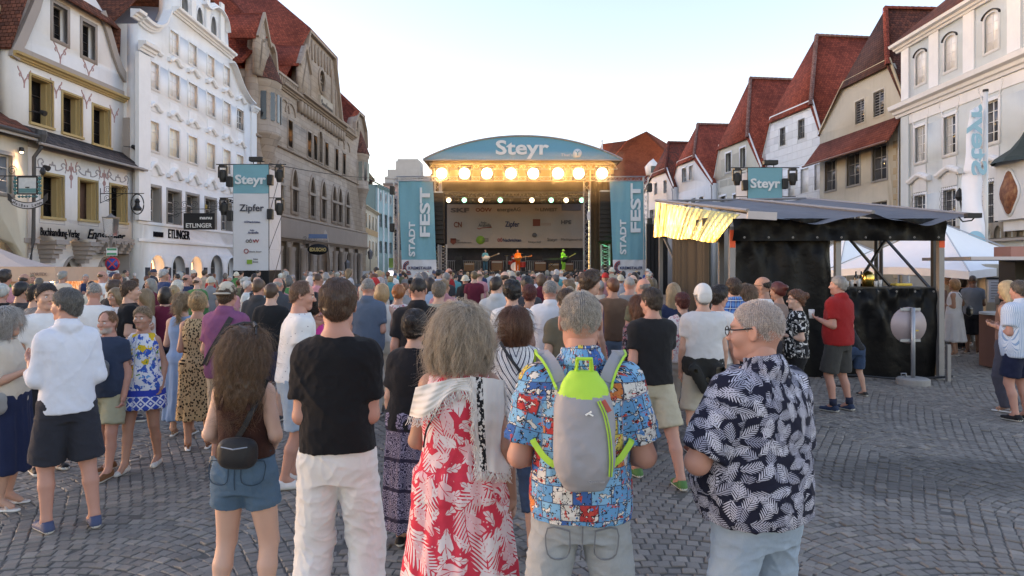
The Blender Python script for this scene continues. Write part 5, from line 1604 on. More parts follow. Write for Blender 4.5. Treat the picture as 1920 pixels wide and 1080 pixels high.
def build_east():
 mortar = tilemat('mortared_ridge',(.34,.20,.17),(.22,.10,.08))
 wt = plaster('white_trim',(.76,.77,.79),.22)
 # far big roof
 F = Fac('hall','large hall with a broad orange hipped roof behind the right festival banner','building',1118,112,1300,112)
 W = F.W; ze = F.z(1150,345); ap = F.loc(1212,246,9)
 F.wall([(0,0),(W,0),(W,ze),(0,ze)],[],plaster('cream_render',(.55,.48,.38)),0,.4)
 OR = tilemat('orange_tiles',(.34,.085,.038),(.27,.066,.032))
 a1,a2 = F.s(1132),F.s(1300); zl = F.z(1140,270,9)
 roofmesh([[(a1 - 3,-.5,ze - 1),(W + 2,-.5,ze - 1),(F.s(1252,9),9,F.z(1252,270,9)),ap[:1] + (9,ap[1]),(F.s(1175,9),9,zl + .6)],
    [(a1 - 3,-.5,ze - 1),(F.s(1175,9),9,zl + .6),(F.s(1128,9),9,zl)],[(F.s(1252,9),9,F.z(1252,267,9)),(W + 2,-.5,ze - 1),(W + 6,9,F.z(1290,267,9))]],OR,F.root)
 a,z = F.loc(1226,308)
 dm = MB().prism([(a - .9,z - 1.6),(a + .9,z - 1.6),(a + .9,z),(a,z + 1.0),(a - .9,z)],.5,4).build('dormer',wt,F.root,'keep')
 MB().box(a - .4,a + .4,.4,.497,z - 1.3,z - .2).build('dormer_window',GLASSD,dm)
 MB().box(F.s(1129,3) - .12,F.s(1129,3) + .12,3,3.24,F.z(1129,300,3),F.z(1129,262,3)).build('chimney',wt,F.root)
 gable_house('small_white_house','small white gabled house with a dark hipped roof beside the right festival banner',1203,95,1264,83,plaster('grey_white_render',(.62,.62,.62)),(1223,329),(1250,319),(1262,348),(1206,372),(1253,267),tilemat('mixed_tiles',(.24,.066,.048),(.10,.05,.042)),
    [(1227,1232,343,365,{}),(1244,1250,338,362,{}),(1218,1227,393,422,{}),(1243,1252,389,420,{})],cop=wt)
 gable_house('gabled_white_house','white gabled house with a red roof and paired gable windows, third from the stage',1266,84,1338,73,plaster('cool_white_render',(.68,.69,.70)),(1271,305),(1303,297),(1324,341),(1258,372),(1308,233),RED,
    [(1279,1287,315,341,dict(sur=(.15,wt,.05))),(1292,1300,311,337,dict(sur=(.15,wt,.05),gm=GLASSL)),(1283,1291,375,410,{}),(1296,1304,372,408,{}),(1311,1319,369,405,{})],cop=wt,ridgem=mortar)
 sg = plaster('sgraffito_render',(.56,.54,.47),.5)
 F = gable_house('sgraffito_house','pale house with grey sgraffito panels under a steep red roof',1339,74,1430,63.5,sg,(1349,277),(1403,255),(1418,312),(1338,347),(1407,147),RED,
    [(1361,1371,287,322,dict(gm=GLASSD,cols=1,rows=1,sur=(.18,wt,.04))),(1388,1398,277,314,dict(gm=GLASSD,cols=1,rows=1,sur=(.18,wt,.04))),(1349,1361,368,395,dict(sur=(.18,wt,.04))),(1375,1387,364,392,dict(sur=(.18,wt,.04)))],ridgem=mortar,cop=wt)
 gp = plaster('grey_panel',(.44,.43,.38),.5)
 for x0,x1,y0,y1 in ((1352,1359,300,332),(1374,1385,290,325),(1350,1364,340,352),(1366,1384,336,348),(1388,1400,330,344),(1345,1352,362,380)):
  a0,a1 = F.s(x0),F.s(x1); F.box('sgraffito_panel',gp,a0,a1,-.02,-.003,F.z(x0,y1),F.z(x0,y0))
 wb = plaster('white_block_render',(.72,.74,.77),.15,(1.5,.62),.4)
 EF = [None]; EF[0] = gable_house('white_block_house','bright white house scored like stone blocks under a tall red roof',1429,64.5,1548,54.5,wb,(1446,226),(1522,193),(1546,262),(1426,330),(1531,67),RED,
    [(1463,1472,240,272,dict(fm=GREYF,sur=(.05,GREYF,.02))),(1497,1508,224,259,dict(fm=GREYF,sur=(.05,GREYF,.02))),(1478,1490,326,368,dict(gm=GLASSL)),(1501,1516,316,362,dict(gm=GLASSL)),(1527,1537,308,356,dict(gm=GLASSL))],ridgem=mortar,reveal=.12,cop=wt)
 F = EF[0]; bw,bh = 1.5,.62; data = {}
 for j in range(int(F.ztop / bh) + 1):
  for i in range(-1,int(F.W / bw) + 1):
   a0,z0 = (i + .5 * (j % 2)) * bw + .012,j * bh + .012; a1,z1 = a0 + bw - .024,z0 + bh - .024; a0,a1 = max(a0,.03),min(a1,F.W - .03)
   if a1 - a0 < .3 or j * bh < 3.2:continue
   def inside(x,z):
    c = False; P_ = F.poly
    for (xa,za),(xb,zb) in zip(P_,P_[1:] + P_[:1]):
     if (za > z) != (zb > z) and x < (xb - xa) * (z - za) / (zb - za) + xa:c = not c
    return c
   if not all(inside(x,z) for x in (a0 - .1,a1 + .1) for z in (z0,z1 + .1)):continue
   if any(a1 > min(p[0] for p in h) - .12 and a0 < max(p[0] for p in h) + .12 and z1 > min(p[1] for p in h) - .12 and z0 < max(p[1] for p in h) + .12 for h in F.holes):continue
   k = round(a1 - a0,2)
   if k not in data:data[k] = MB().box(0,k,-.022,-.003,0,bh - .024).mesh('stone_block',plaster('white_block_face',(.72,.74,.77),.2))
   link('stone_block',data[k],F.root,(a0,0,z0))
 # tan house with louvred gable windows and a skirt roof
 tn = plaster('tan_render',(.47,.42,.335),.45)
 F = gable_house('tan_house','weathered tan house with louvred gable windows and a red skirt roof',1537,54.2,1693,43.7,tn,(1583,160),(1667,118),(1692,175),(1562,255),(1660,16),BROWN,
     [(1604,1621,188,231,dict(gm=GLASSD,fm=GREYF,cols=2,rows=9,sur=(.10,plaster('pale_trim',(.55,.50,.42)),.03),depth=.06)),(1638,1658,170,217,dict(gm=GLASSD,fm=GREYF,cols=2,rows=9,sur=(.10,plaster('pale_trim',(.55,.50,.42)),.03),depth=.06)),
      (1547,1567,301,357,dict(fm=GREYF,sur=(.14,GREYF,.04),depth=.12)),(1588,1612,288,347,dict(fm=GREYF,sur=(.14,GREYF,.04),depth=.12)),(1636,1663,273,337,dict(fm=GREYF,sur=(.14,GREYF,.04),depth=.12)),
      (1547,1567,392,440,dict(fm=GREYF,depth=.12)),(1588,1612,384,435,dict(fm=GREYF,depth=.12)),(1634,1663,378,430,dict(fm=GREYF,depth=.12))],
     hipm=tilemat('aged_tiles',(.15,.07,.055),(.09,.05,.045)),cop=plaster('beige_trim',(.50,.42,.30)),ridgem=RED)
 W = F.W; zt,ze = F.z(1600,248),F.z(1600,275)
 roofmesh([[(-.6,-1.0,ze - .6),(W - .05,-1.0,ze - .6),(W - .05,-.01,zt),(-.0,-.01,zt)]],tilemat('skirt_tiles',(.30,.09,.06),(.20,.06,.045)),F.root,'skirt_roof')
 MB().tube([(-.6,-1.08,ze - .66),(W - .05,-1.08,ze - .66)],.08,8).build('gutter',mat('copper_gutter',(.24,.12,.08),.45,.2,metal=.6),F.root)
 qm = plaster('quoin_stone',(.36,.28,.18),.4); zz = 0.0; k = 0
 while zz < ze - .8:
  h = .42 + .1 * ((k * 7) % 3 - 1) * .5; w = .95 if k % 2 else .62
  MB().box(W - w,W - .004,-.05,-.003,zz + .015,zz + h - .015).build('quoin',qm,F.root); zz += h; k += 1
 # pale blue baroque house
 pb = plaster('pale_blue_render',(.52,.57,.585),.22); pw = plaster('pale_white_trim',(.70,.71,.72),.25)
 F = Fac('baroque_house','pale blue grey baroque house with white pilasters and iron window grilles at the right edge','house',1692,43.4,2080,28.0)
 W = F.W; zt = F.z(1692,92); zc = F.z(1692,205); H = []
 xs = [F.s(x) for x in (1726,1781.5,1859)]; d = xs[2] - xs[1]; xs = [x for x in xs + [xs[2] + d,xs[2] + 2 * d,xs[2] + 3 * d] if x < W - 1]
 zr = [(F.z(1726,157),F.z(1726,97)),(F.z(1726,303),F.z(1726,237)),(F.z(1726,438),F.z(1726,366))]
 for i,x in enumerate(xs):
  H.append(F.win(x - .52,x + .52,*zr[0],arch=.30,fm=WHITEF,gm=GLASSL,depth=.06,cols=2,rows=4,sur=(.14,pw,.03)))
  loft_band([(x - .62 * math.cos(q) * (1 if abs(math.cos(q)) < .9 else 1.05),zr[0][1] - .22 + .34 * math.sin(q)) for q in np.linspace(.05,math.pi - .05,9)],[(0,0),(.10,0),(.10,.06),(0,.06)],'eyebrow',LEAD,F.root)
  cur = [(.05,.48),(.52,.95)] if i == 0 else ([(.05,.48)] if i == 1 else None)
  H.append(F.win(x - .55,x + .55,*zr[1],fm=WHITEF,gm=GLASS,depth=.10,cols=2,rows=4,sur=(.17,pw,.05),curtain=cur))
  MB().box(x - .62,x + .62,-.05,-.003,zr[1][0] - 1.55,zr[1][0] - .25).build('apron_panel',plaster('stucco_panel',(.60,.61,.61),.4,None,1.2),F.root)
  H.append(F.win(x - .55,x + .55,*zr[2],fm=WHITEF,gm=GLASS,depth=.10,cols=2,rows=4,sur=(.15,pw,.04),bars=True))
  link('hood',bpy.data.meshes.get('hood_east') or hooddata(2.2,.30,scaled(STRING,2.4,2.0),pw,.1),F.root,(x,0,zr[2][1] + .75))
  MB().box(x - .7,x + .7,-.06,-.003,zr[2][1] + .18,zr[2][1] + .72).build('stucco_panel',plaster('stucco_panel',(.60,.61,.61),.4,None,1.2),F.root)
  for sx in (-1,1):
   b = MB(); zz = zr[1][1] + .35
   for q in range(5):b.lathe([(0,.08),(.07,0),(0,-.08)],(x + sx * (.78 + .10 * math.sin(q * 1.3)),-.03,zz + .55 - q * .2),6)
   b.tube([(x + sx * (.78 + .14 * math.sin(v * 5)),-.03,zz + .7 - v * 1.0) for v in np.linspace(0,1,8)],.05,5)
   b.build('stucco_scroll',pw,F.root,True)
 F.wall([(0,0),(W,0),(W,zt),(0,zt)],H,pb,0,.4)
 F.box('side_wall',pb,0,.4,.403,12,0,zt)
 pil = [.42] + [(xs[i] + xs[i + 1]) / 2 for i in range(len(xs) - 1)]
 for i,x in enumerate(pil):
  w = .42 if i == 0 else .46
  MB().box(x - w,x + w,-.09,-.003,zc + .5,zt - .1).build('pilaster',pw,F.root)
 MB().box(-.02,.85,-.10,-.003,F.z(1692,470),zc - .55).build('pilaster',pb,F.root)
 loft_band([(-.5,zc - .50),(W,zc - .50)],scaled(CORN,1.5,2.1),'cornice',pw,F.root)
 MB().box(-.02,W,-.05,-.003,zc - 1.1,zc - .52).build('frieze',pw,F.root)
 loft_band([(-.5,zt - .15),(W,zt - .15)],scaled(CORN,1.4,1.3),'eaves',pw,F.root)
 roofmesh([[(-.3,-.6,zt + .35),(W,-.6,zt + .35),(W,7,zt + 7),(3.5,7,zt + 7)],[(-.3,-.6,zt + .35),(3.5,7,zt + 7),(-.3,14,zt + .35)]],BROWN,F.root)
 zf = F.z(1700,440)
 MB().box(-.1,W,-.32,-.003,zf - .75,zf - .62).build('string_course',plaster('grey_stone',(.30,.28,.26),.3),F.root)
 gs = plaster('brown_stone',(.25,.22,.18),.5)
 n = int(W / .8)
 for k in range(n):
  x = .4 + k * .8
  MB().prism([(x - .38,zf - .60),(x + .38,zf - .60),(x + .38,zf + .2),(x - .38,zf + .2)],-.30,-.004,holes=[[(x - .27 + u,zf - .58 + v) for u,v in outline(.54,.62,.3,True)]]).build('corbel_arch',gs,F.root,'keep')
 # oriel with a copper spire and a painted panel
 a = F.s(1912); za,zb_ = F.z(1905,300),F.z(1905,420); R = 1.15; oa = F.s(1893)
 ob = MB().box(oa,oa + 2.6,-.75,-.004,zf + .22,za); ob.box(oa + .3,oa + 2.3,-.5,-.004,zf - .3,zf + .216)
 ob.build('oriel',plaster('stucco_panel',(.60,.61,.61),.4,None,1.2),F.root)
 sp = MB(); sp.lathe([(R * 1.25,-.3),(R * 1.1,-.08),(R * .55,.35),(R * .22,.85),(.03,1.25),(.02,1.7)],(oa + 1.25,-.1,za + .05),10)
 sp.build('oriel_roof',mat('green_copper',(.035,.05,.045),.6,.25,metal=.1),F.root)
 e = [(.55 * math.cos(q) * (1 + .12 * math.cos(4 * q)),.95 * math.sin(q) * (1 + .08 * math.cos(4 * q))) for q in np.linspace(0,6.283,24,endpoint=False)]
 m,t = newmat('faded_fresco'); nn = t.noise(t.obj(),3.5,4)
 t.set(col=t.ramp(nn,[(.3,(.10,.04,.025)),(.5,(.24,.09,.045)),(.7,(.38,.2,.09))]),rough=.8)
 fr = MB().prism(e,-.04,0).build('painted_panel',m,F.root,'keep'); fr.location = (oa + 1.1,-.79,(za + zb_) / 2 - .1)
 fs = MB().prism([(x * 1.18,z * 1.12) for x,z in e],-.03,0.02).build('panel_frame',pw,F.root,'keep'); fs.location = (oa + 1.1,-.775,(za + zb_) / 2 - .1)
 # iron lamp bracket with a lantern niche
 x,z = F.loc(1812,385); b = MB()
 b.tube([(x + .25 * math.sin(v * 4) - .1,-.15 - .2 * math.sin(v * 3),z - .9 + 1.7 * v) for v in np.linspace(0,1,14)],.05,6)
 b.lathe([(.02,.5),(.15,.3),(.22,0),(.1,-.2),(0,-.2)],(x - .1,-.3,z + .45),8); b.build('wall_lantern',IRON,F.root)
 # lit shop sign on a post at its foot
 return F


BLDS = [build_inn(),build_bookshop(),build_white(),build_sparkasse()]
build_far_west()
build_east()
# ------------------------------------------------------------------ the festival stage
ALU = mat('truss_aluminium',(.46,.46,.47),.35,.1,metal=.8)
BLACKC = mat('black_cloth',(.012,.012,.013),.85,.2)
WL = mat('white_lettering',(.78,.78,.76),.6,0)
TEAL = mat('teal_cloth',(.155,.37,.44),.75,.06,bump=.3,bscale=4)
PALE = mat('pale_banner',(.62,.63,.66),.75,.05,bump=.3,bscale=4)
LET = mat('pale_lettering',(.66,.70,.72),.7,.03)
GREYL = mat('grey_lettering',(.13,.12,.12),.8,0); NAVY = mat('navy_lettering',(.02,.03,.10),.8,0); REDL = mat('red_lettering',(.30,.03,.03),.8,0); GREENL = mat('green_logo',(.20,.36,.05),.8,0)
BROWNL = mat('brown_logo',(.20,.06,.04),.8,0)


def truss(b,a,c,w=.3,n=None,r=.022):
 a,c = Vector(a),Vector(c); d = c - a; L = d.length; d.normalize()
 x = d.cross(Vector((0,0,1))) if abs(d.z) < .9 else d.cross(Vector((0,1,0))); x.normalize(); y = d.cross(x)
 co = [(x * i + y * j) * w / 2 for i,j in ((-1,-1),(1,-1),(1,1),(-1,1))]
 for o in co:b.tube([a + o,c + o],r,6)
 n = n or max(2,int(L / w))
 for k in range(n):
  p,q = a + d * (L * k / n),a + d * (L * (k + 1) / n)
  for i in range(4):
   u,v = co[i],co[(i + 1) % 4]
   b.tube([p + (u if k % 2 else v),q + (v if k % 2 else u)],r * .6,4,cap=False)
 return b


def drape(b,x0,x1,z0,z1,y,n=40,amp=.06,seed=0,mi=0):
 rng = random.Random(seed); ph = [rng.uniform(0,6) for _ in range(3)]
 f = lambda u:amp * (math.sin(u * 31 + ph[0]) + .6 * math.sin(u * 67 + ph[1]) + .5 * math.sin(u * 13 + ph[2]))
 return b.grid(lambda u,v:(x0 + (x1 - x0) * u,y + f(u) * (1.1 - .5 * v),z0 + (z1 - z0) * v),n,2,mi)


YS = 54.0
def SX(px,Y=YS):return Rr(px) * Y
def SZ(py,Y=YS):return CAMH + (HZP - py) / FP * Y


def build_stage():
 st = thing('stage','arched open air stage with a teal gable reading the town name and a sponsor backdrop','stage',(SX(980),YS,0))
 ox = SX(980); rx = lambda px,Y=YS:SX(px,Y) - ox
 fl = 1.62
 xl,xr = rx(806),rx(1156)
 MB().box(xl,xr,-.8,9.5,fl - .12,fl).build('floor',mat('stage_floor',(.03,.03,.03),.6),st)
 b = MB(); drape(b,xl,xr,0,fl - .125,-.78,90,.03); b.build('skirt',BLACKC,st)
 # gable arch
 L,Rr2 = rx(796),rx(1163); zb,zt = SZ(304),SZ(259.5); n = 28
 arc = [(L + (Rr2 - L) * i / n,zb + .08 + (zt - zb - .08) * math.sin(math.pi * (.06 + .88 * i / n)) ** 1.25 / 1.0) for i in range(n + 1)]
 arc = [(x,zb + .04 + (zt - zb - .04) * (1 - (2 * i / n - 1) ** 2) ** .92) for i,(x,z) in enumerate(arc)]
 MB().prism([(L,zb),(Rr2,zb)] + arc[::-1],-1.0,-.94).build('gable',TEAL,st,'keep')
 b = MB(); k = len(arc); b.add([(x,-1.0,z + .02) for x,z in arc] + [(x,9.5,z + .02) for x,z in arc],[(i,i + 1,i + 1 + k,i + k) for i in range(k - 1)])
 b.add([(x,-1.0,z - .03) for x,z in arc] + [(x,9.5,z - .03) for x,z in arc],[(i + k,i + 1 + k,i + 1,i) for i in range(k - 1)],1); b.build('roof',[mat('roof_membrane',(.30,.42,.45),.6),BLACKC],st,'keep')
 b = MB(); b.tube([(x,-1.0,z + .02) for x,z in arc],.07,6).tube([(L,-1.0,zb),(Rr2,-1.0,zb)],.05,6); b.build('roof_edge',ALU,st)
 text('Steyr',(36 / 1300) * YS * .72,LET,st,(rx(930),-1.03,SZ(293)),bold=.035,width=rx(1028) - rx(930),ext=.015)
 text("That's",.22,LET,st,(rx(1050),-1.03,SZ(297)),width=rx(1071) - rx(1050),ext=.01)
 dx,dz = rx(1080.5),SZ(291); drop = [(.33 * math.cos(q),.33 * math.sin(q)) for q in np.linspace(-math.pi / 2,math.pi,20)] + [(-.33,-.33)]
 e = MB().prism([(dx + x,dz + z) for x,z in drop],-1.03,-1.01).build('logo',LET,st,'keep')
 text('Y',.34,TEAL,st,(dx,-1.045,dz - .17),bold=.05,align='CENTER',ext=.004)
 # trusses
 zf = SZ(313)
 b = MB()
 truss(b,(xl,-.3,zf),(xr,-.3,zf),.45,40,.03); truss(b,(xl,-.3,zf - .95),(xr,-.3,zf - .95),.30,50,.022)
 b.build('front_truss',ALU,st)
 zm = SZ(366,57)
 b = MB(); truss(b,(rx(826,57),3,zm),(rx(1104,57),3,zm),.40,40,.026); truss(b,(rx(830,60),6,zm + .4),(rx(1100,60),6,zm + .4),.40,40,.026); b.build('light_truss',ALU,st)
 for px,sx in ((822,-1),(1100,1)):
  b = MB(); truss(b,(rx(px),-.2,0),(rx(px),-.2,zf - .3),.5,18,.03); b.build('corner_tower',ALU,st)
  b = MB(); truss(b,(rx(px,63),8.6,0),(rx(px,63),8.6,zf - .3),.5,18,.03); b.build('corner_tower',ALU,st)
  MB().box(rx(px) - .12 + sx * .1,rx(px) + .12 + sx * .1,-.50,-.47,SZ(413),SZ(400) + .1).build('white_plate',PALE,st)
 bt = mat('brown_scrim',(.075,.055,.032),.9,.25)
 for px0,px1 in ((806,822),(1106,1152)):
  b = MB(); drape(b,rx(px0),rx(px1),0,zf - .5,.35,24,.04,px0); b.build('side_drape',bt,st)
 b = MB(); drape(b,xl,xr,zf - 1.0,zf + .9,1.4,120,.03,5); b.build('ceiling_scrim',mat('gauze_scrim',(.30,.22,.10),.8,.25),st)
 MB().box(xl,xr,1.5,9.4,zb + .3,zb + .35).build('ceiling',BLACKC,st)
 b = MB(); drape(b,rx(826,63),rx(1104,63),fl,zb + .2,9.2,120,.05,9); b.build('back_drape',mat('charcoal_drape',(.055,.05,.052),.9,.25),st)
 # sponsor backdrop
 YB = 62.0
 bx = lambda px:SX(px,YB) - ox
 bz = lambda py:SZ(py,YB); bd = 8.0
 bk = MB().grid(lambda u,v:(bx(838) + (bx(1097) - bx(838)) * u,bd + .03 * math.sin(u * 40 + v * 3),bz(465) + (bz(383) - bz(465)) * v),80,3).build('backdrop',mat('backdrop_cloth',(.38,.33,.29),.85,.05),st)
 def tx(s,px0,px1,py,h,m,bold=.02,font=0):text(s,h / FP * YB,m,bk,(bx(px0),bd - .08,bz(py)),bold=bold,width=bx(px1) - bx(px0),ext=.01)
 tx('SKF',845,880,398,8,GREYL,.06); tx('OÖVV',892,922,397,7,BROWNL,.03); tx('energieAG',932,976,396,7,GREYL); tx('LIWEST',1013,1045,396,6,GREYL,.04); tx('Thi',1002,1010,395,5,GREYL)
 tx('CN',851,866,426,10,BROWNL,.04); tx('Radio',902,912,419,4,GREYL); tx('Arabella',897,921,425,6,GREYL); tx('Zipfer',947,974,425,10,NAVY,.02); tx('HPE',1052,1071,420,7,GREYL,.05)
 tx('OÖ',933,942,453,6,REDL,.04); tx('Nachrichten',943,977,453,6,NAVY,.03); tx('Steyr',1026,1045,452,6,GREYL); tx('Marktgemeinde',1052,1092,451,4.5,GREYL,.0)
 tx('Stadt',856,862,452,3,GREYL); tx('Oberösterreich',856,884,456,3,GREYL); tx('Steyrtal',990,1014,455,3.5,GREYL); tx('Grünes',905,916,449,3,GREYL); tx('Ennstal',905,916,453,3,GREYL)
 for px0,px1,py0,py1,m in ((999,1013,424,411,BROWNL),(1053,1089,395,382.6,mat('blue_grey_logo',(.16,.17,.22),.8)),(1014,1033,423,418,mat('pale_brown_logo',(.36,.28,.24),.8))):
  MB().box(bx(px0),bx(px1),bd - .07,bd - .06,bz(py0),bz(py1)).build('logo',m,bk)
 for px,py,r,m in ((1002,441,.22,GREYL),(901,450,.40,GREENL)):MB().prism([(bx(px) + r * math.cos(q),bz(py) + r * .95 * math.sin(q)) for q in np.linspace(0,6.283,18,endpoint=False)],bd - .07,bd - .06).build('logo',m,bk,'keep')
 MB().prism([(bx(850) - .25,bz(447)),(bx(850) - .25,bz(455)),(bx(850),bz(459)),(bx(850) + .25,bz(455)),(bx(850) + .25,bz(447))][::-1],bd - .07,bd - .06).build('logo',BROWNL,bk,'keep')
 MB().tube([(bx(895) + .06 * i,bd - .07,bz(427.5) - .03 * i * (6 - i) * .3) for i in range(7)] + [(bx(922),bd - .07,bz(426))],.03,4).build('logo',REDL,bk)
 # lamps
 blk = mat('lamp_body',(.02,.02,.02),.5)
 glow = mat('blinder_glow',(1,.9,.6),emit=(1.0,.66,.25),estr=45)
 bm = MB(); bm.box(-.52,.52,.06,.3,-.52,.52); bm.tube([(-.58,.15,0),(-.58,.15,.62),(.58,.15,.62),(.58,.15,0)],.03,6)
 gm = MB()
 gm.lathe([(0,-.05),(.20,-.035),(.33,-.01),(.38,.05)],n=28); gm.v = [(x,z,y) for x,y,z in gm.v]
 bd_,gd = bm.mesh('housing',blk),gm.mesh('lens',glow,True)
 names = ['first','second','third','fourth','fifth','sixth','seventh','last']
 for i,px in enumerate((831,873,914,958,999,1044,1082,1125)):
  t = thing('blinder_lamp','dazzling warm flood lamp, %s from the left in the row under the stage arch' % names[i],'stage lamp',(SX(px),YS - 1.35,SZ(325,YS - 1.35)),0,'blinders along the front truss')
  link('housing',bd_,t); link('lens',gd,t)
  d = bpy.data.lights.new('blinder_light','SPOT'); d.energy = 2600; d.color = (1,.66,.30); d.spot_size = math.radians(60); d.spot_blend = .8; d.shadow_soft_size = .4
  o = link('blinder_light',d,t,(0,-.12,0)); o.rotation_euler = (math.radians(86),0,0)
  d = bpy.data.lights.new('spill_light','POINT'); d.energy = 28; d.color = (1,.55,.12); d.shadow_soft_size = .3
  link('spill_light',d,t,(0,.75,-.05))
 hb = MB(); hb.lathe([(0,-.18),(.17,-.16),(.2,.05),(.19,.2)],n=12); hb.v = [(x,-z,y) for x,y,z in hb.v]; hb.box(-.26,-.21,-.1,.1,-.05,.35).box(.21,.26,-.1,.1,-.05,.35).box(-.3,.3,-.18,.18,.35,.5)
 hd_ = hb.mesh('housing',blk); lens = MB().prism([(.19 * math.cos(q),.19 * math.sin(q)) for q in np.linspace(0,6.283,16,endpoint=False)],-.215,-.205)
 ld = {'w':lens.mesh('lens',mat('warm_lens',(1,.95,.7),emit=(1,.86,.50),estr=1.7),'keep'),'g':lens.mesh('lens',mat('green_lens',(.5,1,.8),emit=(.20,1,.60),estr=1.3),'keep'),'d':lens.mesh('lens',glassmat('dark_lens',(.03,.025,.02)),'keep')}
 for i,(px,k) in enumerate(((842,'w'),(857,'d'),(871,'g'),(886,'d'),(902,'w'),(918,'d'),(938,'g'),(956,'d'),(982,'d'),(997,'w'),(1018,'d'),(1033,'g'),(1048,'d'),(1061,'w'),(1076,'d'),(1090,'g'))):
  lab = {'w':'moving head lamp shining warm white above the backdrop','g':'moving head lamp shining pale green above the backdrop','d':'unlit moving head lamp above the backdrop'}[k] + ', below the %s blinder' % names[min(range(8),key=lambda j:abs((831,873,914,958,999,1044,1082,1125)[j] - px))] + (' to its right' if (831,873,914,958,999,1044,1082,1125)[min(range(8),key=lambda j:abs((831,873,914,958,999,1044,1082,1125)[j] - px))] < px else ' to its left')
  t = thing('moving_head_lamp',lab,'stage lamp',(SX(px,57),57 + (0 if k == 'd' else -.1),SZ(376,57) + (0 if k != 'd' else -.02)),0,'moving heads above the backdrop')
  link('housing',hd_,t); link('lens',ld[k],t)
 # line arrays
 cab = MB().box(-.52,.52,-.35,.45,-.17,.17); cd = cab.mesh('cabinet',mat('speaker_grille',(.022,.017,.012),.7,.2,bump=.4,bscale=120),bevel=.015)
 for px,y0,y1,lab in ((820,362,458,'tall black hanging line array beside the left festival banner'),(1136,360,453,'tall black hanging line array beside the right festival banner')):
  z1,z0 = SZ(y0,YS - 1),SZ(y1,YS - 1); t = thing('line_array',lab,'loudspeaker',(SX(px,YS - 1),YS - 1,z0)); n = 11; hh = (z1 - z0) / n
  for k in range(n):
   u = k / (n - 1); o = link('cabinet',cd,t,(0,(1 - u) ** 2 * .35,hh * (k + .5)),(math.radians(-9 * (1 - u) ** 2),0,0)); o.scale = (1,1,hh / .345)
  MB().box(-.45,.45,-.2,.4,z1 - z0,z1 - z0 + .1).build('flying_frame',ALU,t)
 for px in (836,1126):                      # subwoofers and side fills at the foot
  pass
 gl = mat('green_lit_truss',(.42,.46,.44),.4,metal=.7)
 for px,m in ((831,ALU),(1133,ALU)):
  t = thing('truss_stand','short truss leg under the %s line array' % ('left' if px < 900 else 'right'),'truss',(SX(px,54),53.4,0)); b = MB(); truss(b,(0,0,1.6),(0,0,SZ(459)),.62,9,.035); b.build('lattice',m,t)
  MB().box(-.55,.55,-.4,.5,.004,1.6).build('base_block',LEAD,t,bevel=.02)
 for x,col,e,aim in ((1133,(.1,1,.45),45,0),(1056,(.35,1,.12),520,1),(972,(1,.42,.10),520,1),(910,(1,.85,.7),160,1)):
  d = bpy.data.lights.new('coloured_light','SPOT'); d.energy = e; d.color = col; d.spot_size = math.radians(24 if aim else 60); d.shadow_soft_size = .15
  if aim:o = link('coloured_light',d,st,(rx(x),0.0,SZ(345))); o.rotation_euler = (Vector((SX(x,57.2) - SX(x),3.0,2.6 - SZ(345)))).to_track_quat('-Z','Y').to_euler()
  else:o = link('coloured_light',d,st,(rx(1118),-1.6,1.9)); o.rotation_euler = Vector((1.0,.9,1.2)).to_track_quat('-Z','Y').to_euler()
 # festival banners
 for x0,x1,side,px0,px1 in ((747,812,-1,737,747),(1143,1206,1,1206,1217)):
  Y = YS - 1.6; lab = 'tall teal festival banner on a truss frame %s of the stage' % ('left' if side < 0 else 'right')
  t = thing('festival_banner',lab,'banner',(SX(x0,Y),Y,0)); w = SX(x1,Y) - SX(x0,Y); z1 = SZ(340,Y); zs = SZ(487,Y); z0 = SZ(526,Y)
  f = lambda u,v,za,zb:(w * u + side * .0 + .30 * (1 - (za + (zb - za) * v - z0) / (z1 - z0)),.04 * math.sin(u * 9 + v * 7) + .03 * math.sin(u * 23 - v * 4),za + (zb - za) * v)
  MB().grid(lambda u,v:f(u,v,zs,z1),16,16).build('teal_panel',TEAL,t,True)
  MB().grid(lambda u,v:f(u,v,z0,zs),16,6).build('white_panel',PALE,t,True)
  R = (math.radians(90),math.radians(-90),0); k = Y / FP
  text('FEST',23 * k * .78,LET,t,(w * .90,-.12,SZ(444 if side < 0 else 436,Y)),R,bold=.045,width=92 * k,ext=.02)
  text('STADT',14 * k * .80,LET,t,(w * .44 + .1,-.12,SZ(481 if side < 0 else 477,Y)),R,bold=.045,width=65 * k,ext=.02)
  text('KREMSTALER',5.4 * k,NAVY,t,(w * .22 + .2,-.12,SZ(505,Y)),bold=.03,width=w * .68,ext=.01)
  for r_,m in ((.50,REDL),(.40,NAVY),(.30,REDL)):
   MB().tube([(w * .24 + .2 - r_ * .9 * math.cos(q),-.10,SZ(502,Y) + r_ * math.sin(q)) for q in np.linspace(-1.9,1.5,14)],.035,4).build('logo',m,t)
  xe = (SX((px0 + px1) / 2,Y) - SX(x0,Y)) + (.02 if side < 0 else -.02)
  b = MB(); truss(b,(xe,.1,0),(xe,.1,z1 + .35),.36,26,.025); a0,a1 = (xe,w + .6) if side < 0 else (-1.0,xe); truss(b,(a0,.1,z1 + .2),(a1,.1,z1 + .2),.34,12,.022); b.build('truss_frame',ALU,t)
  for py in ((357,427) if side < 0 else (352,417)):
   xx = xe + side * .28; o = MB().box(xx - .16,xx + .16,-.25,.25,-.32 + SZ(py,Y),.32 + SZ(py,Y)).build('strobe_box',mat('lamp_body',(.02,.02,.02),.5),t,bevel=.04)
 # things on the stage
 blkm = mat('lamp_body',(.02,.02,.02),.5)
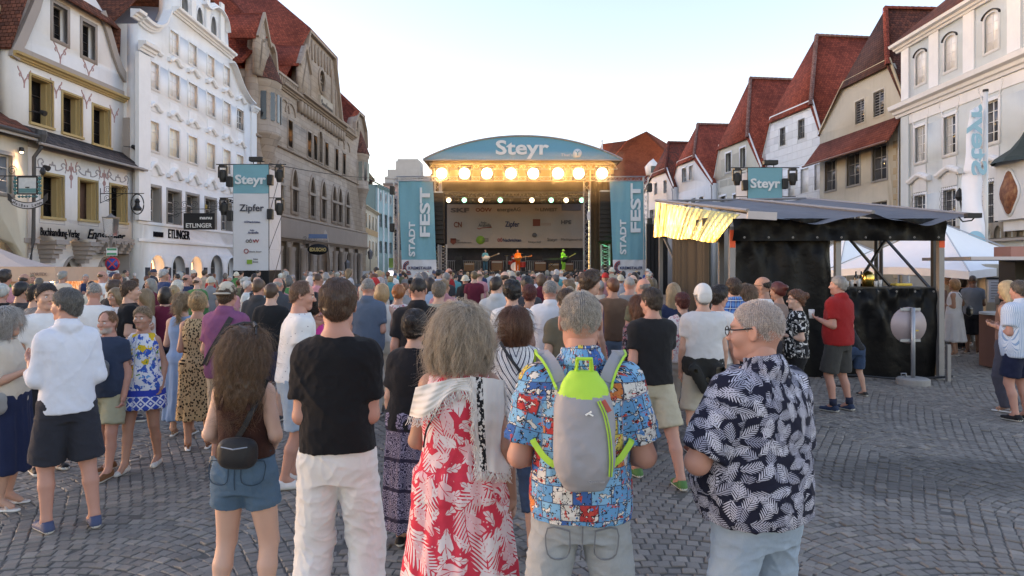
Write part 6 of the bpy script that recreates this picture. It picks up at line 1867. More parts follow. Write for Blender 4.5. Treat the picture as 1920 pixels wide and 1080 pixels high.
 def amp(px,Y,w,h,m,lab):
  t = thing('amplifier',lab,'amplifier',(SX(px,Y),Y,fl)); MB().box(-w / 2,w / 2,-.2,.2,.03,h).build('cabinet',m,t,bevel=.02)
  MB().box(-w / 2 + .05,w / 2 - .05,-.215,-.203,.08,h * .72).build('grille_cloth',mat('amp_cloth',(.20,.12,.07),.9,.2),t); MB().box(-w / 2 + .05,w / 2 - .05,-.215,-.203,h * .78,h - .05).build('control_panel',mat('amp_panel',(.35,.32,.28),.5),t)
 am = mat('brown_tolex',(.16,.06,.04),.7)
 amp(880,60,.85,.75,mat('tan_tolex',(.30,.17,.07),.7),'tan guitar amplifier left of the guitarist in blue'); amp(932,60,1.0,.95,am,'brown guitar amplifier between the guitarist in blue and the drums'); amp(1013,60,1.0,.85,am,'brown guitar amplifier right of the drums'); amp(1038,60.5,.9,.7,mat('tan_tolex',(.30,.17,.07),.7),'low tan amplifier behind the keyboard stand'); amp(1066,60.5,.8,.75,am,'brown amplifier behind the musician in green')
 t = thing('monitor_speaker','small black side speaker at the left back of the stage','loudspeaker',(SX(861,60.5),60.5,fl)); MB().box(-.3,.3,-.25,.25,0,1.3).build('cabinet',blkm,t,bevel=.03); MB().lathe([(0,0),(.2,0),(.22,.03)],n=14).build('cone',LEAD,t,loc=(0,-.26,.8)).rotation_euler = (math.pi / 2,0,0)
 for px0,px1,lab in ((838,905,'steel crowd barrier at the back of the stage, left end'),(918,948,'steel crowd barrier behind the brown amplifier'),(986,1020,'steel crowd barrier right of the drum kit'),(1072,1100,'steel crowd barrier at the back of the stage, right end')):
  a,c = SX(px0,61.2),SX(px1,61.2); t = thing('crowd_barrier',lab,'barrier',((a + c) / 2,61.2,fl),0,'steel barriers at the back of the stage'); w = (c - a) / 2; b = MB(); z1 = SZ(489,61.2) - fl
  b.tube([(-w,0,.1),(-w,0,z1),(w,0,z1),(w,0,.1),(-w,0,.1)],.03,6); n = max(4,int(2 * w / .16))
  for k in range(1,n):b.tube([(-w + 2 * w * k / n,0,.1),(-w + 2 * w * k / n,0,z1)],.014,5,cap=False)
  b.build('rails',ALU,t)
 d = thing('drum_kit','red drum kit half hidden by the singer in orange','drum kit',(SX(968,59.4),59.4,fl))
 rd = mat('red_drum',(.40,.03,.02),.3,.05); chrome = mat('brass_cymbal',(.6,.45,.15),.3,.1,metal=1)
 for x,z,r,L,nm,rot in ((-.1,.42,.40,.5,'bass_drum',(math.pi / 2,0,0)),(-.5,.75,.2,.3,'snare_drum',(0,0,0)),(.55,.6,.26,.45,'floor_tom',(0,0,0)),(-.2,1.02,.18,.25,'tom',(.4,0,0)),(.2,1.02,.18,.25,'tom',(.4,0,0))):
  o = MB().lathe([(0,-L / 2),(r,-L / 2),(r,L / 2),(0,L / 2)],n=18).build(nm,rd,d,loc=(x,0,z)); o.rotation_euler = rot
  MB().lathe([(0,0),(r * .93,0),(r * .93,.012),(0,.012)],n=18).build('drum_head',WL,o,loc=(0,0,L / 2 + .002))
 for x,z in ((-.8,1.35),(.8,1.3),(.4,1.55)):
  o = MB().lathe([(0,.05),(.06,.03),(.24,0)],n=16).build('cymbal',chrome,d,loc=(x,.1,z)); MB().tube([(0,0,-z),(0,0,.0)],.013,5).build('stand',ALU,o)
 for px,hgt,lab in ((903,1.5,'tall microphone stand left of the guitarist in blue'),(962,1.45,'microphone stand before the singer in orange'),(1052,1.5,'microphone stand before the musician in green'),(1024,1.3,'microphone stand right of the brown amplifier')):
  t = thing('microphone_stand',lab,'microphone stand',(SX(px,56.6),56.6,fl),0,'microphone stands'); MB().tube([(0,0,.02),(0,0,hgt),(.25,.25,hgt + .12)],.014,5).build('stand',blkm,t); MB().lathe([(0,-.05),(.03,-.03),(.04,.03),(0,.07)],(.25,.25,hgt + .14),8).build('microphone',blkm,t); MB().lathe([(0,.0),(.16,.0),(.16,.02),(0,.03)],n=12).build('base',blkm,t)
 t = thing('keyboard','dark keyboard on a stand between the drums and the musician in green','keyboard',(SX(1034,58),58,fl)); MB().box(-.75,.75,-.2,.2,.95,1.12).build('keybed',blkm,t,bevel=.02); MB().tube([(-.6,0,0),(.5,0,.95)],.025,5).tube([(.6,0,0),(-.5,0,.95)],.025,5).build('stand',blkm,t)
 return st


def guitar(root,label,loc,rz,tilt,m):
 g = thing('guitar',label,'guitar',loc,rz)
 e = [(.30 * math.cos(q) * (1 + .12 * math.cos(2 * q)) - .02,.20 * math.sin(q) * (1 + .25 * math.cos(2 * q) ** 2 - .12 * math.cos(q))) for q in np.linspace(0,6.283,24,endpoint=False)]
 b = MB().prism(e,-.04,.04).build('guitar_body',m,g,'keep'); b.rotation_euler = (0,-tilt,0)
 n = MB().box(.25,.95,-.02,.02,-.03,.03).build('neck',mat('guitar_neck',(.30,.2,.1),.5),g); n.rotation_euler = (0,-tilt,0)
 h = MB().prism([(.95,-.04),(1.12,-.06),(1.14,.05),(.95,.04)],-.02,.02).build('headstock',m,g,'keep'); h.rotation_euler = (0,-tilt,0)


STAGE = build_stage()
guitar(None,'pale electric guitar held by the musician in a blue shirt',(SX(912,56.7),56.62,2.72),0,.35,mat('cream_guitar',(.55,.48,.38),.3))
guitar(None,'orange guitar held by the singer in orange',(SX(972,56.7),56.62,2.75),0,.15,mat('sunburst_guitar',(.50,.20,.05),.3))
guitar(None,'black bass guitar held by the musician in green',(SX(1060,56.7),56.62,2.65),0,.5,LEAD)


# haze box added round the blinder lamps to give them a halo
m_ = bpy.data.materials.new('halo_haze'); m_.use_nodes = True; m_.node_tree.nodes.remove(m_.node_tree.nodes['Principled BSDF'])
pv = m_.node_tree.nodes.new('ShaderNodeVolumePrincipled'); pv.inputs['Density'].default_value = .032; pv.inputs['Anisotropy'].default_value = .7; pv.inputs['Color'].default_value = (1,.9,.75,1)
m_.node_tree.links.new(pv.outputs[0],m_.node_tree.nodes['Material Output'].inputs['Volume'])
tag(MB().box(SX(800),SX(1160),YS - 3.2,YS - .1,SZ(384),SZ(296)).build('halo_haze',m_),kind='stuff')


# ------------------------------------------------------------------ delay towers
def delay_tower(px0,px1,pside,Y,lab,logos,side):
 x0,x1 = SX(px0,Y),SX(px1,Y); w = x1 - x0; t = thing('delay_tower',lab,'tower',(x0,Y,0))
 z1 = SZ(309 if side < 0 else 315,Y); zt = SZ(363 if side < 0 else 372,Y); z0 = SZ(507,Y)
 dx = w if side < 0 else 0; D = 2.05
 pole = mat('dark_scaffold',(.06,.06,.065),.5,.1,metal=.5)
 b = MB()
 for x in (0,w):
  for y in (0,D):b.tube([(x,y,0),(x,y,z1 + .05)],.03,6)
 for z in (1.0,3.0,5.0,z1):
  b.tube([(0,0,z),(w,0,z)],.022,5).tube([(0,D,z),(w,D,z)],.022,5).tube([(0,0,z),(0,D,z)],.022,5).tube([(w,0,z),(w,D,z)],.022,5)
 for za,zb in ((.3,3.0),(3.0,5.0),(5.0,z1)):
  b.tube([(dx,-.04,zb),(dx,D,za)],.022,5); b.tube([(w + .03,-.03,za),(w + .03,D,zb)],.02,5)
 b.tube([(-1.0,.0,z1 + .02),(w + 1.0,.0,z1 + .02)],.03,6).tube([(-.8,.0,zt + .1 if side > 0 else SZ(371,Y)),(w + .8,0,zt + .1 if side > 0 else SZ(371,Y))],.025,6)
 b.build('scaffold',pole,t)
 wob = lambda u,v:-.06 + .015 * math.sin(u * 7 + v * 9) + .02 * abs(math.sin((u + v) * 3.14))
 MB().grid(lambda u,v:(w * u,wob(u,v),zt + (z1 - zt) * v),14,8).build('teal_panel',TEAL,t,True)
 MB().grid(lambda u,v:(w * u,wob(u,v),z0 + (zt - z0) * v),14,14).build('white_panel',PALE,t,True)
 sx = w + .02 if side < 0 else -.02
 MB().grid(lambda u,v:(sx,.05 + (D - .05) * u,z0 + .02 + (z1 - .25 - z0) * v),8,8).build('side_cloth',mat('side_cloth',(.50,.55,.62),.8,.05),t,True)
 b = MB(); drape(b,-.02,w + .02,0,z0 - .01,-.05,30,.02,3); b.build('skirt',BLACKC,t)
 b = MB(); b.box(sx - .01,sx + .01,0,D,0,z0 - .01); b.build('skirt',BLACKC,t)
 k = Y / FP; y = -.11
 text('Steyr',23 * k * .74,LET,t,(.06 * w,y,SZ(345 if side < 0 else 352,Y)),bold=.04,width=.88 * w,ext=.012)
 if logos:
  def tx(s,a,c,py,h,m,bo=.02):text(s,h * k,m,t,(SX(a,Y) - x0,y,SZ(py,Y)),bold=bo,width=SX(c,Y) - SX(a,Y),ext=.008)
  tx('Zipfer',450,496,396,13,mat('dark_grey_lettering',(.05,.055,.075),.8,0),.02); tx('OÖNachrichten',459,489,418,3.5,NAVY); tx('Radio',470,478,433,2.5,NAVY); tx('Arabella',466,486,438,4,NAVY); tx('OÖ',462,474,455,6,GREYL,.04); tx('VV',475,487,455,6,REDL,.04)
  tx('Stadt Steyr',469,492,473,2.6,GREYL); tx('Grünes',476,485,487,2.4,GREYL); tx('Ennstal',476,485,492,2.4,GREYL)
  MB().box(SX(464,Y) - x0,SX(474,Y) - x0,y,y + .01,SZ(495,Y),SZ(487,Y)).build('logo',GREENL,t)
  MB().lathe([(.10,0),(.10,.02),(.14,.02),(.14,0)],n=14).build('logo',REDL,t,loc=(SX(463,Y) - x0,y,SZ(471,Y))).rotation_euler = (math.pi / 2,0,0)
 body = mat('lamp_body',(.02,.02,.02),.5)
 hm = MB(); hm.box(-.18,.18,-.15,.15,-.15,0); hm.box(-.26,-.2,-.07,.07,-.75,-.1).box(.2,.26,-.07,.07,-.75,-.1); hm.lathe([(0,-1.0),(.15,-1.0),(.2,-.8),(.21,-.45),(.15,-.3),(0,-.28)],n=12)
 hmd = hm.mesh('lamp_housing',body)
 for a,z in ((-.62,z1),(w + .62,z1)) + (((-.55,SZ(371,Y)),(w + .62,SZ(371,Y))) if side < 0 else ()):
  pos = ('upper' if z == z1 else 'lower') + (' left' if a < 0 else ' right')
  q = thing('moving_head_lamp','black moving head lamp hanging at the %s of the %s tower' % (pos,'left delay' if side < 0 else 'right delay'),'stage lamp',(x0 + a,Y,z),0,'lamps on the delay towers'); link('lamp_housing',hmd,q)
 for a,py in ((-.2,341 if side < 0 else 348),(w + .12,338 if side < 0 else 345)) + (((-.15,405),(w + .12,402)) if side < 0 else ()):
  q = thing('tower_speaker','small black speaker box on the %s edge of the %s delay tower, %s row' % ('left' if a < 0 else 'right','left' if side < 0 else 'right','upper' if py < 360 else 'lower'),'loudspeaker',(x0 + a,Y - .1,SZ(py,Y)),0,'speaker boxes on the delay towers'); MB().box(-.15,.15,-.18,.18,-.3,.3).build('cabinet',body,q,bevel=.03); MB().box(-.11,.11,-.19,-.183,-.26,.26).build('grille',LEAD,q)
 q = thing('floodlight','flat black floodlight on top of the %s delay tower' % ('left' if side < 0 else 'right'),'floodlight',(x0 + w * .66,Y,z1 + .06)); MB().box(-.4,.4,-.2,.2,.12,.38).build('housing',body,q,bevel=.03); MB().tube([(-.2,0,0),(-.2,0,.14)],.03,5).build('foot',body,q); MB().tube([(.2,0,0),(.2,0,.14)],.03,5).build('foot',body,q)


delay_tower(438,504,527,40.0,'scaffold tower with a white sponsor banner and teal header in front of the white house',True,-1)
delay_tower(1402,1466,1384,40.0,'scaffold tower with a teal banner rising behind the black booth roof',False,1)
cb = thing('overhead_cable','thin black cable sagging from the left delay tower to the stage','cable',(SX(505,40),40,SZ(306,40)))
A,Bp = Vector((0,0,0)),Vector((SX(800),YS,SZ(334))) - Vector((SX(505,40),40,SZ(306,40)))
MB().tube([A.lerp(Bp,u) - Vector((0,0,1.5 * u * (1 - u))) for u in np.linspace(0,1,16)],.02,5).build('cable',LEAD,cb)
t = thing('black_screen','plain black cloth screen between the right festival banner and the booth','screen',(SX(1212,50),50,0)); b = MB(); drape(b,0,SX(1252,50) - SX(1212,50),0,SZ(420,50),0,20,.05,4); b.build('cloth',BLACKC,t); MB().tube([(0,.1,0),(0,.1,SZ(420,50))],.04,6).build('post',ALU,t)
# ------------------------------------------------------------------ the black booth on the right
def foilmat():
 m,t = newmat('gold_foil')
 v = t.obj()
 n = t.noise(t.vm('MULTIPLY',v,(3,3,.6)),5,4,.6)
 t.set(col=t.mix(n,(.62,.42,.10),(.85,.64,.26)),metal=1,rough=.16)
 t.bump(t.m('ADD',t.noise(t.vm('MULTIPLY',v,(14,14,.7)),2.2,3,.5),t.m('MULTIPLY',t.noise(v,16,3),.15)),.35,.06)
 return m


def plasticmat():
 """black sheeting with a soft sheen, creased from its fixings"""
 m,t = newmat('black_sheeting')
 v = t.obj(); n = t.noise(v,2.2,4,.6); r = t.n('TexWave',wave_type='BANDS'); t.put(r.inputs['Vector'],t.vm('ADD',v,t.vm('SCALE',t.vec(n,n,n),.8))); r.inputs['Scale'].default_value = .7; r.inputs['Distortion'].default_value = 4
 t.set(col=(.006,.006,.0065),rough=t.m('MULTIPLY_ADD',n,.25,.34),spec=.16)
 t.bump(t.m('ADD',t.m('MULTIPLY',t.noise(v,2.0,3,.5),1.2),t.m('MULTIPLY',r.outputs['Fac'],.3)),.45,.06)
 return m


def sheet(b,x0,x1,z0,z1,y,pins,seed,n=56,m=36,amp=.05,bulge=.06):
 """hanging sheet with creases that fan down from the points it is pinned at"""
 rng = np.random.default_rng(seed); ph = rng.uniform(0,6,8)
 def f(u,v):
  x,z = x0 + (x1 - x0) * u,z0 + (z1 - z0) * v; d = 0
  for i,p in enumerate(pins):
   dx,dz = x - (x0 + (x1 - x0) * p),z1 - z + .25
   a = math.atan2(dx,dz); d += math.sin(a * 13 + ph[i % 8]) * math.exp(-(dx * dx + dz * dz) * .55) * .7
  d += .5 * math.sin(u * 19 + ph[6] + v * 3) + .5 * math.sin(u * 8 - v * 5 + ph[7])
  return (x,y + amp * d - bulge * math.sin(math.pi * v) * 1.0,z)
 return b.grid(f,n,m)


def build_booth():
 Y0,Y1 = 11.9,17.6
 x0,x1 = SX(1372,Y0),SX(1763,Y0)
 t = thing('bar_booth','black sheeted drinks booth with a grey sagging roof and gold foil awning','booth',(x0,Y0,0))
 w = x1 - x0; sh = plasticmat(); alu = mat('booth_aluminium',(.24,.235,.24),.5,.15,metal=.5)
 orange = mat('orange_sticker',(.75,.10,.03),.6)
 zt = SZ(425,Y0)
 posts = [(0,0,zt),(w,0,zt),(SX(1570,Y0) - x0,0,zt),(SX(1352,13.0) - x0,1.1,zt + .1),(SX(1239,Y1) - x0,Y1 - Y0,zt + .6),(w + .1,Y1 - Y0,zt + .6),(SX(1752,13) - x0,1.1,zt)]
 for i,(x,y,z) in enumerate(posts):
  o = MB().box(-.045,.045,-.045,.045,.02,z).build('post',alu if i != 6 else mat('dark_scaffold',(.06,.06,.065),.5,.1,metal=.5),t,loc=(x,y,0))
  MB().box(-.14,.14,-.12,.12,0,.018).build('foot_plate',alu,o)
  if i in (0,1):MB().box(-.047,.047,-.052,-.046,z - .36,z - .06).build('reflective_sticker',orange,o)
 xm = SX(1567,Y0) - x0
 b = MB(); sheet(b,.07,xm - .06,.02,zt + .05,.06,(.48,.0,1.0),1); b.build('front_sheet',sh,t,True)
 zc = SZ(541,Y0)
 b = MB(); sheet(b,xm + .02,w - .02,.02,zc,.08,(.05,.35,.7,1),2,amp=.04); b.build('counter_sheet',sh,t,True)
 b = MB(); b.grid(lambda u,v:(w + .05 + .35 * math.sin(u * math.pi) * math.exp(-((v - .35) / .3) ** 2),.05 + u * 1.2,.02 + (zc - .1) * v),16,16); b.build('corner_sheet',sh,t,True)
 b = MB(); sheet(b,-.02,w + .02,SZ(452,Y0),SZ(409,Y0 - .2),-.12,(.1,.3,.5,.7,.9),3,60,8,.03,.0); b.build('valance',sh,t,True)
 MB().box(xm,w,.12,1.0,zc - .02,zc + .02).build('counter_top',mat('dark_board',(.03,.028,.026),.5),t)
 # grommets
 g = MB()
 ring = MB().lathe([(.009,-.003),(.017,-.003),(.017,.003),(.009,.003)],n=8).mesh('grommet',alu)
 for k in range(9):link('grommet',ring,t,(.15 + (w - .3) * k / 8,-.20,SZ(446,Y0)),(math.pi / 2,0,0))
 for k in range(6):link('grommet',ring,t,(xm + .1 + (w - xm - .2) * k / 5,.02,zc - .05),(math.pi / 2,0,0))
 # left side and rear curtains
 cu = mat('brown_black_curtain',(.008,.006,.004),.6,.4)
 b = MB(); b.grid(lambda u,v:(-.05 + .06 * math.sin(u * 40 + 2 * math.sin(u * 9)),1.2 + 3.0 * u,.05 + (zt + .2) * v),200,3); b.build('side_curtain',cu,t,True)
 # roof of two sagging panels
 xr0,xr1 = SX(1232,Y1) - x0,SX(1524,Y1) - x0 + .0
 F0 = Vector((SX(1402,11.5) - x0,11.5 - Y0,SZ(397,11.5))); F1 = Vector((SX(1822,11.5) - x0,11.5 - Y0,SZ(402,11.5)))
 R0 = Vector((SX(1230,Y1) - x0,Y1 - Y0,SZ(377,Y1))); R1 = Vector((SX(1512,Y1) - x0,Y1 - Y0,SZ(372,Y1)))
 rm,tt = newmat('grey_tarpaulin'); vv = tt.obj()
 tt.set(col=tt.mix(tt.noise(tt.vm('MULTIPLY',vv,(1,.3,1)),3,4),(.085,.088,.10),(.15,.15,.165)),rough=.6,spec=.25); tt.bump(tt.noise(tt.vm('MULTIPLY',vv,(1.2,.5,1)),5,4),.5,.04)
 def panel(u0,u1,nm):
  def f(u,v):
   U = u0 + (u1 - u0) * u; p = F0.lerp(F1,U).lerp(R0.lerp(R1,U),v)
   s = math.sin(math.pi * u); p.z -= .17 * s * (1 - v * .7) + .03 * math.sin(u * 14 + v * 3) * s; return p
  MB().grid(f,30,14).build(nm,rm,t,True)
  e0,e1 = F0.lerp(F1,u0),R0.lerp(R1,u0)
  MB().tube([e0 + Vector((0,0,.02)),e1 + Vector((0,0,.02))],.035,6).build('roof_beam',alu,t)
 panel(0,.56,'roof_panel'); panel(.56,1,'roof_panel')
 MB().tube([F1,R1],.03,6).build('roof_beam',alu,t); MB().tube([R0,R1],.03,6).build('roof_beam',alu,t)
 MB().bar(F0 + Vector((.0,.02,-.05)),F0.lerp(F1,.13) + Vector((0,.02,-.07)),.06,.13).build('front_beam',mat('pale_beam',(.45,.42,.42),.5,.1),t)
 MB().box(-.10,.14,-.05,.05,-.06,.02).build('beam_end',LEAD,t,loc=F1)
 MB().tube([F1 + Vector((-.22,0,-.04)),F1 + Vector((-.15,0,-.12)),F1 + Vector((.0,0,-.1)),F1 + Vector((.06,0,-.03))],.012,5).build('strap',LEAD,t)
 # gold foil awning along the left edge
 rng = np.random.default_rng(4); ph = rng.uniform(0,6,6)
 E0,E1 = F0 + Vector((.0,.25,-.03)),R0 + Vector((0,-.02,-.03))
 def foil(u,v):
  p = E0.lerp(E1,u); L = .47 + .40 * u
  L *= .98 + .03 * math.sin(u * 15)
  fold = .036 * math.sin(u * 105 + ph[0] + 2 * math.sin(u * 11)) + .016 * math.sin(u * 231 + ph[1])
  c = 1 - v
  return (p.x - .03 + fold * (.7 + .2 * c) - (.34 - .30 * u) * c ** .8,p.y + .1 * fold * c + .25 * c * (1 - u) ,p.z - L * c)
 MB().grid(foil,420,14).build('foil_awning',foilmat(),t,True)
 dk = mat('dark_scaffold',(.06,.06,.065),.5,.1,metal=.5)
 for (pa,ya),(pb,yb) in ((((1592,447),Y0 + .3),((1672,541),Y0 + .6)),(((1662,447),Y0 + 1.6),((1602,541),Y0 + 1.2)),(((1660,447),Y0 + 1.6),((1744,541),Y0 + .5))):
  a,c = at(*pa,ya),at(*pb,yb); MB().bar(a - Vector((x0,Y0,0)),c - Vector((x0,Y0,0)),.05,.03).build('brace',dk,t)
 for px,yy in ((1643,14.0),(1652,15.5)):MB().tube([(SX(px,yy) - x0,yy - Y0,0),(SX(px,yy) - x0,yy - Y0,SZ(430,yy))],.04,6).build('inner_post',dk,t)
 a,c = at(1246,447,17.2),at(1290,540,16.0); MB().bar(a - Vector((x0,Y0,0)),c - Vector((x0,Y0,0)),.06,.04).build('brace',alu,t)
 a,c = at(1262,447,16.8),at(1290,478,16.0); MB().bar(a - Vector((x0,Y0,0)),c - Vector((x0,Y0,0)),.07,.05).build('brace',dk,t)
 MB().box(-.03,.03,-.03,.03,0,.62).build('peg',alu,t,loc=(w - .02,-.25,0))
 hose = MB(); hose.tube([(xm - .3 + 2.2 * v,-.12 + .04 * math.sin(v * 11),.05 + .03 * math.sin(v * 7)) for v in np.linspace(0,1,20)],.018,6); hose.build('hose',LEAD,t)
 # things on the counter
 Yc = Y0 + .55
 q = thing('brass_boiler','domed brass boiler standing on the booth counter','boiler',(SX(1628,Yc),Yc,zc + .022))
 MB().lathe([(0,.0),(.10,.0),(.105,.14),(.10,.20),(.07,.25),(.02,.28),(0,.285)],n=20).build('dome',mat('brass',(.65,.45,.12),.22,.1,metal=1),q,True)
 MB().tube([(.10,0,.1),(.17,0,.13),(.18,0,.05)],.012,6).build('spout',mat('chrome',(.6,.6,.6),.2,.05,metal=1),q)
 gls = mat('glassware',(.55,.56,.58),.12,.1)
 cols = ['pale glass at the left end of the booth counter','pale glass beside the dark bottle on the booth counter','pale glass left of the brass boiler','short glass right of the brass boiler','tall glass beside the booth brace']
 for i,px in enumerate((1588,1597,1610,1642,1650)):
  q = MB().lathe([(0,0),(.028,0),(.034,.10 + .02 * (i % 3)),(.03,.10 + .02 * (i % 3)),(.026,.012),(0,.012)],n=10).build('drinking_glass',gls,None,True,loc=(SX(px,Yc - .1),Yc - .1,zc + .021)); tag(q,cols[i],'glass','glasses on the booth counter')
 for i,px in enumerate((1605,1615)):
  q = thing('bottle','dark bottle %s on the booth counter' % ('between two pale glasses' if i == 0 else 'closest to the brass boiler'),'bottle',(SX(px,Yc + .1),Yc + .1,zc + .022),0,'bottles on the booth counter')
  MB().lathe([(0,0),(.036,0),(.037,.17),(.014,.22),(.014,.27),(0,.27)],n=10).build('glass_body',glassmat('brown_glass',(.03,.02,.012)),q,True); MB().lathe([(.038,.05),(.0385,.12)],n=10).build('paper_label',PALE,q)
 q = MB().box(-.15,.15,-.1,.1,.01,.06).build('yellow_tray',mat('yellow_plastic',(.75,.52,.08),.4),None,bevel=.015,loc=(SX(1690,Yc),Yc,zc + .02)); tag(q,'yellow tray on the booth counter under the brace','tray')
 # round sign seen from behind
 Ys = 11.35
 q = thing('round_sign','round grey back of a traffic sign on a pole in front of the booth','traffic sign',(SX(1712,Ys),Ys,0))
 base = MB().lathe([(0,.0),(.25,.0),(.25,.09),(.22,.11),(0,.11)],n=28).build('concrete_foot',mat('sign_concrete',(.27,.26,.25),.9,.2,bump=.4),q)
 MB().tube([(-.16,.05,.10),(-.17,.05,.17),(-.09,.05,.17),(-.08,.05,.10)],.014,6).build('lifting_loop',ZINC,q)
 MB().tube([(0,0,.09),(0,0,SZ(577,Ys))],.032,12).build('pole',ZINC,q,True)
 zz = SZ(610,Ys); r = .292
 MB().prism([(-.045 + r * math.cos(a),zz + r * 1.02 * math.sin(a)) for a in np.linspace(0,6.283,40,endpoint=False)],.045,.06).build('disc',mat('sign_back',(.36,.30,.31),.5,.10,metal=.25),q,'keep')
 for dz in (.26,-.25):MB().box(-.19,.14,.028,.044,zz + dz - .022,zz + dz + .022).build('clamp_rail',ZINC,q)
 MB().box(.07,.115,.040,.0445,zz - .10,zz - .08).build('yellow_sticker',mat('yellow_plastic',(.75,.52,.08),.4),q)
 return t


build_booth()


# ------------------------------------------------------------------ parasols, flag, stalls and street furniture
CANV = mat('white_canvas',(.86,.85,.84),.8,.04,bump=.2,bscale=8)
def parasol(px,Y,pyt,pyb,half,rot,lab):
 t = thing('market_parasol',lab,'parasol',(SX(px,Y),Y,0)); zt,zb = SZ(pyt,Y),SZ(pyb,Y)
 for k in range(4):
  a0,a1 = rot + k * math.pi / 2,rot + (k + 1) * math.pi / 2
  p0,p1 = Vector((half * math.cos(a0),half * math.sin(a0),zb)),Vector((half * math.cos(a1),half * math.sin(a1),zb)); ap = Vector((0,0,zt))
  def f(u,v):
   e = p0.lerp(p1,u); p = ap.lerp(e,v); p.z -= .22 * math.sin(math.pi * v) * (.3 + .7 * math.sin(math.pi * u)) * .8; p.z += .10 * v * math.sin(math.pi * u); return p
  MB().grid(f,12,10).build('canopy_panel',CANV,t,True)
  MB().grid(lambda u,v:tuple(f(u,1.0) + Vector((0,0,-.18 * v))),12,1).build('valance',CANV,t)
  MB().tube([ap,p0],.016,5).build('rib',ALU,t)
 MB().tube([(0,0,0),(0,0,zt + .05)],.04,8).build('pole',ALU,t)
 MB().box(-.5,.5,-.5,.5,0,.12).build('weight_base',mat('sign_concrete',(.27,.26,.25),.9,.2,bump=.4),t)
parasol(1762,18.0,417,508,2.75,math.radians(-110),'large white square parasol behind the booth counter')
parasol(1585,25.0,448,506,2.4,math.radians(-120),'smaller white parasol farther back, seen between the booth posts')

Yf = 24.0
t = thing('banner_flag','white flag with pale blue letters hanging from a tall mast by the baroque house','flag',(SX(1848,Yf),Yf,0)); zt = SZ(172,Yf)
MB().tube([(0,0,0),(0,0,zt)],[.085,.07],14).build('mast',mat('white_mast',(.62,.62,.62),.4,.05),t,True)
MB().lathe([(0,.08),(.09,.08),(.09,0),(0,0)],n=12,c=(0,0,zt)).build('mast_cap',LEAD,t)
zc0,zc1 = SZ(455,Yf),SZ(195,Yf)
def flagf(u,v):
 z = zc0 + (zc1 - zc0) * v; wd = (.52 + .25 * (1 - v) ** 1.2)
 return (-.10 - wd * (1 - u),.10 * math.sin(u * 5 + v * 4) + .04 * math.sin(v * 17 + u * 3),z - (.25 * (1 - u) if v > .5 else 0) * v)
MB().grid(flagf,14,40).build('cloth',mat('flag_white',(.82,.83,.90),.8,.04),t,True)
fl_ = text('Steyr',.52,mat('flag_blue',(.28,.50,.60),.8,0),t,(-.60,-.20,SZ(330,Yf)),(math.radians(90),math.radians(-90),math.radians(180)),bold=.04,width=2.45)
MB().prism([(-.45 + .36 * math.cos(q),SZ(456,Yf) + .42 * math.sin(q)) for q in np.linspace(0,math.pi,14)],-.16,-.15).build('flag_emblem',MATS['flag_blue'],t,'keep')

# right hand food stall with an open hatch
Yk = 14.0
t = thing('food_stall','food stall at the right edge with a raised pale hatch and dark inside','stall',(SX(1905,Yk),Yk,0))
MB().box(0,3,.02,.4,0,1.05).build('counter_body',mat('stall_red_brown',(.20,.09,.075),.6),t); MB().box(0,3,.4,.5,1.05,2.1).build('back_wall',LEAD,t); MB().box(0,.10,.02,.4,1.05,SZ(487,Yk)).build('side_wall',LEAD,t)
MB().box(-.1,3,.0,.5,SZ(487,Yk),SZ(462,Yk)).build('fascia',mat('fascia_terracotta',(.38,.17,.13),.6),t)
hz0 = SZ(489,Yk)
MB().box(-1.9,3,-1.5,.0,hz0,hz0 + .06).build('hatch',mat('hatch_white',(.55,.50,.50),.5,.08),t)
MB().bar((-.10,-.6,hz0),(.0,.0,hz0 - .75),.03,.03).build('gas_strut',LEAD,t)
MB().tube([(-.33,-.7,hz0),(-.33,-.7,hz0 - .17),(-.27,-.7,hz0 - .17),(-.27,-.7,hz0)],.008,4).build('hook',ALU,t)
t = thing('pillar','plain pale pillar of the arcade behind the parasol drinkers','pillar',(SX(1852,16),16,0)); MB().box(-.16,.16,-.16,.16,0,2.0).build('shaft',plaster('cream_render',(.55,.48,.38)),t,bevel=.02); MB().box(-.2,.2,-.2,.2,0,.2).build('foot',plaster('grey_stone',(.30,.28,.26),.3),t)
t = thing('menu_board','white menu board with dark frame beside the pale pillar','menu board',(SX(1871,15.6),15.6,0)); MB().box(-.22,.22,-.02,.02,SZ(567,15.6),SZ(524,15.6)).build('board',PALE,t); MB().box(-.24,.24,-.03,.03,SZ(524,15.6),SZ(520,15.6)).build('frame',LEAD,t); MB().tube([(0,.05,0),(0,.05,SZ(524,15.6))],.02,5).build('post',LEAD,t)
b = MB()
for k in range(7):b.box(-.17,.13 - .05 * (k % 3),-.024,-.021,SZ(530 + k * 5,15.6) - .006,SZ(530 + k * 5,15.6) + .006)
b.build('handwriting',GREYL,t)
t = thing('bar_table','high bar table with a pale top at the right edge','table',(SX(1885,13.2),13.2,0)); MB().lathe([(0,1.02),(.42,1.02),(.42,1.06),(0,1.06)],n=24).build('table_top',PALE,t); MB().box(-.3,.3,-.3,.3,.02,1.015).build('table_body',mat('stall_red_brown',(.20,.09,.075),.6),t)
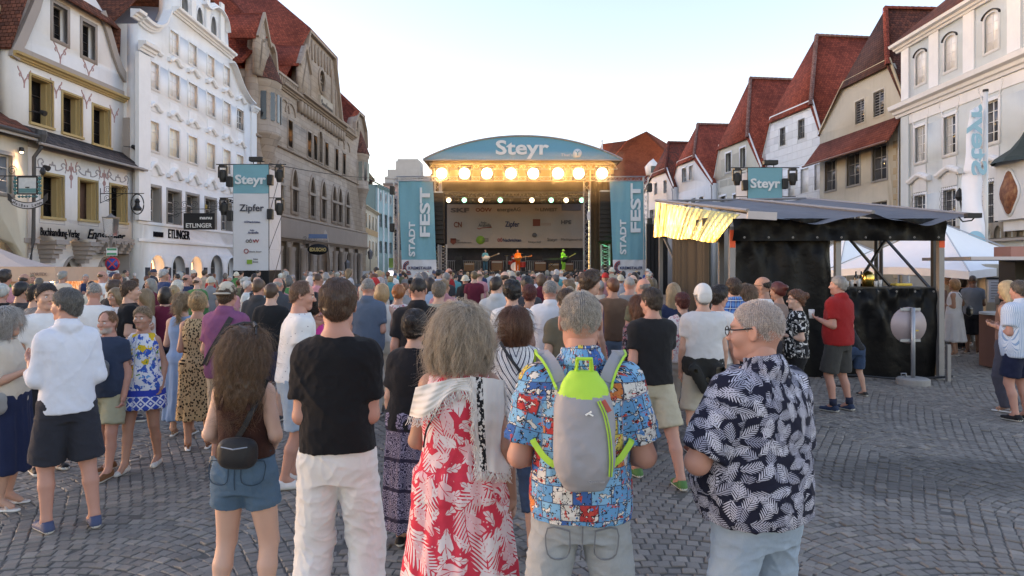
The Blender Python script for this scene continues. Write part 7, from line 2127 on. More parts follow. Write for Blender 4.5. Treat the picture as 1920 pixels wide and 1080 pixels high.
t = thing('lit_sign','small lit oval sign on a post behind the booth','sign',(SX(1703,27),27,0)); MB().prism([(.48 * math.cos(q),SZ(437,27) + .17 * math.sin(q)) for q in np.linspace(0,6.283,24,endpoint=False)],-.06,.06).build('sign_face',mat('lit_sign_face',(.9,.8,.6),emit=(1,.78,.45),estr=.9),t,'keep'); text('ZIPFER',.13,GREYL,t,(0,-.07,SZ(437,27) - .06),align='CENTER',width=.66); MB().tube([(0,0,0),(0,0,SZ(437,27) - .15)],.05,8).build('post',ZINC,t)
# tent at the left edge
Yt = 21.0
t = thing('peach_tent','peach coloured market tent at the left edge with a lit inside','tent',(SX(104,Yt),Yt,0)); pc = mat('peach_canvas',(.55,.37,.27),.8,.06,bump=.2,bscale=6); zr = SZ(500,Yt); wT = 6.0
MB().grid(lambda u,v:(-wT * u,-.0 + .02 * math.sin(u * 20),SZ(528,Yt) + (zr - SZ(528,Yt)) * v),20,2).build('valance',pc,t)
MB().grid(lambda u,v:(.0 + .02 * math.sin(u * 20),2.6 * u,SZ(528,Yt) + (zr - SZ(528,Yt)) * v),20,2).build('valance',pc,t)
ap = Vector((-wT / 2,1.3,SZ(455,Yt)))
for A_,B_ in (((0,0,zr),(-wT,0,zr)),((0,2.6,zr),(0,0,zr)),((-wT,0,zr),(-wT,2.6,zr)),((-wT,2.6,zr),(0,2.6,zr))):
 A_,B_ = Vector(A_),Vector(B_)
 def tf(u,v):
  p = A_.lerp(B_,u).lerp(ap,v); p.z -= .35 * math.sin(math.pi * v) * (1 - v * .3); return p
 MB().grid(tf,10,10).build('roof_panel',mat('peach_roof',(.50,.40,.355),.8,.05),t,True)
text('VORTEX',.10,mat('tent_letters',(.20,.12,.09),.8),t,(-.75,-.03,SZ(517,Yt)),width=.5)
for x,y in ((-.03,.05),(-wT,.05),(-.03,2.55),(-wT,2.55)):MB().tube([(x,y,0),(x,y,zr)],.03,6).build('leg',ALU,t)
MB().grid(lambda u,v:(-wT + (wT - 1.15) * u,.12 + .03 * math.sin(u * 30),.02 + (SZ(528,Yt) + .05) * v),40,2).build('side_curtain',mat('tan_curtain',(.46,.28,.19),.8,.1),t)
m_,t_ = newmat('bright_goods'); t_.set(col=t_.ramp(t_.noise(t_.vm('MULTIPLY',t_.obj(),(6,1,2)),3,3),[(.35,(.40,.10,.05)),(.5,(.62,.42,.25)),(.62,(.66,.60,.55))]),rough=.8)
MB().grid(lambda u,v:(-1.2 + 1.15 * u,2.3,.9 + (SZ(528,Yt) - .9 + .1) * v),4,2).build('back_display',m_,t)
ld = bpy.data.lights.new('tent_light','POINT'); ld.energy = 14; ld.color = (1,.7,.4); ld.shadow_soft_size = .1; link('tent_light',ld,t,(-.9,1.2,SZ(528,Yt)))
MB().tube([(-.95,1.2,SZ(528,Yt) + .02),(-.85,1.2,SZ(528,Yt) + .02)],.05,8).build('tent_bulb',mat('warm_bulb',(1,.8,.5),emit=(1,.72,.38),estr=14),t)
# inn sign
def lamb_boards(r,L):
 tl = mat('sign_teal',(.05,.16,.17),.5); o = Vector((0,-L + .62,0))
 f = MB().box(-.03,.03,-.55,.55,-1.0,-.08).build('picture_panel',mat('sign_sky',(.42,.44,.45),.5,.25),r,loc=o)
 b = MB()
 for y in (-.55,.55):b.box(-.05,.05,y - .035,y + .035,-1.08,-.04)
 for z in (-1.04,-.06):b.box(-.05,.05,-.51,.51,z - .035,z + .035)
 b.build('frame',LEAD,r,loc=o)
 MB().box(-.04,.04,-.5,.5,-.98,-.72).build('painted_meadow',tl,r,loc=o); MB().box(-.045,.045,-.12,.12,-.70,-.63).build('painted_lamb',LEAD,r,loc=o)
 b = MB()
 for y in (-.70,.70):
  for k in range(5):b.lathe([(0,-.12),(.09,-.05),(.11,.03),(0,.12)],(0,y + .04 * (k % 2),-.14 - .21 * k),7)
 for k in range(6):b.lathe([(0,-.08),(.10,0),(0,.1)],(0,-.5 + .2 * k,-1.2),7)
 b.build('vine_leaves',tl,r,loc=o)
 arc = lambda u,dz:(0,1.15 * u,-1.75 + .45 * u * u + dz)
 for nm,u0,u1,h,mm,xx in (('ribbon',-1,1,.20,LEAD,.025),('ribbon_face',-.78,.78,.145,mat('ribbon_grey',(.42,.41,.43),.6),.032)):
  b = MB(); n = 20; vs = []
  for k in range(n + 1):
   u = u0 + (u1 - u0) * k / n; e = .10 * (abs(u) > .8) if nm == 'ribbon' else 0
   vs += [(-xx,1.15 * u,-1.72 + .42 * u * u - h + e),(-xx,1.15 * u,-1.72 + .42 * u * u + h + e),(xx,1.15 * u,-1.72 + .42 * u * u + h + e),(xx,1.15 * u,-1.72 + .42 * u * u - h + e)]
  b.add(vs,[(4 * k + i,4 * k + (i + 1) % 4,4 * k + 4 + (i + 1) % 4,4 * k + 4 + i) for k in range(n) for i in range(4)] + [(0,1,2,3),tuple(4 * n + i for i in (3,2,1,0))]); b.build(nm,mm,r,loc=o)
 for i,ch in enumerate('Weißes Lamm'):
  u = -.68 + 1.36 * i / 10
  text(ch,.17,LEAD,r,(-.037,o.y - 1.15 * u,-1.81 + .42 * u * u),(math.radians(90),0,math.radians(-90)),bold=.03,align='CENTER')
for ang in (0,):
 F = BLDS[0]; M = F.root.matrix_basis
 r = thing('inn_sign','painted inn sign with a curved name ribbon on an iron bracket','sign',at(-40,330,26.5),math.radians(-90) + math.radians(90))
 L = SX(52,26.5) - SX(-40,26.5) + .62 + .55 - .6
 r.rotation_euler = (0,0,math.radians(90)); r.scale = (.66,.66,.66); L = (SX(52,26.5) - SX(-40,26.5)) / .66 + .62
 b = MB(); b.tube([(0,.5,0),(0,-L - .3,0)],.03,6)
 for k in range(2):
  c = L * (.30 + .26 * k); R = .28
  b.tube([(0,-c - R * (1 - v * .8) * math.cos(v * 11),.05 + R + R * (1 - v * .8) * math.sin(v * 11)) for v in np.linspace(0,1,24)],.016,4)
 b.tube([(0,.3,-1.2),(0,-L * .3,-.5),(0,-L * .45,0)],.02,5).lathe([(0,-.22),(.13,-.12),(.16,.02),(.10,.2),(0,.28)],(0,-L - .25,.25),7); b.build('bracket',IRON,r)
 lamb_boards(r,L)
# guild sign, street lantern with no-stopping signs
def bell_boards(r,L):
 b = MB(); b.tube([(0,-L + .35 + .34 * math.cos(q),-.55 + .52 * math.sin(q)) for q in np.linspace(0,6.283,24)],.03,5).build('oval_ring',IRON,r)
 MB().lathe([(0,-.32),(.20,-.30),(.22,-.18),(.12,-.05),(.10,.08),(.13,.18),(.08,.3),(0,.34)],(0,-L + .35,-.58),9).build('figure',IRON,r)
wrought_sign(BLDS[1],BLDS[1].s(188),BLDS[1].z(188,363),2.3,'iron bracket with a dark figure in an oval ring over the bookshop',bell_boards)
Yl = 29.0
t = thing('street_lantern','four sided glass street lantern on a post before the bookshop','street lamp',(SX(208,Yl),Yl,0))
MB().lathe([(.10,0),(.10,.5),(.06,.6),(.05,SZ(450,Yl)),(.08,SZ(448,Yl)),(.10,SZ(444,Yl))],n=12).build('post',mat('lantern_grey',(.16,.15,.15),.5,.1),t,True)
z0,z1 = SZ(443,Yl),SZ(409,Yl); b = MB()
for sx in (-1,1):
 for sy in (-1,1):b.bar((sx * .17,sy * .17,z0),(sx * .22,sy * .22,z1),.022)
b.box(-.24,.24,-.24,.24,z1,z1 + .04); b.lathe([(.25,.04),(.09,.12),(.04,.18),(0,.22)],(0,0,z1),4); b.build('lantern_frame',mat('lantern_grey',(.16,.15,.15),.5,.1),t)
gm_,gt = newmat('lantern_glass'); gt.set(col=(.8,.82,.85),rough=.05,trans=.9); 
for k in range(4):
 a = k * math.pi / 2; q = Matrix.Rotation(a,4,'Z'); MB().add([q @ Vector(v) for v in ((-.15,-.17,z0 + .02),(.15,-.17,z0 + .02),(.2,-.22,z1 - .02),(-.2,-.22,z1 - .02))],[(0,1,2,3)]).build('pane',gm_,t)
s1 = thing('street_name_plate','green and white plate above the round no-stopping sign','sign',(SX(214,Yl),Yl - .16,SZ(472,Yl))); MB().box(-.22,.22,-.012,.012,-.16,.16).build('plate',PALE,s1); MB().box(-.20,.20,-.016,-.0125,-.14,-.05).build('green_stripe',mat('sign_green',(.03,.22,.12),.5),s1); MB().box(-.20,.20,-.016,-.0125,.05,.14).build('green_stripe',MATS['sign_green'],s1)
s2 = thing('no_stopping_sign','round blue no-stopping sign with red rim and cross on the lantern post','traffic sign',(SX(215,Yl),Yl - .16,SZ(495,Yl))); disc = lambda r,y0,y1:MB().prism([(r * math.cos(q),r * math.sin(q)) for q in np.linspace(0,6.283,32,endpoint=False)],y0,y1)
disc(.30,-.012,.012).build('rim',mat('sign_red',(.42,.02,.03),.4),s2,'keep'); disc(.235,-.017,-.0125).build('face',mat('sign_blue',(.02,.05,.26),.4),s2,'keep')
MB().bar((-.16,-.021,-.16),(.16,-.021,.16),.006,.055).bar((-.16,-.024,.16),(.16,-.024,-.16),.006,.055).build('cross',MATS['sign_red'],s2)
s3 = thing('supplementary_plate','small white text plate under the no-stopping sign','sign',(SX(216,Yl),Yl - .16,SZ(513,Yl))); MB().box(-.25,.25,-.012,.012,-.13,.13).build('plate',PALE,s3)
for k,w in enumerate((.40,.36,.14)):MB().box(-w / 2,w / 2,-.016,-.0125,.06 - .08 * k - .018,.06 - .08 * k + .018).build('text_line',GREYL,s3)
# lanterns further along and the bright screen by the teal house
for px,py,Y,lab in ((651,505,78,'distant street lantern before the sandstone bank doors'),(694,485,86,'distant street lantern before the teal house')):
 t = thing('street_lantern',lab,'street lamp',(SX(px,Y),Y,0),0,'street lanterns on the west side'); zl = SZ(py - 12,Y); MB().lathe([(.09,0),(.06,.6),(.05,zl - .9),(.1,zl - .85)],n=8).build('post',mat('lantern_grey',(.16,.15,.15),.5,.1),t); MB().lathe([(.2,-.85),(.32,0),(.36,.02),(.1,.3),(0,.4)],n=4,c=(0,0,zl)).build('lantern_head',mat('lantern_grey',(.16,.15,.15),.5,.1),t)
for px0,px1,py0,py1,Y,mm,lab,nm,cat in ((680,720,508,532,74,PALE,'white printed hoarding in front of the cream house','hoarding','hoarding'),(728,740,508,522,70,mat('lit_screen',(.9,.92,.92),emit=(.9,.95,1),estr=.8),'small bright screen left of the festival banner','screen','screen'),(729,739,484,502,71,mat('green_sign',(.18,.30,.07),.6),'green advertising sign left of the festival banner','green_sign','sign')):
 t = thing(nm,lab,cat,(SX(px0,Y),Y,0)); w = SX(px1,Y) - SX(px0,Y); MB().box(0,w,-.04,.04,SZ(py1,Y),SZ(py0,Y)).build('panel',mm,t); MB().tube([(w / 2,.06,0),(w / 2,.06,SZ(py0,Y))],.04,5).build('post',ZINC,t)
# ------------------------------------------------------------------ printed and woven cloths
def pat(name,fn,rough=.88):
 if name in MATS:return MATS[name]
 m,t = newmat(name); c = fn(t,t.attr('cuv'))
 f = t.m('MULTIPLY_ADD',t.noise(t.obj(),6,4),.24,.88)
 t.set(col=t.mix(1.0,c,t.vec(f,f,f),'MULTIPLY'),rough=rough,spec=.2)
 creases(t)
 MATS[name] = m
 return m


def leaf(t,v,scale,base,cols,L=.66,W=.30,N=7,thr=.30,off=(0,0,0),sx=1.0):
 """scattered pinnate leaves, one to a cell, each turned its own way"""
 p = t.vm('ADD',v,off); vo = t.vor(p,scale,rnd=.8)
 loc = t.vm('SCALE',t.vm('SUBTRACT',p,vo.outputs['Position']),scale)
 rnd = t.xyz(vo.outputs['Color'])
 ro = t.n('VectorRotate',rotation_type='Z_AXIS'); t.put(ro.inputs['Vector'],loc); t.put(ro.inputs['Angle'],t.m('MULTIPLY',rnd[0],6.283))
 x,y,_ = t.xyz(ro.outputs[0]); ay = t.m('ABSOLUTE',t.m('SUBTRACT',y,t.m('MULTIPLY',t.m('MULTIPLY',x,x),.25)))
 q = t.m('DIVIDE',x,L); w = t.m('MULTIPLY',t.m('SUBTRACT',1,t.m('MULTIPLY',q,q)),W)
 st = t.m('FRACT',t.m('MULTIPLY',t.m('SUBTRACT',x,t.m('MULTIPLY',ay,1.1)),N))
 ins = t.m('LESS_THAN',ay,t.m('MULTIPLY',w,t.m('SUBTRACT',1.15,t.m('MULTIPLY',t.m('ABSOLUTE',t.m('SUBTRACT',st,.65)),.9))))
 g = t.m('ADD',thr - .12,t.m('MULTIPLY',t.m('DIVIDE',ay,W),.35))
 fr = t.m('GREATER_THAN',st,g); rib = t.m('GREATER_THAN',ay,.012)
 k = t.m('MULTIPLY',t.m('MULTIPLY',ins,fr),rib)
 c = t.mix(rnd[1],cols[0],cols[1])
 return t.mix(k,base,c),k


def p_fern(t,v):
 a,_ = leaf(t,v,14.5,(.012,.013,.028),((.26,.27,.36),(.52,.52,.60)),.64,.30,7,.44)
 b,k = leaf(t,v,13.5,(.012,.013,.028),((.32,.32,.40),(.58,.58,.66)),.60,.28,7,.44,(.31,.17,3))
 return t.mix(k,a,b)


def p_palm(t,v):
 base = (.62,.045,.075)
 a,ka = leaf(t,v,4.6,base,((.72,.62,.62),(.70,.50,.52)),.62,.30,10,.42)
 b,kb = leaf(t,v,6.5,base,((.72,.66,.66),(.74,.40,.42)),.50,.22,2.2,.10,(.4,.23,2))
 c,kc = leaf(t,v,10,base,((.70,.55,.55),(.72,.6,.6)),.48,.17,3,.12,(.7,.41,5))
 d = t.vor(v,60,rnd=.6); dk = t.m('MULTIPLY',t.m('LESS_THAN',d.outputs['Distance'],.22),t.m('GREATER_THAN',t.noise(v,7,2),.56))
 o = t.mix(t.m('MULTIPLY',dk,.8),base,(.72,.55,.56))
 o = t.mix(kc,o,c); o = t.mix(ka,o,a); return t.mix(kb,o,b)


def p_comic(t,v):
 x,y,_ = t.xyz(v)
 def cells(w,h,sh):
  r = t.m('FLOOR',t.m('DIVIDE',y,h)); xx = t.m('ADD',t.m('DIVIDE',x,w),t.m('MULTIPLY',r,sh)); c = t.m('FLOOR',xx)
  fx,fy = t.m('FRACT',xx),t.m('FRACT',t.m('DIVIDE',y,h))
  wn_ = t.n('TexWhiteNoise'); t.put(wn_.inputs[0],t.vec(c,r,w * 100))
  e = t.m('MINIMUM',t.m('MINIMUM',fx,t.m('SUBTRACT',1,fx)),t.m('MINIMUM',fy,t.m('SUBTRACT',1,fy)))
  return wn_.outputs[0],e,t.xyz(wn_.outputs[1]),fx,fy
 r1,e1,c1,fx,fy = cells(.082,.066,.37); r2,e2,c2,gx,gy = cells(.041,.066,.74)
 pick = t.m('GREATER_THAN',c1[1],.62); r1 = t.mix(pick,t.vec(r1,r1,r1),t.vec(r2,r2,r2)); e1 = t.m('MINIMUM',e1,t.m('ADD',e2,t.m('MULTIPLY',t.m('SUBTRACT',1,pick),9)))
 col = t.ramp(t.xyz(r1)[0],[(0,(.10,.29,.52)),(.30,(.04,.12,.34)),(.42,(.18,.40,.60)),(.62,(.42,.045,.045)),(.73,(.58,.19,.06)),(.82,(.60,.58,.55)),(.94,(.58,.46,.10))],'CONSTANT')
 n = t.noise(v,30,3,.6); n2 = t.noise(t.vm('ADD',v,(2,5,0)),75,3,.6); n3 = t.noise(t.vm('ADD',v,(3,7,1)),36,3,.6); n4 = t.noise(t.vm('ADD',v,(8,1,1)),22,2)
 col = t.mix(t.m('GREATER_THAN',n,.57),col,(.62,.60,.57))
 col = t.mix(t.m('GREATER_THAN',n3,.61),col,(.50,.07,.05))
 col = t.mix(t.m('GREATER_THAN',n4,.64),col,(.08,.24,.52))
 col = t.mix(t.m('LESS_THAN',t.m('ABSOLUTE',t.m('SUBTRACT',n,.57)),.018),col,(.014,.014,.02))
 col = t.mix(t.m('GREATER_THAN',n2,.61),col,(.02,.02,.03))
 col = t.mix(t.m('LESS_THAN',e1,.022),col,(.05,.06,.10))
 return col


def p_leopard(t,v):
 vo = t.vor(t.vm('ADD',v,t.vm('SCALE',t.noise(v,20,2,.5,1),.02)),34,rnd=.9); d = vo.outputs['Distance']
 c = t.mix(t.m('LESS_THAN',d,.40),(.42,.30,.17),(.014,.010,.008))
 return t.mix(t.m('LESS_THAN',d,.15),c,(.20,.11,.05))


def p_azulejo(t,v):
 x,y,_ = t.xyz(v)
 n = t.noise(v,13,4,.6); n2 = t.noise(t.vm('ADD',v,(5,2,0)),9,3,.5); n3 = t.noise(t.vm('ADD',v,(1,8,0)),22,3,.5)
 c = t.mix(t.m('GREATER_THAN',n,.54),(.60,.62,.66),(.03,.09,.38)); c = t.mix(t.m('GREATER_THAN',n3,.62),c,(.10,.28,.55))
 hi = t.m('GREATER_THAN',y,.88); c = t.mix(t.m('MULTIPLY',hi,t.m('GREATER_THAN',n2,.58)),c,(.60,.40,.03)); c = t.mix(t.m('MULTIPLY',hi,t.m('GREATER_THAN',t.noise(t.vm('ADD',v,(9,1,0)),15,2),.64)),c,(.08,.22,.05))
 gx,gy = t.m('PINGPONG',x,.04),t.m('PINGPONG',y,.04); k = t.m('LESS_THAN',t.m('ABSOLUTE',t.m('SUBTRACT',t.m('ADD',gx,gy),.04)),.009)
 k2 = t.m('LESS_THAN',t.m('ADD',gx,gy),.016); tile = t.mix(t.m('MAXIMUM',k,k2),(.03,.07,.36),(.58,.62,.70))
 c = t.mix(t.m('LESS_THAN',y,.70),c,tile)
 return t.mix(t.m('COMPARE',y,.735,.028),c,(.025,.05,.34))


def p_chevron(t,v):
 x,y,_ = t.xyz(v); ax = t.m('ABSOLUTE',x)
 u = t.m('ADD',t.m('MULTIPLY',y,.9),t.m('MULTIPLY',ax,-1.15)); n = t.noise(v,5,2)
 f = t.m('FRACT',t.m('MULTIPLY',t.m('ADD',u,t.m('MULTIPLY',n,.05)),19)); f2 = t.m('FRACT',t.m('MULTIPLY',u,57))
 c = t.mix(t.m('LESS_THAN',f,.24),(.70,.69,.68),(.02,.022,.05))
 return t.mix(t.m('MULTIPLY',t.m('LESS_THAN',f2,.16),.8),c,(.04,.04,.08))


def p_check(a,b,c,s,w=.5):
 def f(t,v):
  x,y,_ = t.xyz(v); k = t.m('ADD',t.m('LESS_THAN',t.m('FRACT',t.m('MULTIPLY',x,s)),w),t.m('LESS_THAN',t.m('FRACT',t.m('MULTIPLY',y,s)),w))
  return t.ramp(t.m('MULTIPLY',k,.5),[(0,a),(.4,b),(.9,c)],'CONSTANT')
 return f


def p_plaid(t,v):
 x,y,_ = t.xyz(v); fx,fy = t.m('FRACT',t.m('MULTIPLY',x,11)),t.m('FRACT',t.m('MULTIPLY',y,11))
 k = t.m('ADD',t.m('LESS_THAN',fx,.5),t.m('LESS_THAN',fy,.5)); c = t.ramp(t.m('MULTIPLY',k,.5),[(0,(.015,.03,.12)),(.4,(.04,.12,.36)),(.9,(.10,.25,.52))],'CONSTANT')
 return t.mix(t.m('MAXIMUM',t.m('COMPARE',fx,.75,.045),t.m('COMPARE',fy,.75,.045)),c,(.45,.5,.55))


def p_dots(base,dot,s,thr=.16):
 def f(t,v):
  vo = t.vor(v,s,rnd=.7); return t.mix(t.m('LESS_THAN',vo.outputs['Distance'],thr),base,dot)
 return f


def p_bloom(base,a,b,s):
 def f(t,v):
  n = t.noise(v,s,3,.55); n2 = t.noise(t.vm('ADD',v,(4,3,1)),s * 1.4,3,.55)
  return t.mix(t.m('GREATER_THAN',n2,.57),t.mix(t.m('GREATER_THAN',n,.55),base,a),b)
 return f


def p_paisley(t,v):
 x,y,_ = t.xyz(v); vo = t.vor(v,30,rnd=.8); d = t.m('FRACT',t.m('MULTIPLY',vo.outputs['Distance'],4)); c = t.mix(t.m('GREATER_THAN',d,.5),(.035,.03,.06),(.26,.23,.32))
 return t.mix(t.m('LESS_THAN',t.m('FRACT',t.m('MULTIPLY',y,5)),.12),c,(.03,.025,.05))


def p_stripe(a,b,s,w=.4):
 def f(t,v):return t.mix(t.m('LESS_THAN',t.m('FRACT',t.m('MULTIPLY',t.xyz(v)[0],s)),w),a,b)
 return f


def p_denim(c0,c1):
 def f(t,v):
  n = t.noise(v,5,4,.6); s = t.noise(t.vm('MULTIPLY',v,(500,60,1)),1,2); return t.mix(t.m('MULTIPLY_ADD',s,.4,t.m('MULTIPLY',n,.7)),c0,c1)
 return f


FERN,PALM,COMIC,LEOP,AZUL,CHEV = pat('fern_print',p_fern),pat('palm_print',p_palm),pat('panel_print',p_comic),pat('leopard_print',p_leopard),pat('blue_tile_print',p_azulejo),pat('chevron_stripe',p_chevron)
GING = pat('purple_gingham',p_check((.30,.10,.20),(.22,.075,.16),(.13,.05,.12),95)); PLAID = pat('blue_plaid',p_plaid); DOTS = pat('dotted_white',p_dots((.66,.65,.64),(.12,.12,.16),26,.13))
BWF = pat('black_white_bloom',p_bloom((.012,.012,.014),(.62,.61,.60),(.012,.012,.014),22)); PAIS = pat('paisley',p_paisley); STRP = pat('blue_stripe',p_stripe((.56,.62,.70),(.22,.34,.52),62,.35))
DENIM,LDENIM,DDENIM = pat('mid_denim',p_denim((.035,.075,.125),(.10,.17,.25))),pat('pale_denim',p_denim((.20,.27,.36),(.36,.44,.52))),pat('dark_denim',p_denim((.02,.035,.08),(.05,.09,.16)))
SPRIG = pat('sprig_print',p_bloom((.62,.58,.56),(.45,.12,.16),(.62,.58,.56),30)); DARKFL = pat('dark_floral',p_bloom((.018,.016,.022),(.28,.12,.14),(.16,.16,.2),32)); REDFL = pat('red_floral',p_bloom((.40,.05,.08),(.60,.45,.42),(.14,.02,.05),26)); BACKP = pat('doodled_white',p_dots((.66,.65,.64),(.25,.25,.27),16,.2))
BLK,WHT = (.010,.010,.012),(.68,.675,.67)


def tee(col,hem=.90,**k):return dict(dict(kind='shirt',name='t_shirt',col=col,hem=hem,sleeve=.58,ease=.022,amp=.006),**k)
def shirt(col,hem=.88,**k):return dict(dict(kind='shirt',name='shirt',col=col,hem=hem,sleeve=.72,ease=.026,collar=True,amp=.006),**k)
def tank(col,hem=.95,**k):return dict(dict(kind='shirt',name='sleeveless_top',col=col,hem=hem,tank=True,ease=.012,amp=.005),**k)
def shorts(col,zb=.52,**k):return dict(dict(kind='trousers',name='shorts',col=col,zb=zb,ease=.018,wide=.022,amp=.005),**k)
def pants(col,zb=.07,**k):return dict(dict(kind='trousers',name='trousers',col=col,zb=zb,ease=.014,wide=.008,amp=.007),**k)
def skirt(col,zb=.5,**k):return dict(dict(kind='skirt',name='skirt',col=col,zb=zb),**k)
def dress(col,zb=.5,**k):return dict(dict(kind='skirt',name='dress',top=True,col=col,zb=zb),**k)


# ------------------------------------------------------------------ straps, bags, caps and cups
def surf_y(r,x,z,side=-1,rad=.022):
 """how far out the clothes reach at (x, z) on the back (or front)"""
 V = np.concatenate([a for a in (getattr(r,'topV',None),) if a is not None])
 k = (np.abs(V[:,0] - x) < rad) & (np.abs(V[:,2] - z) < rad)
 if not k.any():k = np.argsort((V[:,0] - x) ** 2 + (V[:,2] - z) ** 2)[:12]
 return V[k,1].min() if side < 0 else V[k,1].max()


def pocket(r,pts,m,w=.005,gap=.003):
 """a stitched outline lying on the seat of trousers"""
 V = np.empty(len(r.bot.data.vertices) * 3); r.bot.data.vertices.foreach_get('co',V); V = V.reshape(-1,3); P = smoothpts(pts,3)
 y = [V[(np.abs(V[:,0] - x) < .02) & (np.abs(V[:,2] - z) < .02),1].min(initial=0) for x,z in P]
 ribbon('pocket_seam',[(x,q - gap,z) for (x,z),q in zip(P,y)],w,m,r.root,.003)


def ribbon(name,pts,w,m,parent,th=.006,normal=None,mi=None,edge=None):
 """flat band along 3-D points, its face turned outwards"""
 P = [np.array(p,float) for p in pts]; n = len(P); b = MB(); vs = []
 for i in range(n):
  d = P[min(i + 1,n - 1)] - P[max(i - 1,0)]; d /= np.linalg.norm(d) + 1e-9
  nr = np.array(normal[i] if normal is not None and np.ndim(normal) > 1 else (normal if normal is not None else (0,-1,0)),float); nr = nr - d * (nr @ d); nr /= np.linalg.norm(nr) + 1e-9
  s = np.cross(d,nr)
  vs += [P[i] - s * w / 2,P[i] + s * w / 2,P[i] + s * w / 2 + nr * th,P[i] - s * w / 2 + nr * th]
 b.add(vs,[(4 * i + k,4 * i + (k + 1) % 4,4 * i + 4 + (k + 1) % 4,4 * i + 4 + k) for i in range(n - 1) for k in range(4)] + [(0,1,2,3),tuple(4 * n - 4 + k for k in (3,2,1,0))])
 return b.build(name,m,parent)


def on_back(r,xz,gap=.006,side=-1,n=5):
 P = smoothpts(xz,n); y = [surf_y(r,x,z,side) for x,z in P]
 y = np.convolve(np.pad(y,2,'edge'),[.1,.2,.4,.2,.1],'valid')
 return [(x,yy + side * gap,z) for (x,z),yy in zip(P,y)]


def rootcopy(r,name,label,cat,group=None):
 """a thing worn or carried by a figure, in the figure's own frame"""
 t = thing(name,label,cat,r.root.location,r.root.rotation_euler.z,group); return t


def strap(r,xz,label,w=.035,col=LEAD,name='bag_strap',side=-1):
 t = rootcopy(r,name,label,'bag strap'); P = on_back(r,xz,side=side)
 ribbon('band',P,w,col,t,normal=(0,side,0)); return t


def softmesh(fn,lo,hi,h):
 S = SDF(lo,hi,h); fn(S); return S.mesh()


def hat(r,kind,col,hd=1.0):
 S = SDF((-.16,-.2,-.06),(.16,.24,.18),.006)
 if kind == 'cap':
  S.ell((0,-.008,.030),(.087,.108,.108)); S.keep(lambda x,y,z:.022 - z - .10 * y * -1 * .0 + 0 * x)
  S.cap((-.04,.10,.030),(.04,.10,.030),.055,sc=(1,1,6),k=.01)
 elif kind == 'flap':
  S.ell((0,-.010,.034),(.092,.112,.112)); S.keep(lambda x,y,z:.004 - z - .35 * y + 0 * x); S.cap((-.03,-.10,.0),(.03,-.10,.0),.045,sc=(1,1.6,.75),k=.03); S.cap((-.03,.12,.03),(.03,.12,.03),.045,sc=(1,1,5),k=.01)
 elif kind == 'capback':
  S.ell((0,-.008,.030),(.087,.108,.110)); S.keep(lambda x,y,z:.016 - z + 0 * x + 0 * y)
  S.cap((-.035,-.10,.022),(.035,-.10,.022),.05,sc=(1,1,5),k=.01)
 else:
  S.ell((0,-.008,.030),(.090,.110,.115)); S.keep(lambda x,y,z:.012 - z + 0 * x + 0 * y); S.cap((0,-.012,.028),(0,-.006,.0),.10,.132,sc=(1,.86,1),k=.012,cut=True)
 V,F = S.mesh()
 o = link('cap' if kind != 'hat' else 'sun_hat',fastmesh('cap',(V @ r.headM.T) * r.k * hd + r.head,F,clothmat()),r.root); solid(o,col); return o


def glasses(r,sun=False):
 b = MB(); M = r.headM
 def T(p):return M @ np.array(p) * r.k + r.head
 for s in (-1,1):
  b.tube([T((s * .033 + .024 * math.cos(q),.106,.0 + .019 * math.sin(q))) for q in np.linspace(0,6.283,12)],.0022,4)
  b.tube([T((s * .057,.104,.006)),T((s * .076,.06,.006)),T((s * .084,-.01,.012)),T((s * .08,-.03,-.004))],.0028,4)
 b.tube([T((-.010,.110,.006)),T((.010,.110,.006))],.002,4)
 return b.build('glasses',LEAD,r.root)


def cup(r,side,label,col=(.65,.64,.62)):
 w = r.wri[side]; z = r.elb[side] - w; z = z / np.linalg.norm(z)
 p = w - z * .085 * r.k
 M = Matrix.Rotation(r.root.rotation_euler.z,4,'Z'); loc = r.root.location + (M @ Vector(p + np.array((0,.035,-.02))))
 t = thing('drinking_cup',label,'cup',loc); MB().lathe([(0,0),(.030,0),(.040,.12),(.037,.12),(.028,.006),(0,.006)],n=14).build('beaker',mat('cup_plastic_%d' % int(col[1] * 100),col,.35,.05),t,True)
 MB().lathe([(0,.085),(.035,.085)],n=12).build('drink',mat('beer',(.45,.22,.04),.2),t); return t


def handbag(r,x,y,z,label,col=(.02,.02,.022),w=.24,h=.18,d=.10,straps=None,m=None,cat='bag',name='handbag'):
 t = rootcopy(r,name,label,cat)
 V,F = softmesh(lambda S:(S.ell((0,0,0),(w / 2,d / 2,h / 2)),S.cap((-w * .3,0,h * .18),(w * .3,0,h * .18),d * .42,k=.03),S.cap((-w * .25,0,-h * .2),(w * .25,0,-h * .2),d * .5,k=.03)),(-w * .6,-d * .7,-h * .7),(w * .6,d * .7,h * .7),.008)
 o = link('bag_body',fastmesh('bag_body',V + (x,y,z),F,m or clothmat('soft_leather',300,.5)),t); solid(o,col)
 MB().tube([(x - w * .36,y - d * .40,z + h * .25),(x,y - d * .56,z + h * .20),(x + w * .36,y - d * .40,z + h * .25)],.004,5).build('zip',ZINC,t)
 if straps is not None:ribbon('strap',straps,.02,clothmat('soft_leather',300,.5),t,.004).color = (*col,1)
 return t


def P(px,Y,yaw,label,**k):return person(px,Y,yaw,label,**k)[1]


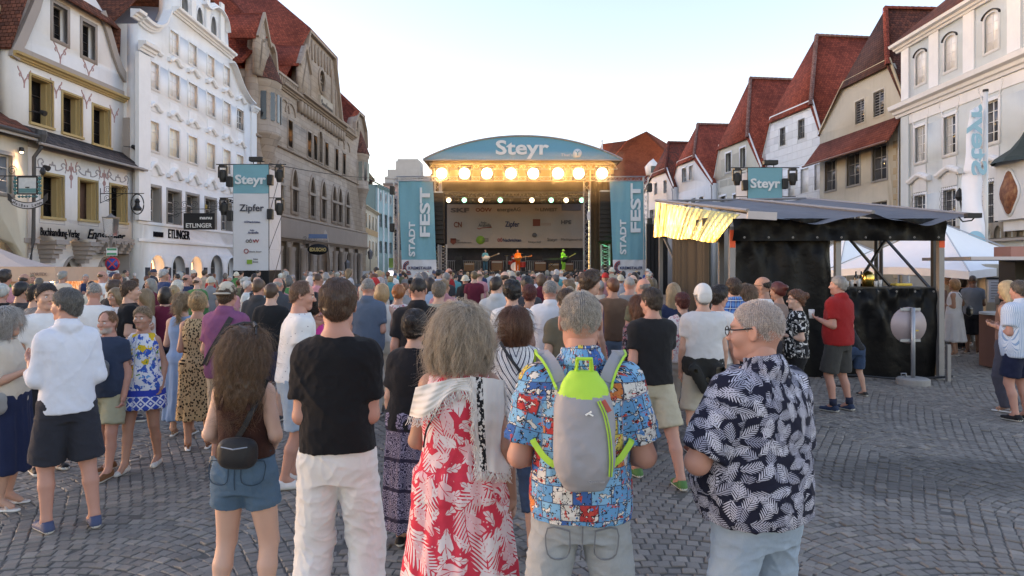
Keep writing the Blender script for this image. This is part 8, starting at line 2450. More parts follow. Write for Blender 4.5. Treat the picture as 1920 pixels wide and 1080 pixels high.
# ------------------------------------------------------------------ the foreground row
r = P(633,3.50,.04,'tall man in plain black t-shirt and loose white linen trousers, seen from behind',H=1.84,thick=1.0,arms=(((.02,-.03,-.28),(-.05,.17,-.30)),((.02,-.02,-.28),(-.02,.19,-.26))),hair=('short',(.085,.045,.028)),skin='ruddy',shw=.93,
  top=tee(BLK,.945,sleeve=.72,ease=.022,amp=.009),bottom=pants((.66,.645,.63),.05,ease=.014,wide=.016,amp=.0065),feet=((-.135,0),(.145,.03)),head=(.12,0,0),shoes=('sneaker',(.5,.5,.5)),h=.0062)
r = P(458,3.74,-.04,'curly haired woman in brown strap top and denim shorts with black waist bag',H=1.56,fem=True,fat=.014,thick=1.08,arms=(((.07,-.03,-.27),(.02,.15,-.37)),((.075,-.03,-.27),(.0,.16,-.36))),hair=('mane',(.12,.066,.036)),skin='pale',hd=1.05,st=dict(count=9000,length=.15,wave=.011,lift=.009,fly=.14,rad=.00055),
  top=tank((.045,.018,.014),1.0,high=1.325,tank=True,strap=True,ease=.010,amp=.004),bottom=shorts((1,1,1),.70,m=DENIM,ease=.012,wide=.012,amp=.004),feet=((-.15,0),(.15,0)),h=.0062)
WG = r
for s,x1 in ((-1,.075),(1,.085)):ribbon('shoulder_strap',on_back(r,[(s * .085 * r.k,1.30 * r.k),(s * x1 * r.k,1.36 * r.k),(s * .095 * r.k,1.43 * r.k)],.012),.022,clothmat(),r.root).color = (.045,.018,.014,1)
SEAM = mat('denim_seam',(.025,.05,.08),.9)
for s in (-1,1):pocket(r,[(s * .035,.875),(s * .14,.885),(s * .142,.79),(s * .09,.765),(s * .038,.785),(s * .035,.875)],SEAM)
pocket(r,[(0,.93),(.0,.84),(0,.74)],SEAM); pocket(r,[(-.15,.92),(-.05,.91),(.05,.91),(.15,.92)],SEAM)
t = handbag(r,.045,surf_y(r,.05,.95) - .07,.955,'black crescent waist bag worn on the back of the curly haired woman',w=.19,h=.15,d=.10)
ribbon('strap',on_back(r,[(.0,.99),(.06,1.08),(.11,1.20),(.125,1.27)],.012) + [(.135,-.03,1.305)],.028,clothmat('soft_leather',300,.5),t).color = (.02,.02,.022,1)
b = MB(); T = lambda p:r.headM @ np.array(p) * r.k * 1.05 + r.head
b.tube([T((-.075,-.02,.135)),T((-.03,.05,.15)),T((.03,.05,.15)),T((.075,-.02,.135))],.012,6); b.tube([T((-.075,-.02,.135)),T((-.10,-.09,.10))],.005,5).tube([T((.075,-.02,.135)),T((.10,-.09,.10))],.005,5); b.build('sunglasses',LEAD,r.root)
r = P(862,3.13,.05,'woman with long grey wavy hair in a red and white palm leaf dress',H=1.735,fem=True,fat=.02,thick=.98,arms=(((.07,.05,-.28),(-.02,.18,-.34)),((.075,-.05,-.29),(.11,.0,-.55))),hair=('shag',(.34,.275,.21)),skin='tan',hd=.91,
  bottom=dress((1,1,1),.22,m=PALM,flare=.085,ease=.028,amp=.008),st=dict(count=12000,length=.15,wave=.012,lift=.010,fly=.14,rad=.00055),h=.0062,curl=.45)
GW = r
sm = pat('shawl_weave',lambda t,v:t.mix(t.m('MULTIPLY',t.m('COMPARE',t.xyz(v)[0],.035,.016),t.m('GREATER_THAN',t.noise(t.vm('MULTIPLY',v,(60,45,1)),1,2),.47)),(.66,.63,.60),(.02,.02,.022)))
sh = rootcopy(r,'shawl','white fringed shawl with a black zigzag stripe over the grey haired woman shoulders','shawl')
def shawl(name,cx,rng_):
 V,F,UV = [],[],[]; nu,nv = 20,26
 for j in range(nv + 1):
  for i in range(nu + 1):
   u,v = i / nu,j / nv; x,z = cx(u,v); V.append((x,surf_y(r,x,z,-1,.03) - .022 - .010 * math.sin(u * 17 + v * 5) - .006 * math.sin(v * 31),z)); UV.append((u * .16 if rng_ else u * .02 + .08,v * .4,0))
 V = np.array(V).reshape(nv + 1,nu + 1,3); y = V[:,:,1].copy()
 for _ in range(4):
  yp = np.pad(y,1,'edge'); y = (yp[:-2,1:-1] + yp[2:,1:-1] + yp[1:-1,:-2] + yp[1:-1,2:] + 2 * y) / 6
 V[:,:,1] = y
 F = [(j * (nu + 1) + i,j * (nu + 1) + i + 1,(j + 1) * (nu + 1) + i + 1,(j + 1) * (nu + 1) + i) for j in range(nv) for i in range(nu)]
 o = link(name,fastmesh(name,V.reshape(-1,3),np.array(F),sm,attrs={'cuv':('FLOAT_VECTOR',np.array(UV))}),sh)
 b = MB()
 e = [V[nv,i] for i in range(nu + 1)] + [V[j,nu] for j in range(nv)] + ([V[j,0] for j in range(nv)] if rng_ else [])
 rr = random.Random(4)
 for p in e:
  for q in range(3):
   a = np.array(p) + (rr.uniform(-.006,.006),-.003,rr.uniform(-.006,.006)); b.tube([a,a + (rr.uniform(-.012,.012),-.004,-.018),a + (rr.uniform(-.02,.02),-.002,-.036)],[.0022,.002,.001],4,cap=False)
 b.build('fringe',mat('shawl_fringe',(.66,.63,.60),.9,.1),o)['kind'] = 'stuff'
shawl('shawl_panel',lambda u,v:(.055 + .145 * u + .02 * v,1.435 - .03 * (u - .3) ** 2 - .405 * v - .02 * u),True)
shawl('shawl_yoke',lambda u,v:(-.19 + .25 * u - .035 * v * (1 - u),1.43 - .05 * (1 - u) ** 2 - .10 * v * (.8 + .3 * math.sin(u * 6)) - .06 * (1 - u) ** 2 * v),False)
ribbon('thin_strap',on_back(r,[(-.06,1.36),(-.10,1.28),(-.14,1.20),(-.155,1.12)],.008),.008,LEAD,r.root)

r = P(1088,2.82,-.03,'man in a colourful comic panel shirt wearing a grey and lime backpack',H=1.805,fat=.018,thick=1.06,shw=1.07,arms=(((.075,-.02,-.28),(-.02,.17,-.31)),((.085,-.01,-.28),(.0,.18,-.30))),hair=('crop',(.36,.325,.29)),skin='ruddy',hd=.99,
  top=shirt((1,1,1),.875,m=COMIC,sleeve=.80,ease=.030,amp=.009,sl_ease=.024),bottom=pants((.33,.35,.36),.05,ease=.010,wide=.006,m=pat('washed_denim',p_denim((.22,.25,.28),(.40,.42,.43))),amp=.0045),feet=((-.19,0),(.19,.02)),st=dict(count=6500,length=.022,lift=.006,rad=.00055),h=.0062)
BM = r
SEAM2 = mat('pale_denim_seam',(.16,.17,.19),.9)
for s in (-1,1):pocket(r,[(s * .05,.88),(s * .135,.885),(s * .135,.775),(s * .09,.75),(s * .05,.775),(s * .05,.88)],SEAM2,.005)
pocket(r,[(0,.90),(0,.80),(0,.72)],SEAM2,.006)
bp = rootcopy(r,'backpack','grey backpack with lime green top, on the man in the comic panel shirt','backpack')
yb = surf_y(r,0,1.25)
zs = np.linspace(1.075,1.51,14); prof_w = np.interp(zs,[1.075,1.11,1.17,1.32,1.42,1.475,1.51],[.070,.100,.118,.118,.104,.082,.045]); prof_d = np.interp(zs,[1.075,1.12,1.2,1.37,1.47,1.51],[.05,.085,.095,.08,.05,.025])
V,F = softmesh(lambda S:S.prof(zs,prof_w,prof_d,0,np.full(14,yb - .045) + np.interp(zs,[1,1.5],[-.02,.02]),.01,2.6),(-.15,yb - .2,.98),(.15,yb + .08,1.53),.006)
V = V + vnormals(V,F) * (.004 * vnoise(V * 16) + .002 * vnoise(V * 40))[:,None]
cz = V[F[:,0],2] + .012 * np.cos(V[F[:,0],0] * 18)
mg,ml = mat('pack_grey',(.27,.265,.285),.6,.08,bump=.25,bscale=25),mat('pack_lime',(.36,.62,.05),.6,.06,bump=.25,bscale=25)
for nm,k,mm in (('main_compartment',cz < 1.425,mg),('top_panel',cz >= 1.425,ml)):
 f = F[k]; ids,inv = np.unique(f,return_inverse=True); link(nm,fastmesh(nm,V[ids],inv.reshape(f.shape),mm),bp)
def pack_y(x,z):
 k = (np.abs(V[:,0] - x) < .012) & (np.abs(V[:,2] - z) < .012); return V[k,1].min() if k.any() else yb
zp = [(x,pack_y(x,z) - .004,z) for x,z in smoothpts([(.050,1.41),(.072,1.36),(.086,1.29),(.092,1.21),(.090,1.14)],4)]
ribbon('zip',zp,.014,ml,bp,.005); ribbon('zip_line',[(a,b_ - .004,c) for a,b_,c in zp],.004,mat('zip_dark',(.12,.14,.10),.5),bp,.004)
ribbon('pull_tab',[(.066,pack_y(.066,1.41) - .005,1.412),(.09,pack_y(.085,1.38) - .008,1.372)],.018,mat('red_tab',(.42,.08,.06),.6),bp,.004)
MB().tube([(-.03,yb - .035,1.505),(-.025,yb - .06,1.56),(.025,yb - .06,1.56),(.03,yb - .035,1.505)],.009,6).build('grab_loop',ml,bp)
b = MB(); q = (-.0,pack_y(0,1.36) - .004,1.362); b.bar(q,(q[0] + .022,q[1],q[2] + .014),.004,.006).bar((q[0] + .01,q[1],q[2] + .007),(q[0] + .028,q[1],q[2] - .002),.004,.005); b.build('logo',WL,bp)
text('Quechua',.009,mat('pack_letters',(.36,.36,.38),.6,0),bp,(.01,pack_y(.04,1.12) - .003,1.118),width=.06,ext=.001)
for s in (-1,1):
 pts = on_back(r,[(s * .085,1.455),(s * .105,1.50),(s * .130,1.535),(s * .150,1.550)],.012) 
 pts = [(s * .075,yb - .04,1.44)] + pts + [(s * .155,.03,1.555),(s * .158,.09,1.50)]
 nrm = [(0,-1,.3)] * (len(pts) - 3) + [(0,-.6,1),(0,.2,1),(0,1,.5)]
 ribbon('shoulder_strap',pts,.052,mg,bp,.010,nrm)
 ribbon('strap_edge',[(x + s * .027,y - .001,z) for x,y,z in pts],.009,ml,bp,.012,nrm)
 lo = on_back(r,[(s * .108,1.14),(s * .15,1.17),(s * .19,1.22)],.008) + [(s * .205,.0,1.25)]
 ribbon('lower_strap',lo,.024,ml,bp,.005)

r = P(1422,2.80,.50,'heavy white haired man in glasses and a navy fern leaf shirt, arms crossed',H=1.765,fat=.072,thick=1.04,shw=1.05,arms=(((.13,.04,-.25),(-.08,.20,-.29)),((.09,.03,-.28),(-.16,.19,-.22))),hair=('crop',(.50,.43,.40)),skin='ruddy',hd=1.0,head=(.45,-.05,0),
  top=shirt((1,1,1),.895,m=FERN,sleeve=.85,ease=.028,amp=.009,sl_ease=.030),bottom=pants((1,1,1),.05,m=LDENIM,ease=.010,wide=.006,amp=.005),feet=((-.19,0),(.19,.02)),st=dict(count=8000,length=.012,lift=.006,rad=.00045),h=.0062,face=True)
glasses(r)
# ------------------------------------------------------------------ people in the middle distance
pi = math.pi
r = P(10,5.5,-1.35,'grey bobbed woman in beige top and long navy skirt at the left edge',H=1.58,fem=True,fat=.03,arms=('front','cup'),hair=('bob','grey'),face=True,top=tee((.52,.47,.40),.93,sleeve=.9),bottom=skirt((.014,.022,.06),.34,flare=.07,ease=.02),shoes=('sandal',(.5,.4,.36)))
handbag(r,.20,.05,.86,'small silver handbag hanging at the hip of the grey bobbed woman',(.32,.33,.32),.2,.17,.07,[(.19,.02,.93),(.16,-.02,1.15),(.07,-.03,1.34)])
r = P(126,5.07,.8,'greying man in white shirt with rolled sleeves, dark shorts and blue sneakers',H=1.745,fat=.0,shw=.94,arms=('cup','front'),head=(.6,0,0),hair=('short',(.11,.105,.10)),skin='ruddy',face=True,top=shirt((.60,.625,.70),.86,sleeve=1.35,ease=.020,amp=.006,sl_ease=.010),bottom=shorts((.026,.028,.038),.50,wide=.035),shoes=('sneaker',(.05,.07,.14)),feet=((-.13,.03),(.15,-.08)))
P(86,6.5,-2.2,'dark haired man in a white t-shirt mostly hidden behind the rolled sleeve man',arms=('cup','down'),hair=('short','dark'),face=True,top=tee(WHT),bottom=shorts((.02,.02,.024)),shoes=('sneaker',BLK))
r = P(203,6.4,pi - .15,'short bearded man in navy t-shirt and khaki shorts walking towards us',H=1.50,fat=.05,arms=('down','relax'),hair=('recede',(.20,.10,.05)),skin='ruddy',beard=True,face=True,top=tee((.028,.042,.075),.85),bottom=shorts((.33,.32,.22),.56,wide=.03),shoes=('sneaker',(.16,.07,.03)),feet=((-.12,.18),(.10,-.12)))
handbag(r,-.08,surf_y(r,-.06,1.0,1) + .05,1.0,'small grey pouch worn across the chest of the bearded man',(.12,.125,.13),.17,.2,.07,on_back(r,[(.11,1.24),(.03,1.14),(-.06,1.05)],.006,1),cat='bag')
r = P(268,6.6,pi + .05,'smiling woman in blue tile print tunic dress with yellow fruit, walking towards us',H=1.53,fem=True,fat=.04,arms=('relax','front'),hair=('short',(.22,.15,.09)),skin='tan',face=True,bottom=dress((1,1,1),.66,m=AZUL,flare=.035,ease=.03,amp=.004),shoes=('flat',(.55,.53,.5)),feet=((-.10,-.10),(.10,.22)))
t = handbag(r,.24,.02,.70,'pale carrier bag hanging beside the woman in the tile print dress',(.55,.55,.56),.16,.34,.08,None,cat='bag',name='carrier_bag')
r = P(371,7.3,.35,'blonde woman in long sleeveless leopard print dress and brown sandals',H=1.64,fem=True,arms=('front','front'),hair=('bun',(.36,.25,.13)),skin='tan',bottom=dress((1,1,1),.34,m=LEOP,flare=.03,ease=.025,amp=.005),shoes=('sandal',(.20,.09,.05)))
P(342,7.9,.1,'woman in a long pale blue dress half hidden behind the leopard dress',H=1.62,fem=True,arms=('front','down'),hair=('pony','light'),bottom=dress((.20,.30,.48),.2,flare=.05),shoes=('sandal',(.3,.2,.12)))
r = P(425,6.75,-.12,'man in purple gingham shirt and beige baseball cap, black strap across his back',H=1.75,fat=.03,arms=('front','front'),hair=('short','brown'),skin='ruddy',top=shirt((1,1,1),.84,m=GING,sleeve=.72,ease=.034),bottom=shorts((.42,.36,.28),.5),shoes=('sneaker',(.3,.28,.25)))
hat(r,'capback',(.44,.40,.33)); strap(r,[(-.14,.98),(-.06,1.12),(.04,1.28),(.12,1.43)],'black bag strap across the purple gingham shirt',.05)
P(326,11.6,.1,'blonde woman in bright orange red dress seen from behind',H=1.60,fem=True,arms=('front','down'),hair=('bun','blond'),skin='tan',bottom=dress((.56,.045,.02),.3,flare=.07),shoes=('sandal',(.2,.1,.06)))
P(218,9.4,pi - .3,'tanned woman in white vest lifting an orange drink',H=1.62,fem=True,arms=('down','cup'),hair=('bob','light'),skin='tan',face=True,top=tank((.62,.56,.54)),bottom=pants((.4,.37,.33)))
P(243,8.6,-1.0,'young man in black t-shirt standing in profile behind the tile print dress',H=1.74,arms=('front','front'),hair=('short','brown'),face=True,top=tee(BLK),bottom=pants((.04,.05,.09)))
P(273,9.6,1.9,'young woman with long fair hair in a pale top looking left',H=1.60,fem=True,arms=('cup','front'),hair=('long','light'),face=True,top=tank((.55,.5,.48)),bottom=pants((.05,.07,.12)))
P(176,8.4,.5,'white haired man in a plain white t-shirt behind the rolled sleeve man',H=1.72,fat=.03,hair=('crop','grey'),skin='ruddy',face=True,head=(.3,0,0),top=tee(WHT),bottom=shorts((.1,.1,.12)))
P(40,9.0,-.4,'black haired man in a dark top below the peach tent',H=1.72,hair=('short','black'),top=tee((.03,.03,.035)),bottom=pants((.03,.03,.04)),skin='tan')
P(68,8.2,-.6,'man in grey t-shirt with dark cap of hair beside the grey bobbed woman',H=1.70,hair=('short','dark'),top=tee((.16,.15,.15)),bottom=pants((.05,.05,.06)),face=True)
P(310,9.9,.3,'woman in a maroon top next to the orange red dress',H=1.62,fem=True,hair=('bob','dark'),top=tee((.14,.018,.04)),bottom=pants((.04,.04,.06)))
r = P(486,12.6,.05,'person in white t-shirt and dark cap wearing a small black backpack',H=1.66,hair=('short','dark'),top=tee((.55,.60,.58)),bottom=pants((.42,.37,.29)),shoes=('sneaker',(.2,.2,.2)))
hat(r,'capback',(.03,.05,.10))
t = rootcopy(r,'backpack','small black backpack on the person in white with the dark cap','backpack'); yb = surf_y(r,0,1.2)
V,F = softmesh(lambda S:S.prof(np.linspace(1.0,1.42,8),np.interp(np.linspace(0,1,8),[0,.15,.8,1],[.12,.15,.14,.08]),np.interp(np.linspace(0,1,8),[0,.2,.8,1],[.06,.09,.06,.03]),0,yb - .05,.01),(-.2,yb - .2,.95),(.2,yb + .1,1.47),.012)
solid(link('main_compartment',fastmesh('main_compartment',V,F,clothmat('soft_leather',300,.5)),t),(.012,.014,.02))
for s in (-1,1):ribbon('shoulder_strap',[(s * .09,yb - .03,1.38),(s * .11,yb + .02,1.44),(s * .12,.03,1.46)],.05,LEAD,t,.012,[(0,-1,.5),(0,-.5,1),(0,0,1)])
P(521,11.4,-.1,'bald man in charcoal polo shirt and denim shorts beside the black backpack',H=1.74,fat=.03,hair=('bald','grey'),skin='ruddy',top=shirt((.06,.065,.075),.86),bottom=shorts((1,1,1),.5,m=DENIM),shoes=('sneaker',(.03,.03,.03)))
r = P(548,6.07,-1.05,'man in dotted white t-shirt leaning in, denim shorts and white red striped sneakers',H=1.78,fat=.01,arms=('face','front'),lean=(0,.06),head=(-.25,-.15,0),hair=('recede',(.15,.08,.05)),skin='ruddy',face=True,top=tee((1,1,1),.90,m=DOTS),bottom=shorts((1,1,1),.50,m=LDENIM),shoes=('sneaker',(.62,.60,.6)),feet=((-.10,.05),(.10,-.06)))
r = P(586,6.35,.15,'woman in bright pink top holding a phone to her ear, behind the black t-shirt man',H=1.66,fem=True,arms=('face','front'),hair=('bun','dark'),skin='tan',top=tank((.58,.05,.26)),bottom=pants((.05,.06,.1)))
t = thing('mobile_phone','mobile phone held to the ear of the woman in pink','phone',at(562,578,6.3)); MB().box(-.035,.035,-.005,.005,0,.15).build('phone_body',LEAD,t,bevel=.003); MB().box(-.031,.031,-.007,-.0055,.01,.14).build('phone_screen',glassmat('dark_glass',(.014,.014,.016),.12),t)
P(690,8.77,-.1,'grey haired man in slate blue polo and cream trousers beside the black t-shirt man',H=1.77,fat=.03,hair=('crop','grey'),skin='ruddy',arms=('front','front'),top=shirt((.085,.115,.165),.84),bottom=pants((.50,.47,.42)),shoes=('sneaker',(.03,.04,.07)))
P(716,9.3,-.1,'blonde woman in cream top and wide beige trousers beside the slate polo man',H=1.68,fem=True,hair=('bob',(.38,.24,.12)),top=tank((.58,.54,.5)),bottom=pants((.50,.45,.38),wide=.04),arms=('down','front'))
P(747,9.6,.1,'woman with ginger hair in a red sprigged blouse, strap on her shoulder',H=1.66,fem=True,hair=('tousled',(.30,.10,.03)),top=tee((1,1,1),m=SPRIG),bottom=pants((.5,.5,.5)))
P(784,6.9,-.05,'broad man in black polo with cropped dark hair behind the grey haired woman',H=1.80,thick=1.06,shw=1.08,hair=('crop','dark'),skin='ruddy',top=shirt((.014,.014,.017),.88),bottom=pants((.04,.05,.08)))
P(823,8.4,.0,'grey haired person in an olive grey t-shirt right of the black polo',H=1.74,fat=.03,hair=('short','ash'),top=tee((.23,.255,.225)),bottom=pants((.1,.1,.11)))
r = P(778,4.78,-.15,'woman in black t-shirt and long purple patterned skirt, dark hair tied back',H=1.60,fem=True,fat=.05,thick=1.1,arms=('down','front'),hair=('bun','dark'),skin='fair',top=tee((.013,.013,.016),.88,sleeve=.75,ease=.03),bottom=skirt((1,1,1),.14,m=PAIS,flare=.03,ease=.02,amp=.006),shoes=('flat',BLK))
r = P(966,4.64,.05,'woman in navy striped white blouse and cropped jeans with auburn bob',H=1.63,fem=True,fat=.04,thick=1.05,arms=('front','front'),hair=('bob',(.10,.04,.02)),top=tee((1,1,1),.86,m=CHEV,sleeve=.9,ease=.035,amp=.008),bottom=pants((1,1,1),.30,m=DDENIM),shoes=('sneaker',(.03,.04,.10)),feet=((-.08,.10),(.12,-.06)))
strap(r,[(.13,1.10),(.05,1.20),(-.05,1.33),(-.10,1.41)],'thin black bag strap across the striped blouse',.02)
P(960,7.4,.2,'black haired person in white doodle print t-shirt behind the striped blouse',H=1.76,hair=('tousled','black'),top=tee((1,1,1),m=BACKP,hem=.84),bottom=pants((.06,.06,.07)))
r = P(993,8.3,-.1,'woman in white vest with short dark red hair and thin black straps',H=1.70,fem=True,hair=('short','red'),skin='tan',top=tank((.64,.62,.62)),bottom=pants((.1,.1,.12)))
P(1031,7.9,.1,'grey haired man in loose white shirt left of the backpack man',H=1.76,fat=.04,hair=('crop','grey'),skin='ruddy',arms=('front','down'),top=shirt((.62,.63,.66),.82,ease=.04),bottom=pants((.08,.08,.06)))
P(1106,7.6,-1.0,'tousled brown haired woman in dark sleeveless top looking right',H=1.86,fem=True,hair=('tousled','brown'),face=True,top=tank((.10,.05,.08)),bottom=skirt((1,1,1),.4,m=REDFL))
P(1062,6.6,.3,'man with brown hair glimpsed beside the backpack man, in an olive top',H=1.70,hair=('short','brown'),top=tee((.12,.10,.07)),bottom=pants((.09,.08,.07)))
P(1180,10.6,0,'man in grey t-shirt and dark trousers right of the backpack man',H=1.77,hair=('crop','grey'),skin='ruddy',top=tee((.20,.20,.20)),bottom=pants((.03,.03,.05)))
r = P(1222,6.15,.25,'man in black t-shirt and khaki shorts stepping past with green soled shoes',H=1.72,thick=1.05,arms=('front','swing'),head=(.25,0,0),hair=('short',(.05,.033,.024)),skin='ruddy',face=True,top=tee((.014,.014,.016),.90,sleeve=.65,ease=.03),bottom=shorts((.40,.36,.27),.52,wide=.03),shoes=('sneaker',(.06,.16,.05)),feet=((-.06,.22),(.16,-.22)))
P(1202,6.9,.2,'long auburn haired woman in a dark floral blouse beside the stepping man',H=1.62,fem=True,hair=('long','auburn'),arms=('front','front'),top=tee((1,1,1),m=DARKFL,sleeve=1.3),bottom=pants((.04,.04,.05)))
r = P(1318,7.1,-.05,'man in pale grey t-shirt and white cap with black jacket round his waist',H=1.72,fat=.03,arms=('down','down'),hair=('short','grey'),top=tee((.52,.52,.53),.90,ease=.034),bottom=shorts((.42,.39,.33),.45,wide=.03),shoes=('sneaker',(.16,.05,.03)),feet=((-.12,.0),(.13,.1)))
hat(r,'flap',(.58,.57,.56))
S = sdf_for(r,.014); r.torso(S,.82,1.02,.045,.03); S.cap((-.12,-.17,.88),(-.02,-.16,.70),.06,.05,.03); S.cap((.12,-.17,.88),(.06,-.16,.66),.07,.05,.03); V,F = S.mesh(); V = fold(V,F,r,.012,'tee',9)
t = rootcopy(r,'jacket','black jacket tied round the waist of the man in the white cap','jacket'); solid(link('knotted_cloth',fastmesh('knotted_cloth',V,F,clothmat()),t),(.025,.025,.024))
r = P(1280,7.9,.1,'short red haired woman in a white sprigged top with a black shoulder strap',H=1.62,fem=True,fat=.03,hair=('short','red'),top=tee((1,1,1),m=SPRIG,sleeve=.8),bottom=pants((.38,.34,.3),.4))
strap(r,[(.10,1.12),(.0,1.26),(-.08,1.40)],'black shoulder strap on the white sprigged top',.03)
P(1347,7.5,-.9,'dark haired person in white t-shirt looking right behind the white cap',H=1.70,hair=('tousled','dark'),face=True,skin='ruddy',top=tee(WHT),bottom=pants((.3,.3,.32)))
P(1376,8.2,0,'man in blue plaid shirt with brown hair left of the flower hair woman',H=1.78,fat=.02,hair=('short','brown'),top=shirt((1,1,1),.82,m=PLAID,sleeve=1.2),bottom=pants((.03,.03,.04)))
r = P(1400,8.5,.9,'woman with long brown hair and a red flower in it',H=1.69,fem=True,hair=('long',(.14,.085,.05)),skin='tan',face=True,arms=('front','front'),top=tank((.5,.46,.42)),bottom=skirt((.6,.58,.55),.3))
t = rootcopy(r,'hair_flower','red flower pinned in the long brown hair','flower')
b = MB()
for k in range(6):a = k * 1.047; b.lathe([(0,-.008),(.022,0),(0,.008)],(r.head[0] + .09,r.head[1] - .05 + .022 * math.cos(a),r.head[2] + .05 + .022 * math.sin(a)),7)
b.build('petals',mat('red_petal',(.5,.03,.02),.6),t); MB().lathe([(0,-.01),(.012,0),(0,.01)],(r.head[0] + .095,r.head[1] - .05,r.head[2] + .05),7).build('flower_heart',mat('yellow_plastic',(.75,.52,.08),.4),t)
r = P(1431,8.8,1.0,'bald tanned man in white t-shirt with sunglasses pushed up, beside the booth',H=1.79,hair=('bald','dark'),skin='tan',face=True,top=tee(WHT,ease=.03),bottom=pants((.06,.06,.08))); glasses(r)
P(1459,9.4,.6,'dark red haired woman with bare shoulders against the black sheeting',H=1.70,fem=True,hair=('bun','red'),skin='tan',top=tank((.25,.18,.15)),bottom=pants((.05,.05,.06)))
r = P(1494,8.6,1.35,'woman in black and white flower top with glasses and brown ponytail',H=1.62,fem=True,fat=.03,arms=('front','front'),hair=('bun',(.15,.06,.03)),skin='pale',face=True,top=tee((1,1,1),m=BWF,hem=.86,sleeve=.7),bottom=pants((.012,.012,.014)),shoes=('flat',BLK)); glasses(r)
r = P(1573,9.25,.55,'grey haired man in red polo shirt and charcoal shorts holding a cup',H=1.79,fat=.025,arms=(((.055,-.05,-.27),(.05,.15,-.20)),'down'),hair=('short',(.24,.225,.21)),skin='ruddy',face=True,head=(.25,0,0),top=shirt((.30,.018,.018),.86,sleeve=.7,ease=.034),bottom=shorts((.05,.05,.048),.50,wide=.035),shoes=('sneaker',(.02,.035,.075)),feet=((-.14,.02),(.13,-.03)))
cup(r,-1,'white cup held by the man in the red polo shirt')
for i in (-1,1):MB().tube([r.ank[i] + np.array((0,0,.0)),r.ank[i] + np.array((0,0,.09))],.047,12).build('sock',mat('navy_sock',(.015,.02,.045),.9),r.root,True)
P(1606,10.3,.5,'child in black t-shirt and denim shorts bending behind the man in red',H=1.36,lean=(-.10,.26),arms=('down','front'),hair=('short','dark'),top=tee((.015,.015,.018),.88),bottom=shorts((1,1,1),.52,m=DDENIM),shoes=('sneaker',(.03,.03,.03)),feet=((-.10,.2,.12),(.12,-.05)))
r = P(1790,15.0,.75,'woman in long white sleeveless dress with a black bag near the booth corner',H=1.66,fem=True,fat=.03,arms=('front','front'),hair=('bob',(.34,.18,.08)),skin='tan',face=True,bottom=dress((.60,.585,.60),.33,flare=.10,ease=.02),shoes=('sandal',(.5,.4,.35)))
handbag(r,.14,-.24,.98,'black shoulder bag at the hip of the woman in the white dress',(.012,.012,.013),.26,.24,.1,[(.10,-.22,1.06),(-.02,-.17,1.22),(-.12,-.10,1.36)])
P(1824,15.4,-.4,'dark bald man in grey blue shirt and black shorts by the pale pillar',H=1.74,fat=.02,arms=('front','front'),hair=('crop',(.06,.04,.03)),skin=(.16,.085,.055),top=tee((.13,.15,.18),.88),bottom=shorts((.013,.014,.018),.42,wide=.04),shoes=('flat',(.06,.03,.02)))
P(1803,16.2,.2,'dark haired person in a dark green top between the white dress and grey shirt',H=1.70,fem=True,hair=('bob','dark'),top=tee((.05,.06,.05)),bottom=pants((.02,.02,.02)))
P(1776,17.6,pi - .3,'pale shirted man facing us under the white parasol, leftmost of the drinkers',H=1.72,hair=('short','brown'),face=True,top=shirt((.55,.52,.5)),bottom=pants((.1,.1,.1)))
P(1793,18.5,pi,'waiter in white shirt and black waistcoat facing us under the parasol',H=1.78,hair=('short','black'),face=True,top=shirt((.6,.6,.6),sleeve=1.7),bottom=pants((.02,.02,.02)))
P(1812,17.2,2.4,'dark haired woman in white turned aside under the parasol',H=1.66,fem=True,hair=('bun','black'),face=True,top=tee((.6,.58,.57)),bottom=pants((.1,.1,.1)))
P(1842,16.6,1.5,'white haired woman in white blouse beside the menu board',H=1.64,fem=True,hair=('bob','white'),face=True,top=tee((.62,.6,.6)),bottom=pants((.3,.3,.3)))
P(1881,14.6,.4,'dark haired man in taupe t-shirt leaning at the high bar table',H=1.62,hair=('short','dark'),skin='tan',top=tee((.22,.20,.19)),bottom=pants((.04,.04,.04)))
P(1761,16.8,.2,'person in rose blouse partly hidden by the booth corner post',H=1.66,fem=True,hair=('bob','brown'),top=tee((.35,.22,.22)),bottom=pants((.1,.1,.12)))
P(1912,8.65,.25,'man in pale blue striped shirt and navy shorts at the right edge',H=1.74,fat=.03,arms=('front','hip'),hair=('short',(.10,.085,.07)),skin='ruddy',top=shirt((1,1,1),.80,m=STRP,ease=.04,sl_ease=.03),bottom=shorts((.012,.016,.04),.55,wide=.03),shoes=('sneaker',BLK))
P(1890,9.2,.5,'long haired blonde woman beside the striped shirt at the right edge',H=1.72,fem=True,hair=('long',(.42,.32,.18)),skin='tan',arms=('front','front'),top=tank((.16,.09,.07)),bottom=pants((.06,.06,.08)),shoes=('sandal',(.3,.16,.1)))
t = thing('spotted_bag','black and white spotted bag standing on the cobbles by the bar table','bag',(SX(1874,13.9),13.9,0)); V,F = softmesh(lambda S:(S.ell((0,0,.14),(.25,.15,.15)),S.keep(lambda x,y,z:.003 - z + 0 * x + 0 * y)),(-.28,-.18,0),(.28,.18,.32),.014)
link('bag_body',fastmesh('bag_body',V,F,pat('spotted_cloth',p_dots((.02,.02,.022),(.5,.5,.5),24,.25)),attrs={'cuv':('FLOAT_VECTOR',V)}),t); MB().tube([(-.12,0,.26),(-.08,0,.36),(.08,0,.36),(.12,0,.26)],.012,6).build('handle',LEAD,t)
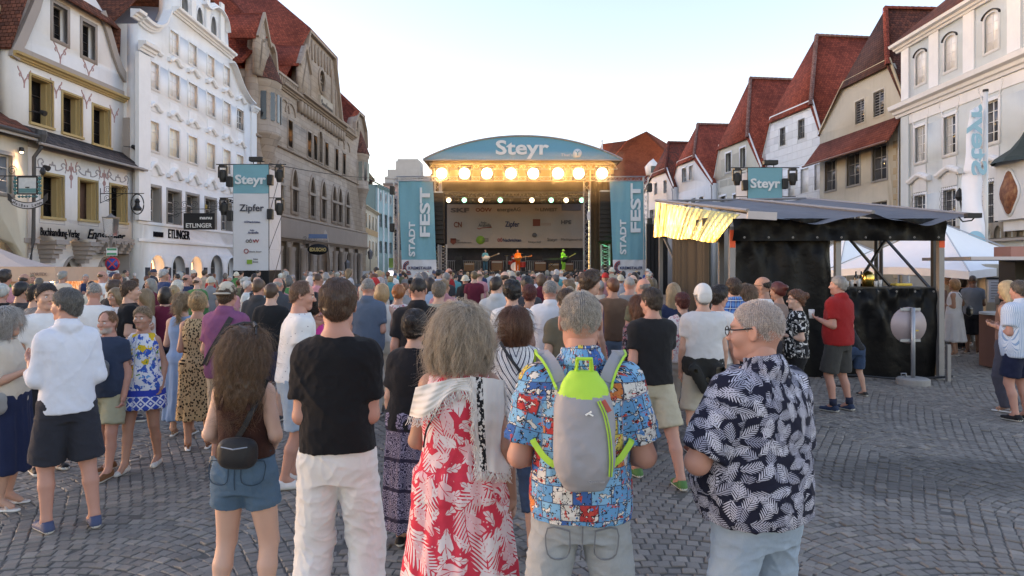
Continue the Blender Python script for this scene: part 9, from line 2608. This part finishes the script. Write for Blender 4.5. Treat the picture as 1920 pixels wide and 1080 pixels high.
# musicians
for px,lab,kw in ((910,'guitarist in a blue flowered shirt and dark trousers on the stage',dict(hair=('tousled','dark'),top=shirt((.10,.34,.40),.86),bottom=pants((.05,.12,.16)))),(971,'singer in a bright orange suit playing guitar before the drums',dict(hair=('tousled','dark'),top=shirt((.75,.20,.02),.80,sleeve=1.8),bottom=pants((.62,.10,.01)))),(1056,'musician in a lime green suit and cap playing bass on the stage',dict(hair=('short','light'),top=shirt((.30,.62,.08),.60,sleeve=1.8,straight=1),bottom=pants((.25,.55,.06))))):
 r = P(px,57.0,pi if px != 1056 else -2.3,lab,H=1.82,z=1.62,h=.022,face=True,arms=(((.06,.10,-.26),(.0,.28,-.22)),((.10,.02,-.27),(-.08,.20,-.34))),**kw)
 if px == 1056:hat(r,'cap',(.35,.6,.15))
P(963,59.9,pi,'drummer in red behind the orange singer, half hidden by the drum kit',H=1.6,z=1.62,h=.022,hair=('tousled','dark'),arms=('cup','cup'),top=tee((.45,.05,.04)),bottom=pants((.05,.05,.05)))


# ------------------------------------------------------------------ the audience
def crowd():
 rng = random.Random(11)
 protos = []
 styles = [(False,'short'),(False,'crop'),(False,'bald'),(False,'recede'),(False,'tousled'),(True,'bob'),(True,'pony'),(True,'long'),(True,'bun'),(True,'curlybob'),(True,'short'),(False,'cap')]
 pose = [('front','front'),('down','front'),('fold','fold'),('front','down')]
 for i in range(24):
  fem,st = styles[i % 12]; ar = pose[i % 4]
  if i == 13:ar = ('raise','front')
  if i == 17:ar = ('raise','raise')
  top = tank((.5,.5,.5)) if fem and i % 3 == 0 else (shirt((.5,.5,.5),.84) if i % 2 else tee((.5,.5,.5)))
  bot = skirt((.2,.2,.2),.4,flare=.06) if fem and i % 4 == 2 else (pants((.1,.1,.1)) if i % 3 else shorts((.2,.2,.2)))
  root,r = person(0,20,0,'x',H=1.66 if fem else 1.76,fem=fem,fat=(.0,.03,.05)[i % 3],arms=ar,hair=None if st == 'cap' else (st,'brown'),top=top,bottom=bot,h=.021,X=0,head=((rng.uniform(-.35,.35)),rng.uniform(-.1,.1),0),feet=((-.11,rng.uniform(-.05,.05)),(.11,rng.uniform(-.05,.05))))
  if st == 'cap':hat(r,'capback' if i < 12 else 'hat',(.5,.5,.5))
  protos.append([root,fem,st,root,False])
 skins = ['fair','tan','ruddy','pale']; hc = ['grey','white','grey','ash','brown','dark','black','blond','light','auburn','darkgrey','brown','dark']
 tops = [('white',(.60,.59,.58)),('white',(.52,.52,.54)),('black',(.014,.014,.016)),('black',(.02,.02,.022)),('navy',(.02,.03,.07)),('pale blue',(.30,.38,.50)),('grey',(.22,.22,.22)),('cream',(.55,.49,.40)),('red',(.40,.03,.03)),('rose',(.48,.22,.24)),('green',(.06,.20,.07)),('olive',(.12,.12,.07)),('blue',(.05,.11,.30)),('beige',(.40,.33,.25)),('turquoise',(.08,.30,.33)),('maroon',(.13,.02,.035)),('brown',(.12,.07,.045)),('charcoal',(.04,.04,.045)),('dark blue',(.03,.05,.12)),('black',(.016,.016,.018))]
 marks = [(-400,60,'below the peach tent'),(60,170,'before the bookshop arches'),(170,240,'near the no-stopping sign'),(240,330,'before the lit shop windows'),(330,438,'before the right end of the white house'),(438,530,'at the foot of the left delay tower'),(530,600,'before the first bank columns'),(600,690,'before the bank doorway'),(690,747,'before the teal house'),(747,815,'below the left festival banner'),(815,880,'before the left line array'),(880,940,'before the guitarist in blue'),(940,1000,'before the orange singer'),(1000,1040,'before the brown amplifier'),(1040,1100,'before the musician in green'),(1100,1145,'before the right line array'),(1145,1215,'below the right festival banner'),(1215,1300,'left of the black booth'),(1300,2500,'beside the black booth')]
 hw = {'white':'white-haired','grey':'grey-haired','ash':'ash-blond','brown':'brown-haired','dark':'dark-haired','black':'black-haired','blond':'blond','light':'fair-haired','auburn':'auburn-haired','darkgrey':'greying','red':'red-haired'}
 spots = []
 taken = [(o.location.x,o.location.y) for o in COL.objects if o.parent is None and o.get('category') == 'person' and o.location.z < .1 and o.get('label') != 'x']
 def ok(x,y,d):
  if any((x - a) ** 2 + (y - b) ** 2 < d * d for a,b in taken):return False
  px = CXP + FP * x / y
  if y > 47.5 or (-16.6 < x < -12.2 and 39.3 < y < 42.6):return False
  if x < -20.2 + .02 * y or (x < -13.2 and 20.0 < y < 24.5):return False
  if px > 1225 and y > 10.5:return False
  if px > 1350 or px < -60:return False
  if y < 8.2:return False
  return True
 # rows get wider apart with distance; the middle before the stage is the densest
 tries = 0
 while len(spots) < 288 and tries < 60000:
  tries += 1
  y = 8.4 + 38.5 * rng.random() ** 1.25; px = rng.uniform(-40,1330); x = Rr(px) * y
  mid = 560 < px < 1230
  if not mid and y > 34:continue
  if px < 420 and y < 10.2 and rng.random() < .7:continue
  if 540 < px < 700 and y < 10:continue
  d = (.62 + .016 * y) if mid else (.80 + .014 * y)
  if ok(x,y,d):spots.append((x,y)); taken.append((x,y))
 used = {}
 for n_,(x,y) in enumerate(spots):
  while True:
   k = rng.randrange(24)
   if k in (13,17) and rng.random() < .6:continue
   break
  root,fem,st,_,u = protos[k]
  if not u:o = root; protos[k][4] = True
  else:o = copy_tree(root)
  H = rng.gauss(1.0,.038); o.location = (x,y,0); o.scale = (H,H,H)
  px = CXP + FP * x / y
  face = rng.random() < (.20 if px < 520 else .05)
  yaw = rng.uniform(-2.6,2.6) if face else rng.gauss(-math.atan2(SX(980) - x,YS - y),.28)
  o.rotation_euler = (0,0,yaw)
  who = 'woman' if fem else 'man'
  dep = 'near' if y < 13 else ('midway' if y < 24 else ('far back' if y < 36 else 'deep back'))
  mk = next(m for a,b,m in marks if a <= px < b)
  for _ in range(40):
   tn,tc = rng.choice(tops); hn = rng.choice(hc); head = 'bald' if st == 'bald' else ('capped' if st == 'cap' else hw[hn])
   lb = '%s %s in %s%s, %s, %s' % (head,who,tn,' looking aside' if face else ' top',dep,mk)
   if lb not in used:break
  used[lb] = 1
  sk = SKIN[rng.choice(skins)]
  def j(c,s=.12):
   q = rng.uniform(1 - s * 1.6,1 + s * 1.6); return tuple(max(.004,a * q * rng.uniform(1 - s * .25,1 + s * .25)) for a in c)
  cc = j(tc); bc = j(rng.choice([(.03,.04,.08),(.02,.02,.022),(.3,.27,.2),(.1,.14,.2),(.4,.38,.35)]))
  for c in o.children:
   b = c.name.split('.')[0]
   c.color = (*{'body':sk,'hair':j(HAIRC[hn],.2),'cap':j(rng.choice([(.5,.48,.44),(.05,.06,.1),(.4,.03,.03)])),'sun_hat':j((.5,.46,.38)),'t_shirt':cc,'shirt':cc,'sleeveless_top':cc,'skirt':bc,'trousers':bc,'shorts':bc,'shoe':(.05,.05,.06)}.get(b,(.3,.3,.3)),1)
  o['label'] = lb; o['category'] = 'person'; o['group'] = 'audience standing before the stage'
 for p in protos:
  if not p[4]:
   for c in list(p[0].children):bpy.data.objects.remove(c)
   bpy.data.objects.remove(p[0])
crowd()
